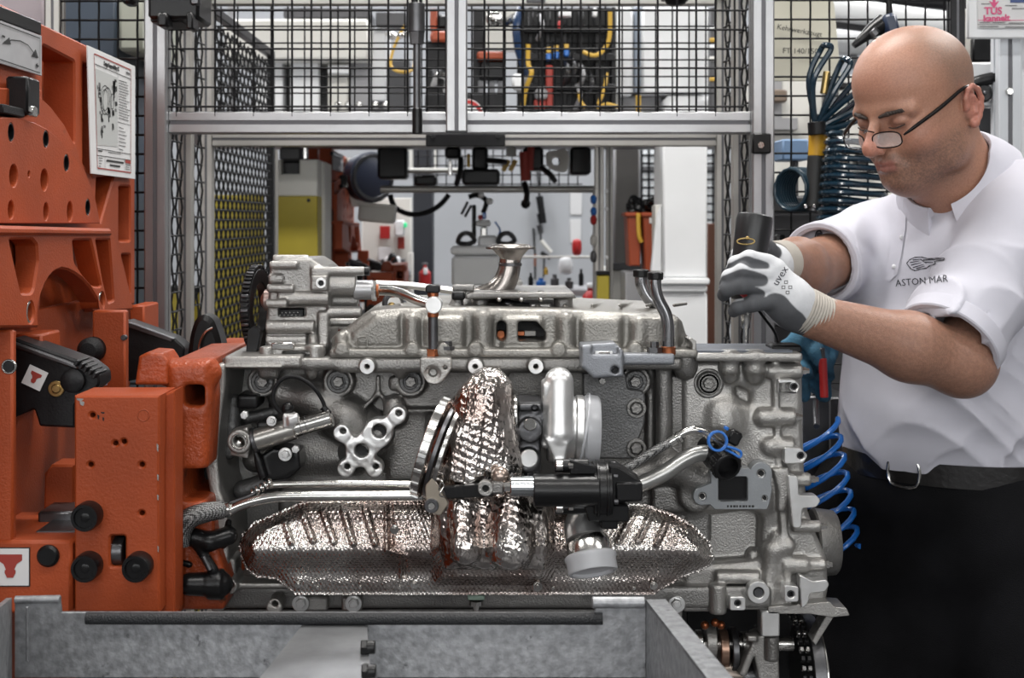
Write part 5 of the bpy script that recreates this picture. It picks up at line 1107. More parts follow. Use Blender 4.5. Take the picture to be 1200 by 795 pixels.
# ---- foil covered turbine housing
sd = SDF()
sd.poly([(510, 500), (530, 474), (545, 462), (552, 446), (567, 437), (584, 438), (594, 455), (598, 490), (601, 530), (598, 570), (560, 588), (515, 585), (500, 560)], 1.755, .13, .045, .02)
sd.cap(P(576, 462, 1.80), P(588, 545, 1.79), S(24, 1.78), S(26, 1.78), .02); sd.cap(P(556, 470, 1.79), P(548, 560, 1.78), S(22, 1.78), S(27, 1.78), .012); sd.cap(P(530, 500, 1.80), P(515, 565, 1.79), S(20, 1.78), S(24, 1.78), .012); sd.cap(P(527, 492, 1.805), P(511, 560, 1.795), S(21, 1.78), S(24, 1.78), .012)
sd.cap(P(545, 478, 1.745), P(533, 585, 1.742), S(6, 1.75), S(8, 1.75), .008, 's'); sd.cap(P(567, 448, 1.755), P(570, 580, 1.738), S(5, 1.75), S(8, 1.75), .008, 's'); sd.cap(P(600, 520, 1.75), P(585, 575, 1.738), S(3, 1.75), S(6, 1.75), .008, 's')
wr = lambda x, y, z: 0.0005*np.sin(x*420+z*260)*np.sin(z*350-x*160)
sd.build('turbine_heat_shield', FOIL_W, EN, .0018, 1, wr)
sd = SDF(); sd.poly([(505, 586), (545, 580), (600, 580), (640, 590), (648, 640), (640, 672), (520, 672), (512, 640)], 1.765, .08, .02); sd.cap(P(540, 590, 1.78), P(545, 640, 1.765), S(20, 1.77), S(22, 1.77), .012); sd.cap(P(598, 590, 1.78), P(598, 640, 1.762), S(26, 1.77), S(28, 1.77), .012)
sd.cap(P(519, 585, 1.76), P(522, 665, 1.75), S(6, 1.75), S(7, 1.75), .01, 's'); sd.cap(P(628, 600, 1.745), P(632, 665, 1.742), S(5, 1.75), None, .01, 's')
sd.build('manifold_heat_shield', FOIL_W, EN, .0018, 1, wr)
q = P(511, 526, 1.80); ax = Vector((-.945, .14, .30)).normalized(); r = S(60, 1.8)
b = MB(); b.ring(q, ax, r, r*.62, .012, 56); vb = b.build('turbine_flange', STEEL, EN)
MB().ring(q-ax*.011, ax, r*.95, r*.6, .006, 56).build('flange_step', STEEL_D, vb); MB().ring(q-ax*.020, ax, r*.97, r*.6, .006, 56).build('flange_lip', STEEL, vb)
for k in range(40):
    a_ = 2*math.pi*k/40; u = ax.orthogonal().normalized(); v = ax.cross(u); n_ = u*math.cos(a_)+v*math.sin(a_)
    if n_.y < .2 and k % 2: MB().box(q+ax*.006+n_*(r+.0006), (.010, .004, .0016), frame((0, 0, 0), ax, v*math.cos(a_)-u*math.sin(a_)).to_3x3()).build('clamp_notch', MACH, vb)
# latch, linkage and black actuator
b = MB(); b.plateY(rpoly([(498, 570), (507, 560), (520, 580), (526, 590), (516, 605), (500, 600)], 3), 1.738, .006); lk = b.build('latch_plate', M('latch_bronze', (.32, .28, .23), .35, .8), EN)
MB().ringY(505.5, 593.5, 8.5, 4, 1.732, .008).build('latch_ring', STEEL_D, lk); MB().cyY(505.5, 593.5, 4.4, 1.733, .006).build('latch_bolt', STEEL, lk)
b = MB(); b.tube([P(514, 575, 1.728), P(517, 566, 1.726), P(520, 570, 1.726), P(515, 580, 1.726), P(521, 583, 1.728)], S(.8, 1.73), 6); b.build('cotter_pin', STEEL, lk)
b = MB(); b.plateY(rpoly([(519, 572), (575, 567), (580, 572), (578, 582), (524, 585)], 2), 1.735, .012); rd_ = b.build('linkage_rod', BLK, EN)
MB().ringY(569, 573, 9, 4, 1.728, .012).build('rod_eye', ALU_L, rd_); MB().boxpx(575, 565, 591, 580, 1.73, .012, .003).build('rod_clevis', ALU, rd_); MB().sph(P(586, 558, 1.745), S(11, 1.74), 18, 12).build('ball_joint', M('ball_bronze', (.36, .29, .25), .3, .9), rd_)
cylx('rod_nut', STEEL, 590, 599, 571, 6, 1.735, rd_, 6)
Ya = 1.735
ac = cylx('actuator', BLK, 625, 702, 575, 19, Ya, None, 32)
cylx('actuator_sleeve', M('zinc_plate', (.55, .58, .6), .2, 1), 598, 627, 570.5, 12, Ya, ac, 28); cylx('actuator_neck', BLK, 626, 640, 572, 13.5, Ya, ac, 24); cylx('actuator_flange', BLK, 694, 716, 574, 33, Ya+.02, ac, 36); cylx('flange_rib', BLK, 698, 701, 574, 35, Ya+.02, ac, 36); cylx('flange_rib', BLK, 709, 712, 574, 34.5, Ya+.02, ac, 36)
MB().plateY(rpoly([(714, 546), (726, 548), (751, 564), (752, 588), (714, 590)], 2), Ya-.006, .045, None, .002).build('connector', BLK, ac); MB().boxpx(722, 566, 753, 588, Ya-.012, .04, .002).build('connector_shroud', BLK, ac)
MB().plateY(rpoly([(684, 592), (737, 592), (737, 612), (690, 612)], 3), Ya-.004, .04, None, .002).build('lower_housing', BLK, ac); MB().boxpx(704, 610, 724, 621, Ya, .03, .002).build('lower_plug', BLK, ac)
for x, y in ((660, 546), (660, 595)):
    cylx('mount_ear', BLK, 650, 690, y, 8, Ya+.01, ac, 16); cylx('mount_screw', STEEL, 651, 660, y, 6.5, Ya, ac, 18); cylx('screw_head', STEEL, 666, 672, y, 4, Ya-.002, ac, 6)
MB().plateY([(668, 540), (700, 548), (700, 556), (668, 556)], Ya-.004, .02, None, .001).build('gusset', BLK, ac)
for k in range(6):
    a = k*math.pi/3+.3; q = P(715, 574, Ya+.02)+Vector((.002, math.cos(a)*S(29, Ya), math.sin(a)*S(29, Ya))); MB().cyl(q, q+Vector((.006, 0, 0)), .004, None, 8).build('flange_screw', STEEL_D, ac)
# ---- turbo centre and compressor
sd = SDF(); sd.bpx(606, 472, 636, 512, 1.80, .08, .004); sd.bpx(608, 512, 634, 556, 1.805, .08, .004); sd.cyY(621, 505, 14, 1.79, .04, .002); sd.cyY(620, 541, 13, 1.785, .04, .002); sd.cyl(P(620, 560, 1.80), P(620, 530, 1.80), S(6, 1.8)); sd.bpx(608, 474, 634, 482, 1.79, .03, .002); sd.cyl(P(632, 490, 1.81), P(645, 490, 1.81), S(8, 1.8)); sd.cyY(627, 480, 4, 1.785, .02, .001, .002, 's')
tcb = sd.build('turbo_centre', M('turbo_iron', (.10, .10, .105), .35, .8, (200, .3), .3, 30), EN, .0017, 1)
MB().cyY(621, 498, 7.5, 1.786, .006, 20).build('plug', STEEL, tcb); MB().cyY(620, 538, 10.5, 1.78, .008, 28).build('plug', MACH, tcb); MB().cyl(P(620, 566, 1.80), P(620, 548, 1.80), S(5, 1.8)).build('oil_stub', STEEL, tcb)
MB().cyl(P(598, 487, 1.81), P(606, 487, 1.81), S(24, 1.81), None, 36).build('turbo_band', STEEL, tcb)
sd = SDF(); sd.chain([P(640, 520, 1.80), P(644, 512, 1.80), P(655, 505, 1.80)], S(6, 1.8))
sd.cap(P(655, 449, 1.815), P(655, 508, 1.80), S(17.5, 1.8), S(17.5, 1.8)); sd.cap(P(655, 447, 1.83), P(655, 449, 1.90), S(17, 1.8), S(16, 1.8)); sd.bpx(636, 450, 645, 518, 1.80, .06, .003); sd.poly([(638, 513), (667, 518), (662, 545), (652, 545)], 1.782, .03, .003); sd.bpx(650, 540, 661, 555, 1.777, .03, .002)
sd.cyl(P(640, 503, 1.855), P(684, 503, 1.855), S(38, 1.85), .004); sd.build('compressor_volute', MACH, EN, .0018, 1)
for x0, x1, r, m, nm in ((672, 684, 40, MACH, 'compressor_neck'), (682, 685, 43, PLC, 'cap_rim'), (684, 702, 40.5, PLC, 'plastic_cap')):
    MB().cyl(P(x0, 503, 1.855), P(x1, 503.5, 1.855), S(r, 1.855), S(r*(.97 if nm == 'plastic_cap' else 1), 1.855), 44, .003).build(nm, m, EN)
cylx('compressor_lug', MACH, 664, 672, 549, 4, 1.78, None, 12)
# ---- elbow with plastic cap
tubep('boost_elbow', M('elbow_alu', (.42, .42, .42), .28, .85), [(700, 600, 1.80), (690, 606, 1.785), (684, 618, 1.775), (686, 632, 1.765)], [20, 22, 23, 23], 1.78, 28)
ax = Vector((.13, -.45, -.88)).normalized(); q = P(689, 634, 1.765)
el = MB().lathe(q, ax, [(-.006, .024), (0, .028), (.004, .030), (.020, .030), (.022, .028)], 40).build('elbow_collar', STEEL, EN)
MB().lathe(q+ax*.018, ax, [(0, .0315), (.002, .034), (.006, .034), (.008, .0325), (.022, .0325), (.024, .031), (.024, .027), (.020, .025), (.020, .0005)], 44).build('plastic_cap', PLC, EN)
# ---- dark bracket plate with bolts
b = MB(); b.plateY(rpoly([(683, 437), (733, 437), (736, 456), (756, 458), (756, 498), (746, 520), (756, 525), (756, 538), (683, 538)], [1, 2, 3, 8, 12, 5, 6, 8, 2]), 1.905, .012, None, .002); dp = b.build('bracket_plate', ALU_D, EN)
for x, y in ((746, 479), (746, 526)):
    MB().ringY(x, y, 11.5, 7.5, 1.899, .008).build('washer', ALU, dp); MB().hexY(x, y, 7, 1.893, .012).build('bolt_head', ALU, dp)
sd = SDF(); sd.poly([(681, 405), (722, 403), (731, 412), (731, 442), (696, 444), (681, 430)], 1.855, .06, .004); sd.bpx(728, 415, 791, 428, 1.872, .04, .003); sd.bpx(695, 405, 726, 417, 1.84, .03, .002, .004, 's'); sd.cyY(722, 435.5, 4.6, 1.84, .03, .001, .001, 's'); bk = sd.build('bracket_block', M('bracket_blue_grey', (.22, .23, .25), .42, .6, (400, .3), .08, 12), EN, .0017, 1)
MB().boxpx(697, 412, 718, 416, 1.865, .02).build('clamp_bar', MACH, bk); MB().hexY(706, 447, 4.5, 1.868, .01).build('stud', STEEL, bk); MB().cyl(P(708, 418, 1.87), P(708, 412, 1.87), S(9, 1.87), None, 6).build('nut', STEEL, bk)
MB().cyY(722, 435.5, 4.4, 1.866, .002).build('bore', BLKM, bk)
b = MB(); b.lathe(P(803, 446, 1.92), (0, 0, 1), [(0, .004), (.004, .012), (.016, .018), (.032, .019), (.036, .019)], 28); b.build('bowl_boss', ALU, EN)
b = MB(); b.lathe(P(767, 414, 1.89), (0, 0, 1), [(0, S(9, 1.9)), (.008, S(9, 1.9)), (.008, S(5, 1.9)), (.016, S(5, 1.9))], 6); b.build('rail_nut', STEEL_D, EN)
b = MB(); b.plateY([(806, 397), (810, 396), (816, 400), (816, 416), (811, 416), (811, 403)], 1.90, .03, None, .001); b.build('end_tab', ALU_L, EN)
# ---- timing cover on the right
sd = SDF()
sd.poly([(800, 424), (940, 420), (942, 500), (944, 560), (948, 600), (957, 625), (970, 655), (972, 690), (968, 712), (900, 716), (800, 712)], 1.925, .10, .010)
sd.bpx(815, 414, 941, 424, 1.897, .12, .003)
for x, r in ((855, 11), (884, 12)): sd.cyl(P(x, 438, 1.915), P(x, 410, 1.915), S(r, 1.915), .004, .006); sd.cap(P(x, 440, 1.922), P(x, 432, 1.918), S(r*.9, 1.92), None, .006)
sd.ell(P(852, 492, 1.945), (S(26, 1.94), .03, S(26, 1.94)), None, .02); sd.bpx(836, 474, 862, 508, 1.912, .05, .012, .02); sd.ell(P(895, 545, 1.95), (S(20, 1.94), .03, S(60, 1.94)), None, .03)
sd.poly([(906, 424), (913, 424), (914, 480), (918, 560), (924, 620), (930, 700), (922, 700), (915, 620), (910, 560), (907, 480)], 1.912, .06, .002, .004)
for x0, x1, y, r in ((898, 940, 435, 9), (889, 932, 489, 10), (902, 930, 523, 10), (918, 950, 562, 8), (928, 962, 617, 7), (916, 946, 662, 10), (944, 968, 662, 7)): sd.cyl(P(x0, y, 1.918), P(x1, y, 1.918), S(r, 1.918), .004, .006)
sd.cap(P(893, 489, 1.918), P(902, 489, 1.918), S(10, 1.92)); sd.sph(P(902, 523, 1.918), S(11, 1.92)); sd.sph(P(882, 650, 1.92), S(7, 1.92))
sd.bpx(800, 560, 905, 600, 1.915, .06, .008, .01); sd.chain([P(800, 608, 1.93), P(840, 606, 1.925), P(890, 598, 1.925)], S(4, 1.92), .008); sd.bpx(905, 625, 918, 690, 1.915, .05, .008, .01)
sd.poly(rpoly([(806, 616), (884, 606), (898, 612), (896, 664), (850, 668), (806, 668)], 8), 1.89, .062, .004, .012, 's'); sd.sph(P(882, 650, 1.945), S(8, 1.94)); sd.poly(rpoly([(866, 455), (884, 462), (884, 478), (868, 470)], 5), 1.90, .04, .004, .012, 's')
sd.cyl(P(839, 677, 1.915), P(890, 677, 1.915), S(8, 1.915), .003, .008); sd.cyl(P(841, 719, 1.905), P(841, 684, 1.905), S(10.5, 1.9), .003, .004); sd.bpx(855, 690, 930, 716, 1.912, .06, .004, .006); sd.bpx(800, 694, 836, 718, 1.915, .06, .004, .006)
sd.chain([P(924, 640, 1.915), P(905, 645, 1.92), P(900, 700, 1.92)], S(8, 1.92), .01); sd.poly([(905, 550), (925, 548), (928, 575), (920, 600), (912, 600), (912, 575)], 1.906, .03, .003, .004)
tcv = sd.build('timing_cover', ALU_L, EN, .0022, 1)
MB().box(((P(816, 0, 1.9).x+P(930, 0, 1.9).x)/2, 1.96, P(0, 413.6, 1.9).z+.001), (P(930, 0, 1.9).x-P(816, 0, 1.9).x, .11, .003)).build('deck_gasket', M('gasket_blue_grey', (.09, .10, .12), .45, .3, (300, .2), .2, 20), tcv)
MB().boxpx(905, 405, 940, 414, 1.93, .05, .004).build('deck_clip', BLKM, tcv)
MB().cyY(831, 450, 12, 1.921, .003).build('washer', ALU, tcv)
MB().boxpx(815, 440, 940, 715, 2.03, .25).build('gear_case', ALU_D, tcv)
for x, y, r in ((942, 435, 5), (934, 489, 5), (953, 562, 4.6), (963, 617, 4.6), (969, 662, 4.6)): MB().lathe(P(x-3, y, 1.918), (1, 0, 0), [(0, S(r, 1.92)), (S(5, 1.92), S(r, 1.92)), (S(5.2, 1.92), S(r*.7, 1.92)), (S(9, 1.92), S(r*.7, 1.92))], 6).build('stud', STEEL, tcv)
def lug(pts, hole, r, Y=1.895, d=.03, bore=True, nm='lug'):
    b = MB(); b.plateY(rpoly(pts, 3.5), Y, d, [circ(hole[0], hole[1], r, 16)] if hole else None, .0012); o = b.build(nm, MACH, tcv)
    if hole:
        MB().ringY(hole[0], hole[1], r*1.05, r*.62, Y+.004, .008).build('thread_insert', STEEL_D, o); MB().cyY(hole[0], hole[1], r*.7, Y+.012, .002).build('bore', BLKM, o)
lug([(912, 445), (931, 445), (938, 453), (934, 462), (912, 462)], (930.5, 453.5), 4.6); lug([(919, 524), (939, 526), (947, 534), (942, 543), (919, 544)], (938.5, 534.5), 4.6)
lug([(923, 557), (935, 559), (936, 581), (957, 581), (962, 587), (957, 595), (940, 596), (939, 619), (929, 619), (927, 599)], None, 0, 1.893, .02, nm='bracket')
lug([(937, 674), (953, 682), (969, 680), (972, 686), (967, 694), (949, 696), (947, 708), (939, 714)], None, 0, 1.893, .02, nm='bracket')
lug([(919, 686), (936, 688), (936, 706), (919, 706)], (927, 697), 4.6, 1.89); lug([(855, 700), (874, 700), (874, 716), (855, 716)], (864.5, 707.5), 4.2, 1.892)
MB().ringY(889, 695, 13, 6.5, 1.888, .02).build('ring_boss', MACH, tcv); MB().cyY(889, 695, 6.6, 1.892, .01, 6).build('socket_bolt', STEEL_D, tcv)
# square port flange
b = MB(); b.plateY(arc(823, 582, 11, 100, 262, 8)+[(833, 566), (833, 552), (838, 548), (878, 549)]+arc(892, 555, 13, 200, 360, 8)+[(904, 566), (905, 574), (902, 590), (899, 597.5), (838, 597.5), (832, 592)], 1.892, .022, [rrect(842, 559, 876, 588, 3), circ(823, 582, 4.6, 14), circ(892, 555, 5, 14), circ(896, 584, 3.4, 12)], .001); sp = b.build('port_flange', M('port_grey', (.30, .315, .33), .35, .7, (300, .1), .12, 14), EN)
MB().boxpx(841, 558, 877, 589, 1.9015, .004).build('port_cavity', BLK, sp)  # black plate in place of the shade deep in the port
for x, y, r in ((823, 582, 5), (892, 555, 5.4), (896, 584, 3.8)): MB().ringY(x, y, r, r*.6, 1.895, .006).build('thread_insert', STEEL, sp); MB().cyY(x, y, r*.7, 1.90, .002).build('bore', BLKM, sp)
for k in range(9): MB().boxpx(852+k*3.6, 592.4, 854+k*3.6+(k % 3)*.5, 595, 1.8917, .0004, 0).build('stamp_mark', INK, sp)
# end cover disc and lower lip
MB().cyl(P(952, 636, 1.99), P(979, 636, 1.99), S(40, 1.99), S(37, 1.99), 44, .003).build('end_disc', ALU, EN)
b = MB(); b.plateY(rpoly([(900, 712), (972, 706), (978, 712), (992, 713), (996, 722), (975, 724), (950, 720), (900, 720)], 2), 1.90, .05, None, .001); lp = b.build('cover_lip', ALU_L, EN)
b = MB(); b.plateY([(968, 722), (978, 722), (956, 757), (952, 752)], 1.91, .03, None, .001); b.build('lip_strut', ALU_L, lp)
# ---- hoses and connectors at the middle right
tubep('braided_line', BRAID, [(690, 572, 1.83), (715, 560, 1.83), (740, 546, 1.835), (765, 530, 1.84), (788, 517, 1.845)], 5.5, 1.83, 14)
cylx('line_ferrule', STEEL, 784, 792, 519, 6.5, 1.845, None, 14, None, 514); cylx('line_collar', STEEL, 794, 798, 513.5, 7, 1.846, None, 14, None, 511)
tubep('rigid_line', STEEL, [(790, 516, 1.845), (800, 508, 1.845), (812, 504, 1.845), (824, 506, 1.848), (834, 513, 1.85), (846, 521, 1.855)], 5, 1.845, 14)
tubep('coolant_pipe', M('pipe_grey', (.33, .33, .32), .3, .8), [(735, 571, 1.85), (755, 566, 1.85), (778, 555, 1.85), (800, 540, 1.855), (818, 532, 1.86), (835, 531, 1.865)], 9.5, 1.855, 18)
ax = Vector((.28, -.85, -.30)).normalized(); q = P(836, 530, 1.875)
qc = MB().lathe(q, ax, [(-.02, .016), (0, .020), (.010, .021), (.024, .019), (.026, .019), (.03, .0205), (.044, .0205), (.046, .018), (.046, .015), (.034, .013), (.034, .0005)], 36).build('quick_connector', BLK, EN)
for k in range(14):
    a = 2*math.pi*k/14; u = ax.orthogonal().normalized(); v = ax.cross(u); MB().box(q+ax*.037+(u*math.cos(a)+v*math.sin(a))*.0205, (.003, .003, .012), frame((0, 0, 0), u*math.cos(a)+v*math.sin(a), v*math.cos(a)-u*math.sin(a)).to_3x3()).build('grip_rib', BLK, qc)
q = P(840, 517, 1.83); bc = MB().ring(q, (.15, -1, .1), S(12.5, 1.83), S(9.5, 1.83), .006, 32).build('blue_clip', BLUE, EN)
b = MB(); b.tube([P(849, 523, 1.828), P(860, 526, 1.826), P(868, 530, 1.826), P(867, 536, 1.826), P(858, 531, 1.828), P(850, 527, 1.83)], S(1.6, 1.83), 8); b.build('clip_tail', BLUE, bc)
MB().box(P(859, 512, 1.85), (S(15, 1.85), .03, S(17, 1.85)), (0, R(28), 0), .003).build('plug_connector', BLK, EN); MB().box(P(851, 502, 1.845), (S(5, 1.85), .01, S(4, 1.85)), (0, R(28), 0)).build('plug_tab', BLUE, EN)
# ---- sump rail details
for x, y in ((352, 708), (414, 708), (793, 709)): bolt(x, y, 10, 1.875, EN, .01, True, MACH, 'rail_bolt')
MB().boxpx(344, 700, 384, 717, 1.885, .03, .003).build('rail_bracket', ALU_L, EN); MB().boxpx(400, 700, 424, 717, 1.885, .03, .003).build('rail_bracket', ALU_L, EN)
sd = SDF(); sd.cyY(268.5, 688, 9.5, 1.86, .06, .0015, .003); sd.bpx(275, 684, 345, 690, 1.87, .04, .002); sd.cyY(268.5, 688, 3.8, 1.85, .03, .001, .001, 's'); sd.bpx(258, 655, 276, 684, 1.885, .05, .004); sd.build('rail_arm', ALU_L, EN, .0016, 1)
sd = SDF(); sd.cyY(321, 711, 8.5, 1.86, .04, .0015, .003); sd.bpx(312.5, 711, 329.5, 719, 1.86, .04, .001); sd.cyY(321, 710.5, 3.6, 1.85, .03, .001, .001, 's'); sd.build('rail_lug', ALU_L, EN, .0016, 1)
MB().boxpx(262, 714, 800, 724, 1.93, .2).build('sump_flange', ALU, EN); b = MB(); b.lathe(P(558, 716, 1.88), (0, 0, 1), [(0, .004), (.008, .006), (.008, .010), (.014, .010)], 8); b.build('drain_plug', STEEL, EN)
MB().boxpx(548, 698, 568, 704, 1.865, .02).build('green_tag', M('green_zinc', (.30, .40, .33), .4, .5), EN)
MB().boxpx(270, 724, 800, 830, 1.96, .34).build('bedplate', ALU_D, EN)
# ---- open drive at the lower right: shafts, lobes, chain
for x0, x1, y, r, m in ((812, 930, 755, 8, STEEL), (826, 838, 752, 20, ALU_L), (842, 852, 760, 22, M('bronze_lobe', (.30, .19, .14), .3, .9)), (855, 863, 762, 26, STEEL_D), (868, 880, 755, 14, STEEL), (812, 905, 792, 14, STEEL_D), (846, 868, 790, 20, M('dark_journal', (.18, .15, .13), .3, .9)), (815, 823, 752, 13, STEEL), (885, 892, 758, 24, ALU_D)):
    cylx('shaft_lobe', m, x0, x1, y, r, 1.96, None, 26)
for x, y in ((826, 733), (838, 730), (845, 733)): MB().sph(P(x, y, 1.93), S(5, 1.93)).build('copper_nozzle', COPPER, EN)
sd = SDF(); sd.poly([(866, 792), (884, 748), (892, 745), (912, 742), (914, 800), (890, 800), (884, 770), (874, 795)], 1.915, .04, .002); sd.bpx(876, 746, 888, 753, 1.91, .02, .001); sd.build('bearing_bracket', ALU_L, EN, .002, 1)
MB().boxpx(892, 716, 914, 747, 1.90, .03, .002).build('machined_block', MACH, EN); sd = SDF(); sd.cyl(P(904, 774, 1.915), P(904, 745, 1.915), S(9, 1.9)); sd.build('block_stem', ALU, EN, .002, 1)
c0 = P(930, 792, 1.99); ax = Vector((1, 0, 0))
MB().cyl(c0+ax*.012, c0+ax*.030, S(70, 1.99), None, 48).build('sprocket', STEEL_D, EN); MB().cyl(c0+ax*.02, c0+ax*.034, S(66, 1.99), None, 48).build('sprocket_face', STEEL, EN)
for row in (0, 1):
    for k in range(44):
        a = 2*math.pi*k/44; n_ = Vector((0, math.cos(a), math.sin(a)));
        if n_.y > .3: continue
        MB().box(c0+ax*(row*.0085-.004)+n_*S(72, 1.99), (.006, .009, .007), frame((0, 0, 0), ax, n_).to_3x3()).build('chain_link', STEEL if k % 2 else BLKM, EN)
MB().box((P(880, 0, 2.1).x, 2.16, P(0, 770, 2.1).z), (.20, .12, .16)).build('drive_back', BLKM, EN)
# ================================================================== the man
def vtint(name, rough, bump, sss=0., spec=.4):
    def bld(nt, b):
        N, L = nt.nodes, nt.links; a = N.new('ShaderNodeAttribute'); a.attribute_name = 'tint'
        tc = N.new('ShaderNodeTexCoord'); n = N.new('ShaderNodeTexNoise'); n.inputs['Scale'].default_value = bump[2]; n.inputs['Detail'].default_value = 6; L.new(tc.outputs['Object'], n.inputs['Vector'])
        r = N.new('ShaderNodeMapRange'); r.inputs['To Min'].default_value = 1-bump[3]; r.inputs['To Max'].default_value = 1+bump[3]; L.new(n.outputs['Fac'], r.inputs['Value'])
        mx = N.new('ShaderNodeVectorMath'); mx.operation = 'SCALE'; L.new(a.outputs['Color'], mx.inputs[0]); L.new(r.outputs[0], mx.inputs['Scale']); L.new(mx.outputs[0], b.inputs['Base Color'])
        b.inputs['Roughness'].default_value = rough; b.inputs['Specular IOR Level'].default_value = spec
        if sss: b.inputs['Subsurface Weight'].default_value = sss; b.inputs['Subsurface Radius'].default_value = (.006, .002, .001); b.inputs['Subsurface Scale'].default_value = 1
        n2 = N.new('ShaderNodeTexNoise'); n2.inputs['Scale'].default_value = bump[0]; n2.inputs['Detail'].default_value = 2; L.new(tc.outputs['Object'], n2.inputs['Vector'])
        bp = N.new('ShaderNodeBump'); bp.inputs['Strength'].default_value = bump[1]; bp.inputs['Distance'].default_value = .001; L.new(n2.outputs['Fac'], bp.inputs['Height']); L.new(bp.outputs[0], b.inputs['Normal'])
    return node_mat(name, bld)
SKIN = vtint('skin', .40, (700, .45, 320, .30), .10)
GLOVE = vtint('glove_knit', .8, (900, .6, 120, .08), 0, .2)
SHIRT = M('white_polo_cotton', (.53, .525, .585), .85, 0, (1500, .5), .03, 10, spec=.2)
TROU = M('black_trousers', (.005, .005, .006), .85, 0, (600, .5), .3, 12, spec=.12)
HAIR = M('dark_brow_hair', (.025, .016, .012), .7)
man = thing('person', (.75, 2.25, 0), 'bald man in white polo shirt and black trousers holding a power tool', 'person')
YAW = R(33); PIT = R(16)
fw = Vector((-math.cos(YAW), -math.sin(YAW), 0)); lf = Vector((math.sin(YAW), -math.cos(YAW), 0)); up = Vector((0, 0, 1))
hf = fw*math.cos(PIT)-up*math.sin(PIT); hu = up*math.cos(PIT)+fw*math.sin(PIT)
HC = P(1073, 128, 2.15); HS = 1.02
HM = np.array([[hf[i], lf[i], hu[i]] for i in range(3)])*HS
HI = np.linalg.inv(HM)
def hw(p): return Vector(HM @ np.array(p, float))+HC
def hl_(p): return tuple(HI @ np.array(Vector(p)-HC))
NB = P(1128, 225, 2.215)                                      # root of the neck
sd = SDF()                                                    # head in its own frame: x forward, y left, z up
sd.ell((-.010, 0, .045), (.101, .079, .083)); sd.ell((.012, 0, .048), (.084, .071, .073), None, .02)
sd.ell((.026, 0, -.026), (.061, .061, .080), None, .03); sd.ell((-.015, 0, -.02), (.078, .070, .07), None, .03)
sd.ell((.026, 0, -.076), (.054, .054, .036), None, .025); sd.ell((.070, 0, -.096), (.019, .026, .017), None, .018)
sd.ell((.074, 0, -.062), (.021, .028, .026), None, .016)        # muzzle
for s_ in (-1, 1):
    sd.ell((.050, s_*.043, -.032), (.030, .024, .028), None, .02); sd.ell((-.002, s_*.056, -.068), (.034, .019, .032), None, .02)
    sd.cap((.088, s_*.010, .017), (.072, s_*.051, .014), .0105, .0085, .012)
    sd.sph((.102, s_*.032, -.003), .0165, .014, 's')
    sd.ell((.0755, s_*.032, -.001), (.0145, .0165, .0125), None, .004)          # closed lid
    sd.cap((.0905, s_*.022, -.0075), (.083, s_*.045, -.006), .0012, None, .002, 's')
    sd.cap((.1065, s_*.0125, -.040), (.095, s_*.0150, -.038), .0078, .006, .006); sd.sph((.1085, s_*.0065, -.0465), .0032, .003, 's')
    sd.cap((.100, s_*.019, -.040), (.084, s_*.033, -.064), .0035, .003, .012, 's')
    # ear: shell, rim and hollow
    def ep(a, b, o): return (-.030-b*.0165, s_*(.0765+o-b*.002), -.006+a*.030-b*.004)
    sd.ell((-.030, s_*.077, -.004), (.0155, .0065, .027), None, .006)
    rim = [ep(-.25, -.95, .003), ep(.30, -1.0, .006), ep(.75, -.65, .009), ep(.98, .05, .011), ep(.80, .75, .012), ep(.35, 1.05, .012), ep(-.15, .98, .010), ep(-.60, .62, .007), ep(-.92, .05, .005)]
    sd.chain(rim, [.0036, .0036, .0038, .004, .0042, .0042, .004, .0045, .006], .003); sd.sph(ep(-1.0, -.15, .004), .0068, .005)
    sd.chain([ep(.45, .25, .008), ep(.05, .55, .008), ep(-.40, .30, .007)], .0032, .003); sd.sph(ep(-.10, -.75, .006), .0042, .004)
    sd.ell(ep(-.05, -.15, .012), (.0085, .0085, .0115), None, .003, 's')
sd.cap((.089, 0, .012), (.1170, 0, -.030), .0072, .0100, .009); sd.sph((.1180, 0, -.0365), .0115, .008)
sd.cap((.088, -.018, -.0635), (.0955, 0, -.0612), .0036, .0044, .005); sd.cap((.088, .018, -.0635), (.0955, 0, -.0612), .0036, .0044, .005)
sd.cap((.087, -.014, -.0725), (.0930, 0, -.0735), .0042, .0054, .006); sd.cap((.087, .014, -.0725), (.0930, 0, -.0735), .0042, .0054, .006)
sd.cap((.093, -.019, -.0685), (.0995, 0, -.0675), .0014, None, .002, 's'); sd.cap((.093, .019, -.0685), (.0995, 0, -.0675), .0014, None, .002, 's')
sd.cap((.0965, -.010, -.0835), (.0965, .010, -.0835), .004, None, .008, 's')
nb = hl_(NB); nb2 = hl_(NB+Vector((.01, .01, -.09)))
sd.chain([(-.035, 0, -.03), tuple(.5*(np.array((-.03, 0, -.07))+np.array(nb))), nb, nb2], [.060, .063, .066, .075], .02)
sd.cap((.030, 0, -.098), tuple(np.array(nb)+np.array((.03, 0, .02))), .032, .040, .03)     # throat
sd.cap((.015, 0, -.10), (.05, 0, -.098), .030, .022, .02)
V1, Q1 = sd.mesh(.0020, 1); VL = V1.copy(); V1 = V1 @ HM.T+np.array(HC)
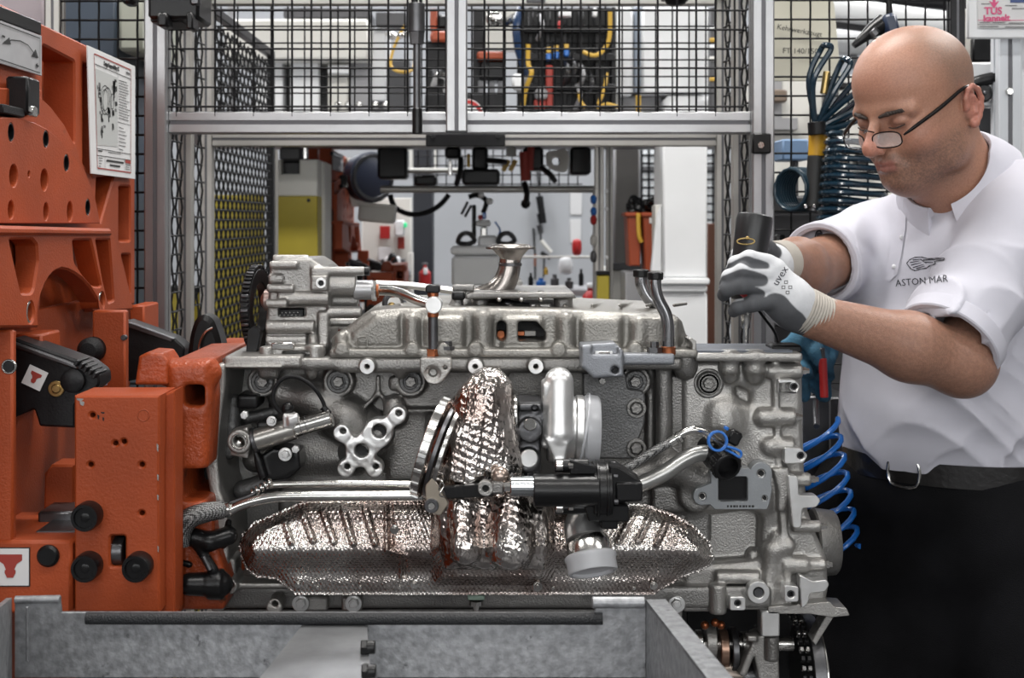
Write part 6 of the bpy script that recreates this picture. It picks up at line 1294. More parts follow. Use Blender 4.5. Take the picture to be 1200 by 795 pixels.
# torso, arms and hands of the body, under the clothes
Sh_L, El_L, Wr_L = P(1203, 268, 2.12), P(1125, 425, 1.99), P(952, 371, 1.93)
Sh_R, El_R, Wr_R = P(1024, 286, 2.37), P(944, 317, 2.16), P(914, 307, 2.03)
sd = SDF(); yaw = Matrix.Rotation(math.atan2(-math.sin(R(45)), -math.cos(R(45))), 3, 'Z')
TC = Vector((.768, 2.255, 1.20))
sd.ell(TC+Vector((0, 0, .06)), (.105, .165, .19), yaw, .04); sd.ell(TC+Vector((-.01, -.01, -.13)), (.12, .155, .15), yaw, .04); sd.cap(Sh_R, Sh_L, .05, .05, .04); sd.ell(TC+Vector((0, 0, -.26)), (.11, .15, .12), yaw, .03)
for hp, kn, an in (((.66, 2.33, .90), (.63, 2.30, .48), (.66, 2.36, .06)), ((.83, 2.18, .90), (.83, 2.12, .48), (.84, 2.16, .06))): sd.cap(hp, kn, .075, .05, .03); sd.cap(kn, an, .05, .035, .02)
m_ = El_L.lerp(Wr_L, .35); sd.cap(Sh_L, El_L, .052, .046, .02); sd.cap(El_L, m_, .047, .049, .02); sd.cap(m_, Wr_L, .048, .031, .02); sd.cap(Wr_L, P(915, 340, 1.93), .027, .02, .01)
sd.sph(El_L+Vector((.012, .01, -.006)), .042, .02)
m_ = El_R.lerp(Wr_R, .35); sd.cap(Sh_R, El_R, .05, .044, .02); sd.cap(El_R, m_, .046, .044, .02); sd.cap(m_, Wr_R, .045, .03, .02); sd.cap(Wr_R, P(895, 312, 2.01), .026, .018, .01)
V2, Q2 = sd.mesh(.0048, 2)
def skin_tint(V):
    c = np.tile(np.array([.36, .185, .125]), (len(V), 1)); n1 = len(V1); L_ = VL
    x, y, z = L_[:, 0], np.abs(L_[:, 1]), L_[:, 2]; cc = c[:n1]; rn = np.random.RandomState(1); spk = rn.rand(n1)
    def mixc(w_, col):
        nonlocal cc; w_ = np.clip(w_, 0, 1)[:, None]; cc = cc*(1-w_)+np.array(col)*w_
    sm = lambda a, b, t: np.clip((t-a)/(b-a), 0, 1)
    mixc((.55+.35*spk)*sm(.040, .000, x-.35*(z-.06))*sm(-.005, .03, z)*sm(.150, .10, z), (.20, .125, .092))           # shaved scalp sides
    mixc((.35+.6*spk)*sm(-.040, -.062, z+.25*(x-.08))*sm(-.045, .01, x)*sm(-.135, -.105, z), (.14, .082, .062))       # beard stubble
    mixc((.3+.5*spk)*sm(.075, .09, x)*sm(-.046, -.052, z)*sm(-.063, -.057, z), (.16, .09, .07))
    mixc(.55*sm(.095, .115, x)*sm(.0, -.02, z)*sm(-.05, -.04, z), (.42, .165, .12)); mixc(.5*np.exp(-((x-.055)/.03)**2-((y-.05)/.02)**2-((z+.03)/.02)**2), (.39, .16, .115))
    mixc(.75*sm(.084, .088, x)*np.exp(-((z+.0675)/.0085)**4)*sm(.022, .016, y), (.30, .115, .095))
    mixc(.75*sm(.076, .082, y)*sm(.028, .016, np.abs(x+.030))*sm(.045, .03, np.abs(z+.005)), (.42, .165, .125))
    mixc(.5*np.exp(-((x-.085)/.02)**2-((y-.03)/.016)**2-((z+.002)/.011)**2), (.22, .105, .08))
    mixc(.35*sm(.06, .085, x)*sm(.03, .055, z)*sm(.10, .07, z), (.42, .20, .14))
    c[:n1] = cc
    m2 = len(V)-n1; hair = rn.rand(m2); c[n1:] = np.array((.275, .145, .10))*(1-.12*(hair > .6))[:, None]; return c
body = grid_obj('body', np.concatenate([V1, V2]), np.concatenate([Q1, Q2+len(V1)]), SKIN, man, None, skin_tint)
# eyebrows, lashes, eyes
for s_ in (-1, 1):
    sb = SDF(); sb.chain([(.0985, s_*.013, .0100), (.0958, s_*.027, .0135), (.0855, s_*.043, .0150), (.0745, s_*.054, .0105)], [.0022, .0030, .0026, .0012], .003); Vb, Qb = sb.mesh(.0009, 1, lambda x, y, z: .0007*np.sin(y*1700+z*900))
    grid_obj('eyebrow', Vb @ HM.T+np.array(HC), Qb, HAIR, body)
    MB().tube([hw((.0905, s_*.020, -.0085)), hw((.0912, s_*.032, -.0100)), hw((.084, s_*.0455, -.0065))], .0010, 6).build('eyelash', HAIR, body)
    MB().sph(hw((.0750, s_*.032, -.002)), .0115*HS, 16, 10).build('eye', M('eye_white', (.45, .42, .40), .2), body)
# glasses
gl = MB(); FR = M('spectacle_frame', (.012, .010, .010), .25, .6); LENS = M('spectacle_lens', (.9, .93, .95), .03, 0, alpha=.16, spec=.8)
root = None
for s_ in (-1, 1):
    cen = np.array((.1135, s_*.032, -.0225)); nx = np.array((1, s_*.18, -.10)); pts = []
    for k in range(24):
        a = 2*math.pi*k/24; yy = .0240*math.copysign(abs(math.cos(a))**.72, math.cos(a)); zz = .0125*math.copysign(abs(math.sin(a))**.72, math.sin(a)); pts.append(hw(cen+np.array((-s_*.18*yy+.10*zz, yy, zz))))
    if root is None: root = MB().tube(pts, .0011, 6, 1, True, True).build('glasses', FR, man); root['label'] = 'thin dark metal framed glasses low on the nose'
    else: MB().tube(pts, .0011, 6, 1, True, True).build('rim', FR, root)
    f = [tuple(range(24)), tuple(range(24, 48))[::-1]]; MB().raw(pts+[p_-hf*.0015 for p_ in pts], f+[(k, (k+1) % 24, 24+(k+1) % 24, 24+k) for k in range(24)]).build('lens', LENS, root)
    e0 = hw(cen+np.array((-.008, s_*.0255, .004))); MB().tube([e0, hw((.092, s_*.067, -.011)), hw((.04, s_*.0785, .006)), hw((-.008, s_*.0835, .022)), hw((-.030, s_*.082, .024))], [.0013, .0030, .0034, .0028, .0022], 8).build('temple', FR, root)
    MB().sph(hw((.107, s_*.010, -.018)), .003).build('nose_pad', LENS, root)
MB().tube([hw((.113, -.010, -.010)), hw((.118, 0, -.006)), hw((.113, .010, -.010))], .0011, 6).build('bridge', FR, root)
# ---- polo shirt
def cone_cut(sd, a, b, ra, rb, k=.02):
    a_ = np.array(a, float); b_ = np.array(b, float); ab = b_-a_; L_ = np.linalg.norm(ab); n = ab/L_
    def f(x, y, z):
        t = (x-a_[0])*n[0]+(y-a_[1])*n[1]+(z-a_[2])*n[2]; q = np.sqrt(np.maximum((x-a_[0])**2+(y-a_[1])**2+(z-a_[2])**2-t*t, 1e-9)); tt = np.clip(t/L_, 0, 1)
        return np.maximum(np.maximum(q-(ra+(rb-ra)*tt), t-L_), -t-ra)
    r = max(ra, rb)*1.05; return sd.add(f, np.minimum(a_, b_)-r, np.maximum(a_, b_)+r, k)
sd = SDF()
sd.ell(TC+Vector((0, 0, .055)), (.130, .195, .205), yaw, .05); sd.ell(TC+Vector((-.020, -.020, -.105)), (.152, .176, .165), yaw, .06); sd.ell(TC+Vector((-.01, -.01, -.20)), (.126, .158, .07), yaw, .04)
sd.cap(Sh_R+Vector((.01, 0, .0)), TC+Vector((0, 0, .205)), .068, .068, .04); sd.cap(Sh_L, TC+Vector((.01, 0, .21)), .082, .070, .04)
nkd = (hw((-.03, 0, -.06))-NB).normalized()
sd.cap(TC+Vector((0, 0, .18)), NB-nkd*.060, .095, .072, .03); sd.cap(Sh_L, NB-nkd*.055, .070, .062, .03)
cuL = P(1111, 402, 1.995); cuR = P(961, 309, 2.212)
cone_cut(sd, Sh_L+Vector((-.005, 0, 0)), cuL, .080, .074, .03); cone_cut(sd, Sh_R, cuR, .072, .066, .03)
axL = (cuL-Sh_L).normalized(); axR = (cuR-Sh_R).normalized()
sd.cap(NB+nkd*.085, NB+nkd*.16, .090, .10, .006, 's'); sd.cap(NB-nkd*.02, NB+nkd*.10, .070, .07, .004, 's')
sd.cyl(cuL+axL*.004-axL*.05, cuL+axL*.012, .062, .001, .001, 's'); sd.cyl(cuR-axR*.03, cuR+axR*.012, .055, .001, .001, 's')
def rid(t): return np.abs(np.sin(t))**.6-.7
def folds(x, y, z):
    f = 00.0126*rid((x*.55+z*1.0)*34+2.2*np.sin(x*17+z*11))*np.exp(-((z-1.10)/.10)**2-((x-.70)/.16)**2)
    f = f+00.0157*rid((x*1.0-z*.35+y*.5)*30+1.6*np.sin(z*19+y*9))*np.exp(-((x-.66)/.09)**2-((z-1.29)/.11)**2)
    f = f+0.0128*rid((z*.9-x*.6)*36+1.5*np.sin(x*27+y*15))*np.exp(-((x-.80)/.07)**2-((z-1.29)/.085)**2)
    f = f+00.0116*rid((x+y)*40+1.5*np.sin(z*26))*np.exp(-((z-1.03)/.05)**2)
    f = f+00.0126*rid((x*.8+z*.9)*30+2*np.sin(y*22))*np.exp(-((x-.84)/.07)**2-((z-1.12)/.09)**2)
    return f
shirt = sd.build('polo_shirt', SHIRT, man, .0038, 2, folds)
dg = bpy.context.evaluated_depsgraph_get
def bvh_of(o):
    me = o.data; wl = wloc(o); return BVHTree.FromPolygons([tuple(v.co+wl) for v in me.vertices], [tuple(p_.vertices) for p_ in me.polygons])
SB = bvh_of(shirt); CAM0 = Vector((0, 0, CZ))
def onshirt(px, py, off=.0012, tree=None):
    d = (P(px, py, 1.)-CAM0).normalized(); h = (tree or SB).ray_cast(CAM0+d*1.2, d)
    return None if h[0] is None else (h[0]+h[1]*off)
def decal(polys, nm, mat, parent, off=.0012, tree=None, fine=2.2):
    """thin print laid on the cloth: pixel polygons, cut fine so they follow the surface"""
    bm = bmesh.new()
    for p_ in polys:
        tri = geometry.tessellate_polygon([[Vector((a, b, 0)) for a, b in p_]]); vs = [bm.verts.new((a, b, 0)) for a, b in p_]
        for t in tri:
            try: bm.faces.new([vs[i] for i in t])
            except ValueError: pass
    for _ in range(4):
        ed = [e for e in bm.edges if e.calc_length() > fine]
        if not ed: break
        bmesh.ops.subdivide_edges(bm, edges=ed, cuts=1); bmesh.ops.triangulate(bm, faces=bm.faces[:])
    bm.verts.index_update(); V = [onshirt(v.co.x, v.co.y, off, tree) for v in bm.verts]; fs = [tuple(v.index for v in f.verts) for f in bm.faces if all(V[v.index] is not None for v in f.verts)]
    V = [v if v is not None else Vector((.7, 2.1, 1.2)) for v in V]; bm.free()
    used = sorted({i for f in fs for i in f}); mp = {i: k for k, i in enumerate(used)}
    if not fs: return None
    return MB().raw([V[i] for i in used], [tuple(mp[i] for i in f) for f in fs]).build(nm, mat, parent, 0)
def text_polys(s_, x, y, h, rot=0., sx=1.):
    cu = bpy.data.curves.new('t', 'FONT'); cu.body = s_; cu.size = h*1.4; cu.resolution_u = 2; t = bpy.data.objects.new('t', cu); me = bpy.data.meshes.new_from_object(t); bpy.data.objects.remove(t)
    c, s2 = math.cos(rot), math.sin(rot); out = []
    for p_ in me.polygons:
        q = [me.vertices[i].co for i in p_.vertices]; out.append([(x+(v.x*sx*c+v.y*s2), y+(v.x*sx*s2-v.y*c)) for v in q])
    bpy.data.meshes.remove(me); return out
SINK = M('shirt_print', (.035, .035, .045), .7)
decal(text_polys('ASTON MAR', 1050, 336, 8.2, R(-5), .95), 'chest_lettering', SINK, shirt)
wing = []
def feather(a, b, w_): n = Vector((b[1]-a[1], a[0]-b[0])).normalized()*w_; wing.append([(a[0]+n.x, a[1]+n.y), (b[0]+n.x*.5, b[1]+n.y*.5), (b[0]-n.x*.5, b[1]-n.y*.5), (a[0]-n.x, a[1]-n.y)])
outw = [(1063, 309), (1066, 305), (1072, 302), (1080, 301.5), (1088, 303.5), (1096, 303), (1107, 303), (1107, 305.2), (1096, 306.5), (1097, 309.5), (1090, 311.5), (1086, 314.5), (1079, 315.5), (1073, 317.5), (1068, 315.5)]
for i in range(len(outw)): feather(outw[i-1], outw[i], .75)
for a, b in (((1067, 308), (1078, 306)), ((1068, 311), (1080, 308)), ((1070, 314), (1083, 310)), ((1082, 305), (1104, 304.2)), ((1084, 307.5), (1095, 308)), ((1079, 304), (1086, 309)), ((1074, 315), (1084, 312)), ((1070, 305), (1080, 304))): feather(a, b, .7)
decal(wing, 'chest_emblem', SINK, shirt)
# collar, placket, buttons, sleeve bands
decal([[(1048, 247), (1063, 246), (1062, 268), (1057, 300), (1052, 322), (1043, 330), (1038, 328), (1044, 290)]], 'placket', SHIRT, shirt, .0022, None, 5)
for x, y in ((1058, 279), (1049, 313)):
    q = onshirt(x, y, .003)
    if q: MB().sph(q, .004, 12, 6, (1, .5, 1)).build('button', M('button_white', (.62, .62, .64), .3), shirt)
# collar: a band round the neck that folds down over itself, open at the front
bf = (yaw @ Vector((1, 0, 0))); cf = (bf-nkd*bf.dot(nkd)).normalized(); cs2 = nkd.cross(cf); CB = NB+nkd*.040
prof_c = [(.0690, .014), (.0700, .024), (.0750, .028), (.0820, .022), (.0960, .000), (.1060, -.022), (.1035, -.024), (.0925, -.004), (.0790, .012), (.0720, .008)]
n = 56; vs = []; m = len(prof_c); gap = R(13)
for k in range(n+1):
    a = gap+(2*math.pi-2*gap)*k/n; fr_ = max(0., math.cos(a)); d = cf*math.cos(a)+cs2*math.sin(a)*1.02
    end = max(0., 1-min(a-gap, 2*math.pi-gap-a)/R(24))
    for r_, h_ in prof_c:
        low = 1 if h_ < .005 else 0
        vs.append(CB+d*(r_+fr_*.010+.014*end*low*(1 if r_ > .08 else 0))+nkd*(h_-.030*fr_-.016*end*low))
fs = [(k*m+j, k*m+(j+1) % m, (k+1)*m+(j+1) % m, (k+1)*m+j) for k in range(n) for j in range(m)]+[tuple(range(m))[::-1], tuple(range(n*m, n*m+m))]
MB().raw(vs, fs).build('collar', SHIRT, shirt, 60)
for c_, ax, r0, nm in ((cuL, axL, .0765, 'sleeve_band'), (cuR, axR, .0665, 'sleeve_band')):
    MB().ring(c_-ax*.026, ax, r0+.0022, r0-.008, .0275, 48, .002).build(nm, SHIRT, shirt)
# badge on the far sleeve
bd = []
for i in range(10): a0, a1 = 2*math.pi*i/10, 2*math.pi*(i+1)/10; bd.append([(960+5*math.cos(a0), 277+8*math.sin(a0)), (960+5*math.cos(a1), 277+8*math.sin(a1)), (960+3.4*math.cos(a1), 277+6*math.sin(a1)), (960+3.4*math.cos(a0), 277+6*math.sin(a0))])
bd += [[(957, 273), (963, 272), (963, 275), (958, 279)], [(958, 281), (963, 278), (962, 283), (959, 284)]]
decal(bd, 'sleeve_badge', SINK, shirt)
# ---- trousers, belt, shoes
sd = SDF(); HPc = TC+Vector((-.005, -.005, -.245))
sd.ell(HPc, (.154, .188, .12), yaw, .03); sd.ell(HPc+Vector((.02, .02, -.06)), (.145, .175, .12), yaw, .03)
for hp, kn, an in (((.665, 2.33, .90), (.635, 2.29, .48), (.66, 2.34, .05)), ((.83, 2.17, .90), (.84, 2.10, .48), (.845, 2.14, .05))): sd.cap(hp, kn, .118, .088, .05); sd.cap(kn, an, .086, .072, .03)
sd.cap((.745, 2.25, .92), (.745, 2.22, .45), .11, .085, .05)
sd.box((.75, 2.25, 1.20), (.4, .4, .195), .001, None, .002, 's')
tr = sd.build('trousers', TROU, man, .006, 2, lambda x, y, z: .004*np.sin(z*38+6*np.sin(x*12+y*9))*np.exp(-((z-.82)/.14)**2))
pts = []
def hip(a, k=1.0, dz=0.): v = yaw @ Vector(((.150)*math.cos(a)*k, .184*math.sin(a)*k, 0)); return HPc+v+Vector((0, 0, .045+dz))
b = MB(); n = 48; vs = []
for k in range(n):
    a = 2*math.pi*k/n
    for kk, dz in ((1.0, -.018), (1.025, -.018), (1.025, .018), (1.0, .018)): vs.append(hip(a, kk, dz))
b.raw(vs, [((k*4+j), (k*4+(j+1) % 4), ((k+1) % n*4+(j+1) % 4), ((k+1) % n*4+j)) for k in range(n) for j in range(4)])
belt = b.build('belt', M('belt_leather', (.010, .009, .009), .3, 0, (120, .3), coat=.4), man)
q = hip(0, 1.04); fx = yaw @ Vector((1, 0, 0)); fy_ = yaw @ Vector((0, 1, 0))
MB().tube([q+fy_*.022+up*.02, q-fy_*.022+up*.02, q-fy_*.022-up*.02, q+fy_*.022-up*.02], .0028, 8, 4, True, True).build('buckle', STEEL, belt)
for c_ in ((.655, 2.31, .04), (.84, 2.11, .04)):
    sd = SDF(); sd.cap(Vector(c_)+fx*-.06, Vector(c_)+fx*.09, .038, .034, .02); sd.box(Vector(c_)+fx*.015+Vector((0, 0, -.025)), (.135, .045, .015), .01, yaw, .01); sd.build('shoe', BLK, man, .005, 1)
# ---- gloves
def wc(px, py): return P(px, py, 1.0)
def glove(name, wrist, palm, fingers, thumb, greys, parent, cuffdir, cuff):
    sd = SDF()
    for a, b, ra, rb in palm: sd.cap(a, b, ra, rb, .012)
    for f, rr_ in fingers+[thumb]: sd.chain(f, rr_, .0045)
    GV = []
    for pts, r in greys:
        for i in range(len(pts)-1): GV.append((np.array(pts[i]), np.array(pts[i+1]), r))
    def tint(V):
        d = np.full(len(V), 1.)
        for a, b, r in GV:
            ab = b-a; t = np.clip(((V-a)@ab)/(ab@ab), 0, 1); d = np.minimum(d, np.linalg.norm(V-a-t[:, None]*ab, axis=1)-r)
        w_ = np.clip((.0045-d)/.0015, 0, 1)[:, None]; return np.array([.56, .57, .59])*(1-w_)+np.array([.085, .088, .095])*w_
    g = sd.build(name, GLOVE, parent, .0016, 2, None, None, tint)
    q = SDF(); q.cap(cuff[0], cuff[1], cuff[2], cuff[3], .006); n = (Vector(cuff[1])-Vector(cuff[0])).normalized()
    L_ = (Vector(cuff[1])-Vector(cuff[0])).length
    MB().lathe(cuff[0], n, [(0, cuff[2]-.004), (0, cuff[2])]+[(L_*(i+.5)/18, (cuff[2]+(cuff[3]-cuff[2])*(i+.5)/18)+(.0010 if i % 2 else 0)) for i in range(18)]+[(L_, cuff[3]), (L_+.002, cuff[3]-.004), (L_-.012, cuff[3]-.008)], 40).build('knit_cuff', M('cuff_knit', (.40, .37, .33), .9, 0, (900, .7)), g)
    return g
Yh = 1.915
def pf_(*a): return [P(x, y, Yq) for x, y, Yq in a]
fingersL = [(pf_((900, 308, 1.915), (878, 303, 1.905), (862, 309, 1.915), (858, 316, 1.935)), [.0125, .0115, .0105, .0095]),
            (pf_((898, 322, 1.908), (871, 318, 1.895), (855, 325, 1.905), (851, 333, 1.925)), [.013, .012, .011, .010]),
            (pf_((899, 337, 1.906), (870, 335, 1.892), (852, 339, 1.902), (848, 346, 1.922)), [.0125, .0115, .0108, .0095]),
            (pf_((906, 352, 1.908), (882, 356, 1.897), (866, 360, 1.905), (860, 365, 1.922)), [.013, .0115, .0105, .009])]
palmL = [(P(950, 371, 1.93), P(925, 352, 1.922), .030, .033), (P(925, 352, 1.922), P(906, 318, 1.918), .031, .020), (P(925, 354, 1.922), P(908, 346, 1.918), .030, .022), (P(930, 365, 1.93), P(905, 352, 1.925), .028, .018)]
thumbL = (pf_((925, 345, 1.95), (905, 322, 1.975), (885, 312, 1.99), (870, 310, 1.985)), [.016, .014, .0125, .011])
greysL = [(pf_((893, 314, 1.908), (876, 310, 1.897), (860, 317, 1.91), (857, 322, 1.93)), .0085), (pf_((889, 329, 1.90), (871, 326, 1.885), (853, 333, 1.897), (849, 338, 1.92)), .0095), (pf_((886, 345, 1.898), (870, 342, 1.882), (850, 347, 1.895), (846, 351, 1.92)), .009),
          (pf_((909, 359, 1.90), (884, 362, 1.888), (864, 366, 1.895), (858, 369, 1.92)), .0115), (pf_((909, 362, 1.898), (925, 378, 1.90), (936, 392, 1.92)), .019)]
gL = glove('glove', None, palmL, fingersL, thumbL, greysL, man, None, (P(938, 362, 1.927), P(966, 375, 1.936), .0335, .0325)); gL['label'] = 'white knit work glove with grey coated fingers gripping the tool'
GB = bvh_of(gL)
decal(text_polys('uvex', 911, 336, 9, R(-58), 1.0), 'glove_lettering', SINK, gL, .0008, GB)
dots = []
for x, y in ((921, 331), (926, 337), (918, 337), (923, 343)): dots += [[(x-2.2, y-2), (x+2.2, y-2), (x+2.2, y-1.2), (x-2.2, y-1.2)], [(x-2.2, y+1.2), (x+2.2, y+1.2), (x+2.2, y+2), (x-2.2, y+2)], [(x-2.2, y-2), (x-1.4, y-2), (x-1.4, y+2), (x-2.2, y+2)], [(x+1.4, y-2), (x+2.2, y-2), (x+2.2, y+2), (x+1.4, y+2)]]
decal(dots, 'glove_marks', INK_G, gL, .0008, GB)
fingersR = [(pf_((895, 300, 2.005), (876, 295, 2.012), (866, 297, 1.998), (865, 300, 1.985)), [.0125, .0115, .0105, .0095]), (pf_((894, 312, 2.008), (874, 308, 2.016), (862, 310, 2.00), (861, 313, 1.985)), [.0125, .0118, .0108, .0098]),
            (pf_((895, 324, 2.008), (875, 322, 2.014), (863, 324, 1.998), (862, 327, 1.985)), [.0122, .0112, .0102, .0092]), (pf_((899, 335, 2.005), (880, 336, 2.008), (870, 337, 1.994), (868, 339, 1.982)), [.0115, .0105, .0098, .0088])]
palmR = [(P(915, 307, 2.035), P(905, 310, 2.015), .028, .030), (P(905, 310, 2.015), P(897, 304, 2.008), .028, .018), (P(905, 312, 2.015), P(898, 328, 2.008), .028, .018)]
thumbR = (pf_((905, 300, 2.0), (900, 292, 1.98), (893, 290, 1.962), (884, 292, 1.955)), [.015, .0125, .0115, .0105])
gR = glove('glove', None, palmR, fingersR, thumbR, [(pf_((905, 320, 2.0), (885, 330, 1.99)), .02), (thumbR[0], .012)], man, None, (P(906, 309, 2.018), P(918, 308, 2.042), .033, .0335)); gR['label'] = 'white and grey work glove on the far hand'
# ================================================================== power tool in his hands
tl = thing('power_tool', P(875, 403, 1.95), 'black pistol screwdriver with chrome bit held over the engine', 'tool')
a, b_ = P(871, 352, 1.955), P(885, 254, 1.965); ax = (b_-a).normalized()
bd_ = MB().lathe(a, ax, [(0, .017), (.01, .0235), (.05, .0245), (.095, .0260), (.118, .0265), (.124, .0255), (.126, .022), (.1265, .006)], 36).build('handle', M('tool_black', (.010, .010, .011), .38, 0, (300, .1)), tl)
q = P(878, 281, 1.935)-Vector((0, .0015, 0)); MB().tube([P(874+9*math.cos(k*math.pi/5)*1.15, 283+3.6*math.sin(k*math.pi/5), 1.936) for k in range(10)], .0011, 8, 3, True, True).build('hang_ring', BRASS, bd_)
MB().sph(P(876, 279, 1.938), .003).build('ring_pin', BRASS, bd_)
MB().lathe(P(874, 402, 1.95), (P(875, 352, 1.955)-P(874, 402, 1.95)).normalized(), [(0, .0025), (.006, .004), (.02, .0045), (.022, .0062), (.045, .0085), (.075, .009)], 20).build('chrome_bit', STEEL, tl)
MB().cyl(P(882, 352, 1.935), P(870, 342, 1.93), .006).build('trigger', RED, tl)
b = MB(); b.tube([P(880, 352, 1.96), P(895, 372, 1.97), P(908, 390, 1.98), P(913, 408, 2.0)], .0022, 8); b.build('cable', BLK, tl)
# ================================================================== drip tray under the engine
ty = thing('drip_tray', (P(380, 0, 1.5).x, 1.3, P(0, 800, 1.5).z-.02), 'galvanised steel drip tray with a rubber edge strip below the engine', 'tray')
Y0 = 1.50
MB().plateY([(17, 701), (70, 700), (72, 718), (99, 718), (697, 719), (697, 703), (757, 703), (757, 795), (17, 795)], Y0, .004, None, .0008).build('back_wall', GALV, ty)
a = P(694, 707, Y0); b = P(756, 707, Y0); MB().cyl(a+Vector((0, .002, 0)), b+Vector((0, .002, 0)), .0065, None, 20).build('rolled_edge', GALV, ty)
a = P(17, 704, Y0); b = P(70, 703, Y0); MB().cyl(a+Vector((0, .002, 0)), b+Vector((0, .002, 0)), .0045, None, 16).build('rolled_edge', GALV, ty)
b = MB(); b.tube([P(101, 725, Y0-.004), P(300, 725.5, Y0-.004), P(560, 725.5, Y0-.004), P(706, 725.5, Y0-.004)], S(7, Y0), 12, 4); b.build('rubber_strip', M('ribbed_rubber', (.006, .007, .009), .55, 0, (500, 1.)), ty)
zb = P(0, 797, Y0).z
A, B = P(757, 703, Y0), P(842, 812, 1.13); C, D = Vector((P(842, 812, 1.13).x, 1.13, zb-.03)), Vector((A.x, Y0, zb-.03)); n = Vector((.006, .002, 0))
MB().raw([A, B, C, D, A+n, B+n, C+n, D+n], [(0, 1, 2, 3), (4, 5, 6, 7), (0, 1, 5, 4), (1, 2, 6, 5), (2, 3, 7, 6), (3, 0, 4, 7)]).build('side_wall', GALV, ty)
b = MB(); b.raw([A, B, B+Vector((.022, .006, .0)), A+Vector((.022, .002, .0)), A-Vector((0, 0, .004)), B-Vector((0, 0, .004)), B+Vector((.022, .006, -.004)), A+Vector((.022, .002, -.004))], [(0, 1, 2, 3), (4, 5, 6, 7), (0, 1, 5, 4), (1, 2, 6, 5), (2, 3, 7, 6), (3, 0, 4, 7)]); b.build('side_flange', GALV, ty)
A, B = P(14, 701, Y0), P(-60, 760, 1.13); n = Vector((-.006, 0, 0)); C, D = Vector((B.x, 1.13, zb-.03)), Vector((A.x, Y0, zb-.03))
MB().raw([A, B, C, D, A+n, B+n, C+n, D+n], [(0, 1, 2, 3), (4, 5, 6, 7), (0, 1, 5, 4), (1, 2, 6, 5), (2, 3, 7, 6), (3, 0, 4, 7)]).build('side_wall', GALV, ty)
MB().box(((P(17, 0, Y0).x+P(757, 0, Y0).x)/2, 1.31, zb-.004), (.75, .38, .006)).build('tray_floor', GALV, ty)
MB().plateY([(30, 712), (33, 712), (33, 776), (30, 776)], Y0-.003, .004).build('corner_weld', GALV, ty)
# slanted plate across the tray
A, B, C, D = P(354, 733, Y0-.006), P(430, 733, Y0-.006), P(436, 815, 1.28), P(288, 815, 1.28); t_ = Vector((0, .002, -.010))
MB().raw([A, B, C, D, A+t_, B+t_, C+t_, D+t_], [(0, 1, 2, 3), (4, 5, 6, 7), (0, 1, 5, 4), (1, 2, 6, 5), (2, 3, 7, 6), (3, 0, 4, 7)]).build('cross_plate', M('worn_steel', (.27, .275, .285), .34, .75, (60, .12), .25, 14, dirt=((.5, .5, .5), 60, .74)), ty)
for x, y, yy in ((427, 759, 1.40), (428, 787, 1.33)): MB().cyl(P(x, y, yy), P(x+13, y, yy), S(8, yy), None, 16).build('bolt', BLK, ty); MB().cyl(P(x-4, y, yy), P(x+4, y, yy), S(9.5, yy), None, 6).build('nut', BLK, ty)
for x in (-.42, .08): MB().box((x, 1.42, (zb-.01)/2), (.05, .05, zb-.01)).build('leg', GALV, ty); MB().box((x, 1.20, (zb-.01)/2), (.05, .05, zb-.01)).build('leg', GALV, ty)
# ================================================================== things behind and beside the man
pn = thing('paper_panel', P(940, 92, 3.05), 'cream panel lettered in black behind the wire mesh', 'sign')
MB().plateY([(898, -40), (969, -40), (978, 8), (986, 95), (898, 95)], 3.05, .006, None, .001).build('board', M('cream_card', (.55, .53, .44), .7, 0, None, .05, 6), pn)
text('Kehrwerkzeugt', .0165, frame(P(937, 36, 3.045), (1, 0, -.18), (0, 0, 1)), INK, pn, 'lettering', .0004); text('FT 140/150', .0175, frame(P(938, 60, 3.045), (1, 0, -.02), (0, 0, 1)), INK, pn, 'lettering', .0004)
# coiled hoses on the mesh
def coil(name, label, a, b, r, n, tr, mat, sq=1.0, ax2=None, cat='hose'):
    a, b = Vector(a), Vector(b); ax = (b-a).normalized(); u = ax.orthogonal().normalized() if ax2 is None else (Vector(ax2)-ax*ax.dot(Vector(ax2))).normalized(); v = ax.cross(u); pts = []
    for i in range(n*14+1):
        t = i/14*2*math.pi; pts.append(a.lerp(b, i/(n*14))+(u*math.cos(t)+v*math.sin(t)*sq)*r)
    return tag(MB().tube(pts, tr, 8, 1).build(name, mat), label, cat)
coil('coiled_hose', 'dark blue coiled air hose hanging on the mesh beside the man', P(1006, 160, 2.62), P(995, 268, 2.62), .060, 11, .0058, NAVY)
coil('coiled_hose', 'tight blue coiled hose behind the black and yellow tube', P(925, 222, 2.70), P(950, 222, 2.74), .042, 9, .0035, M('steel_blue_hose', (.012, .03, .045), .3), 1., (0, 0, 1))
lp_ = thing('hose_bundle', P(955, 150, 2.66), 'bundle of long dark blue hose loops rising from the clamp', 'hose')
for (x0, y0), (x1, y1), (x2, y2) in (((955, 145), (950, 95), (968, 58)), ((958, 145), (975, 105), (991, 75)), ((958, 147), (985, 118), (1008, 98)), ((960, 150), (990, 132), (1012, 120)), ((960, 152), (985, 145), (1010, 132))):
    w_ = 5.5; d = Vector((x2-x0, y2-y0)).normalized(); n = Vector((-d.y, d.x))*w_
    MB().tube([P(x0, y0, 2.66), P(x1+n.x*.6, y1+n.y*.6, 2.64), P(x2+n.x, y2+n.y, 2.63), P(x2+d.x*5, y2+d.y*5, 2.63), P(x2-n.x, y2-n.y, 2.65), P(x1-n.x*.4, y1-n.y*.4, 2.66), P(x0+2, y0+1, 2.67)], .006, 8).build('hose_loop', NAVY, lp_)
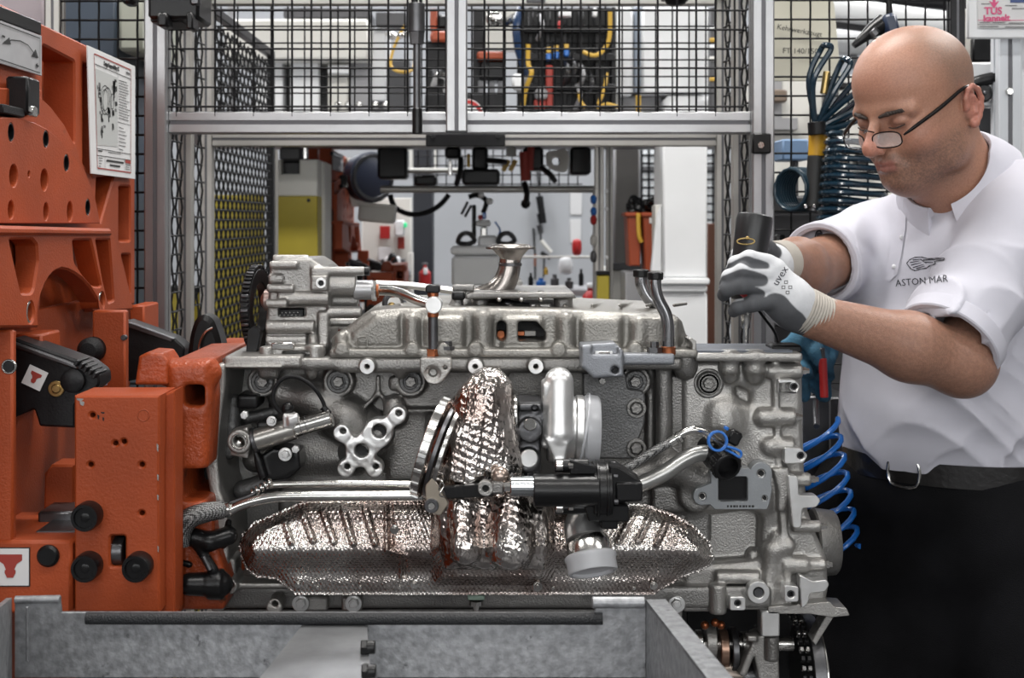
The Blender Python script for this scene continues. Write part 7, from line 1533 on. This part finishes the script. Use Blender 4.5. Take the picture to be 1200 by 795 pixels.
MB().cyl(P(958, 158, 2.66), P(957, 143, 2.66), .018, None, 14).build('clamp', BLKM, lp_); MB().cyl(P(969, 84, 2.66), P(965, 110, 2.66), .007).build('brass_fitting', BRASS, lp_)
tb = thing('balancer_tube', P(955, 245, 2.68), 'black tube with a yellow band hung beside the coiled hose', 'tube')
MB().cyl(P(954, 243, 2.68), P(957, 183, 2.68), S(10.5, 2.68), None, 24).build('sleeve', M('tube_black', (.02, .021, .021), .55), tb); MB().cyl(P(957, 183, 2.68), P(958, 151, 2.68), S(10, 2.68), None, 24).build('yellow_band', M('band_yellow', (.55, .30, .02), .5), tb); MB().cyl(P(953, 248, 2.68), P(954, 243, 2.68), S(8, 2.68), None, 16).build('end_ring', STEEL_D, tb)
for k in range(3): MB().box(P(944+k*10, 242, 2.66), (.006, .006, .008)).build('lug', STEEL, tb)
# dark shelf clutter below the coils
sh = thing('tool_rack', (P(935, 0, 2.9).x, 2.9, 0), 'dark tool rack with shelves behind the power tool', 'rack')
rect('back', DGREY, sh, 905, 230, 1000, 640, 2.95, .03); rect('shelf', STEEL_D, sh, 906, 247, 985, 250, 2.84, .1); rect('shelf', STEEL_D, sh, 906, 318, 985, 322, 2.84, .1); rect('shelf', STEEL_D, sh, 906, 466, 1000, 470, 2.70, .2)
for x, y, w_, h_, m in ((912, 275, 9, 26, BLKM), (925, 280, 8, 22, STEEL_D), (938, 276, 10, 26, BLK), (916, 352, 12, 30, BLKM), (935, 356, 14, 26, DGREY), (955, 350, 9, 32, BLK), (930, 505, 10, 40, BLKM)): rect('tool_holder', m, sh, x, y, x+w_, y+h_, 2.86, .05, .006)
MB().cyl(P(918, 290, 2.82), P(914, 302, 2.80), .008).build('chrome_socket', STEEL, sh)
rect('blue_tray', M('pale_blue', (.16, .26, .42), .5), sh, 917, 163, 948, 188, 3.2, .1); rect('tray_post', DGREY, sh, 930, 188, 936, 250, 3.22, .03)
# blue cloth and red handle
sd = SDF(); rc = random.Random(5)
for k in range(9): sd.chain([P(925+k*5, 405+rc.uniform(-6, 4), 2.36+rc.uniform(-.02, .02)), P(926+k*5.3, 428+rc.uniform(-8, 8), 2.34+rc.uniform(-.03, .02)), P(928+k*5.2, 462+rc.uniform(-14, 6), 2.36+rc.uniform(-.02, .02))], [.011, .013, .008], .012)
sd.chain([P(922, 404, 2.34), P(940, 394, 2.33), P(957, 402, 2.34), P(973, 412, 2.36)], [.012, .018, .018, .014], .014); sd.chain([P(940, 398, 2.32), P(953, 412, 2.31), P(968, 420, 2.33)], [.008, .012, .01], .008)
tag(sd.build('blue_cloth', CLOTH, None, .0028, 1, lambda x, y, z: .003*np.sin(x*170+z*60+3*np.sin(z*50))), 'crumpled blue cloth hung over the rail between engine and man', 'cloth')
t = thing('cloth_rail', (P(955, 0, 2.42).x, 2.42, 0), 'dark rail stand holding the blue cloth', 'stand')
rect('post', DGREY, t, 950, 400, 962, 640, 2.42, .03); rect('shelf', STEEL_D, t, 938, 465, 974, 468, 2.40, .06); MB().cyl(P(934, 402, 2.40), P(971, 405, 2.40), .008).build('rail', BLKM, t)
t = thing('pry_bar', P(966, 466, 2.29), 'red handled pry bar standing in front of the blue cloth', 'tool'); MB().cyl(P(966, 466, 2.30), P(964, 420, 2.30), .007, None, 14).build('grip', RED, t); MB().cyl(P(964, 420, 2.30), P(963, 408, 2.30), .005).build('shank', STEEL_D, t)
# blue spiral hose between engine and trousers
pts = []
for i in range(7*14+1):
    t = i/14*2*math.pi; f = i/(7*14); c = P(957+f*26, 505+f*150, 2.22); pts.append(c+Vector((.035*math.cos(t), -.03*math.sin(t), .020*math.cos(t))))
tag(MB().tube(pts, .0045, 8, 1).build('spiral_hose', BLUE), 'bright blue spiral air hose hanging between engine and man', 'hose')
MB().cyl(P(957, 500, 2.22), P(956, 470, 2.30), .005).build('hose_nipple', STEEL_D, None); tag(bpy.data.objects['hose_nipple'], 'steel nipple holding the blue spiral hose', 'fitting')
t = thing('grey_stanchion', (P(990, 0, 2.6).x, 2.6, 0), 'plain grey steel stanchion behind the blue spiral hose', 'post'); rect('post', M('stanchion_grey', (.20, .19, .18), .5, 0, None, .15, 6), t, 977, 560, 1001, 900, 2.6, .04); rect('foot_plate', GREY, t, 965, 895, 1012, 900, 2.58, .08)
# white cabinet, notice board and pistol tool at the right edge
cb = thing('white_locker', (P(1190, 0, 2.95).x, 2.95, 0), 'white profile framed locker behind the man', 'cabinet')
prof((P(1183, 0, 2.9).x, 2.92, 0), 2, 2.2, .05, M('locker_white', (.55, .57, .60), .4), cb); rect('door', WHITE, cb, 1192, 40, 1260, 640, 2.93, .03); rect('panel', WHITE, cb, 1136, 73, 1172, 115, 3.0, .02); rect('panel', DGREY, cb, 1136, 125, 1172, 640, 3.02, .02); rect('rail', WHITE, cb, 1120, 116, 1172, 125, 2.98, .03)
rect('upper_gap', BLKM, cb, 1140, 44, 1165, 72, 3.1, .02); rect('shelf_back', CREAM, cb, 1120, 10, 1170, 74, 3.15, .02)
MB().hexY(1184, 107, 4.5, 2.885, .01).build('knob', STEEL, cb)
nb = thing('notice_board', P(1180, 45, 2.85), 'white notice board with pink handwriting above the locker', 'board')
rect('board', WHITE, nb, 1134, -60, 1260, 45, 2.85, .012); rect('sheet', PAPER, nb, 1146, -50, 1250, 33, 2.845, .002)
Yb = 2.843
text('TUS', .021, frame(P(1164, 13, Yb), (1, 0, 0), (0, 0, 1)), INK_P, nb, 'pink_writing', .0003, bold=.0006); text('kannelt', .019, frame(P(1168, 21.5, Yb), (1, 0, .03), (0, 0, 1)), INK_P, nb, 'pink_writing', .0003, bold=.0006)
MB().plateY([(1163, -6), (1167, -6), (1166.5, 3), (1171, 1), (1165, 10), (1159, 1), (1163.5, 3)], Yb, .0005, None, 0).build('pink_arrow', INK_P, nb)
for x0, x1, y in ((1148, 1160, 26), (1163, 1178, 26), (1182, 1200, 26.5), (1148, 1170, 30.5), (1178, 1206, 31), (1150, 1160, 4), (1178, 1192, 6), (1186, 1206, 9.5)): MB().boxpx(x0, y, x1, y+.9, Yb, .0005, 0).build('text_line', INK_G, nb)
MB().boxpx(1146, 23.4, 1250, 24, Yb, .0005, 0).build('rule_line', INK_P, nb); MB().boxpx(1146, 28.2, 1250, 28.7, Yb, .0005, 0).build('rule_line', INK_G, nb); MB().boxpx(1184, -6, 1204, 3, Yb, .0005, 0).build('blue_stamp', M('stamp_blue', (.05, .08, .2), .6), nb)
pt = thing('hanging_pistol', P(1155, 120, 2.93), 'black pistol tool hung on the locker behind his head', 'tool')
MB().tube([P(1135, 100, 2.94), P(1150, 95, 2.935), P(1170, 90, 2.935), P(1182, 88, 2.94)], [.013, .014, .013, .010], 16).build('barrel', BLK, pt); MB().lathe(P(1153, 109, 2.93), (0, 1, 0), [(-.004, .004), (-.004, .016), (.004, .021), (.03, .021)], 28).build('wheel', BLK, pt); MB().sph(P(1154, 109, 2.922), .006).build('wheel_hub', STEEL_D, pt); MB().boxpx(1134, 96, 1146, 122, 2.94, .03, .006).build('grip', BLKM, pt); MB().boxpx(1160, 110, 1172, 114, 2.96, .02).build('hook', BLK, pt)
# blue black scanner arm above the head
sc_ = thing('scanner_gun', P(1030, 40, 2.6), 'dark blue scanner gun hung above the man on the mesh', 'tool')
MB().box(P(1042, 34, 2.62), (S(17, 2.6), .05, S(34, 2.6)), (0, R(-14), 0), .012).build('head', M('scanner_blue', (.012, .022, .05), .35), sc_); MB().tube([P(1035, 28, 2.62), P(1022, 36, 2.61), P(1012, 44, 2.60), P(1000, 54, 2.60)], [.020, .015, .010, .006], 14).build('barrel', BLK, sc_)
MB().cyl(P(1020, 36, 2.60), P(1026, 42, 2.60), .012).build('collar', STEEL_D, sc_); MB().tube([P(1043, 20, 2.63), P(1040, -20, 2.64)], .006, 8, 1).build('cable', BLK, sc_)
# overhead pipes and steelwork seen through the right mesh
ov = thing('overhead_pipework', P(1010, 20, 5.5), 'pale overhead ducts and dark pipes seen through the right mesh', 'pipework')
for i, (x0, y0, x1, y1, r, m) in enumerate(((960, 8, 1200, 40, .05, WHITE), (970, 24, 1200, 52, .03, DGREY), (985, -5, 1200, 10, .03, BLKM), (975, 48, 1100, 50, .06, WHITE), (1000, -20, 1050, 12, .02, BLKM), (980, 34, 1030, 40, .04, BLKM))): MB().cyl(P(x0, y0, 5.5+.1*i), P(x1, y1, 5.5+.1*i), r, None, 16).build('pipe', m, ov)
for x in (1000, 1150): MB().box((P(x, 0, 5.8).x, 5.8, 3.2), (.03, .03, 2.3)).build('hanger', STEEL_D, ov)
rc = random.Random(11)
t = thing('machine_bay', (P(1000, 0, 4.4).x, 4.4, 0), 'pale machine bay with dark slots behind the coiled hoses', 'machine')
rect('body', CREAM, t, 890, 88, 1100, 480, 4.6, .4, .01)
for k in range(16):
    x = rc.uniform(905, 1060); y = rc.uniform(92, 240); w_ = rc.uniform(8, 22); h_ = rc.uniform(6, 28); rect('module', rc.choice([BLKM, DGREY, STEEL_D, WHITE, M('wood_brown', (.16, .12, .09), .6), BLK]), t, x, y, x+w_, y+h_, 4.55-.004*k, .05, .006)
tag(bpy.data.objects['machine_bay'], 'pale machine bay with dark modules behind the coiled hoses', 'machine')
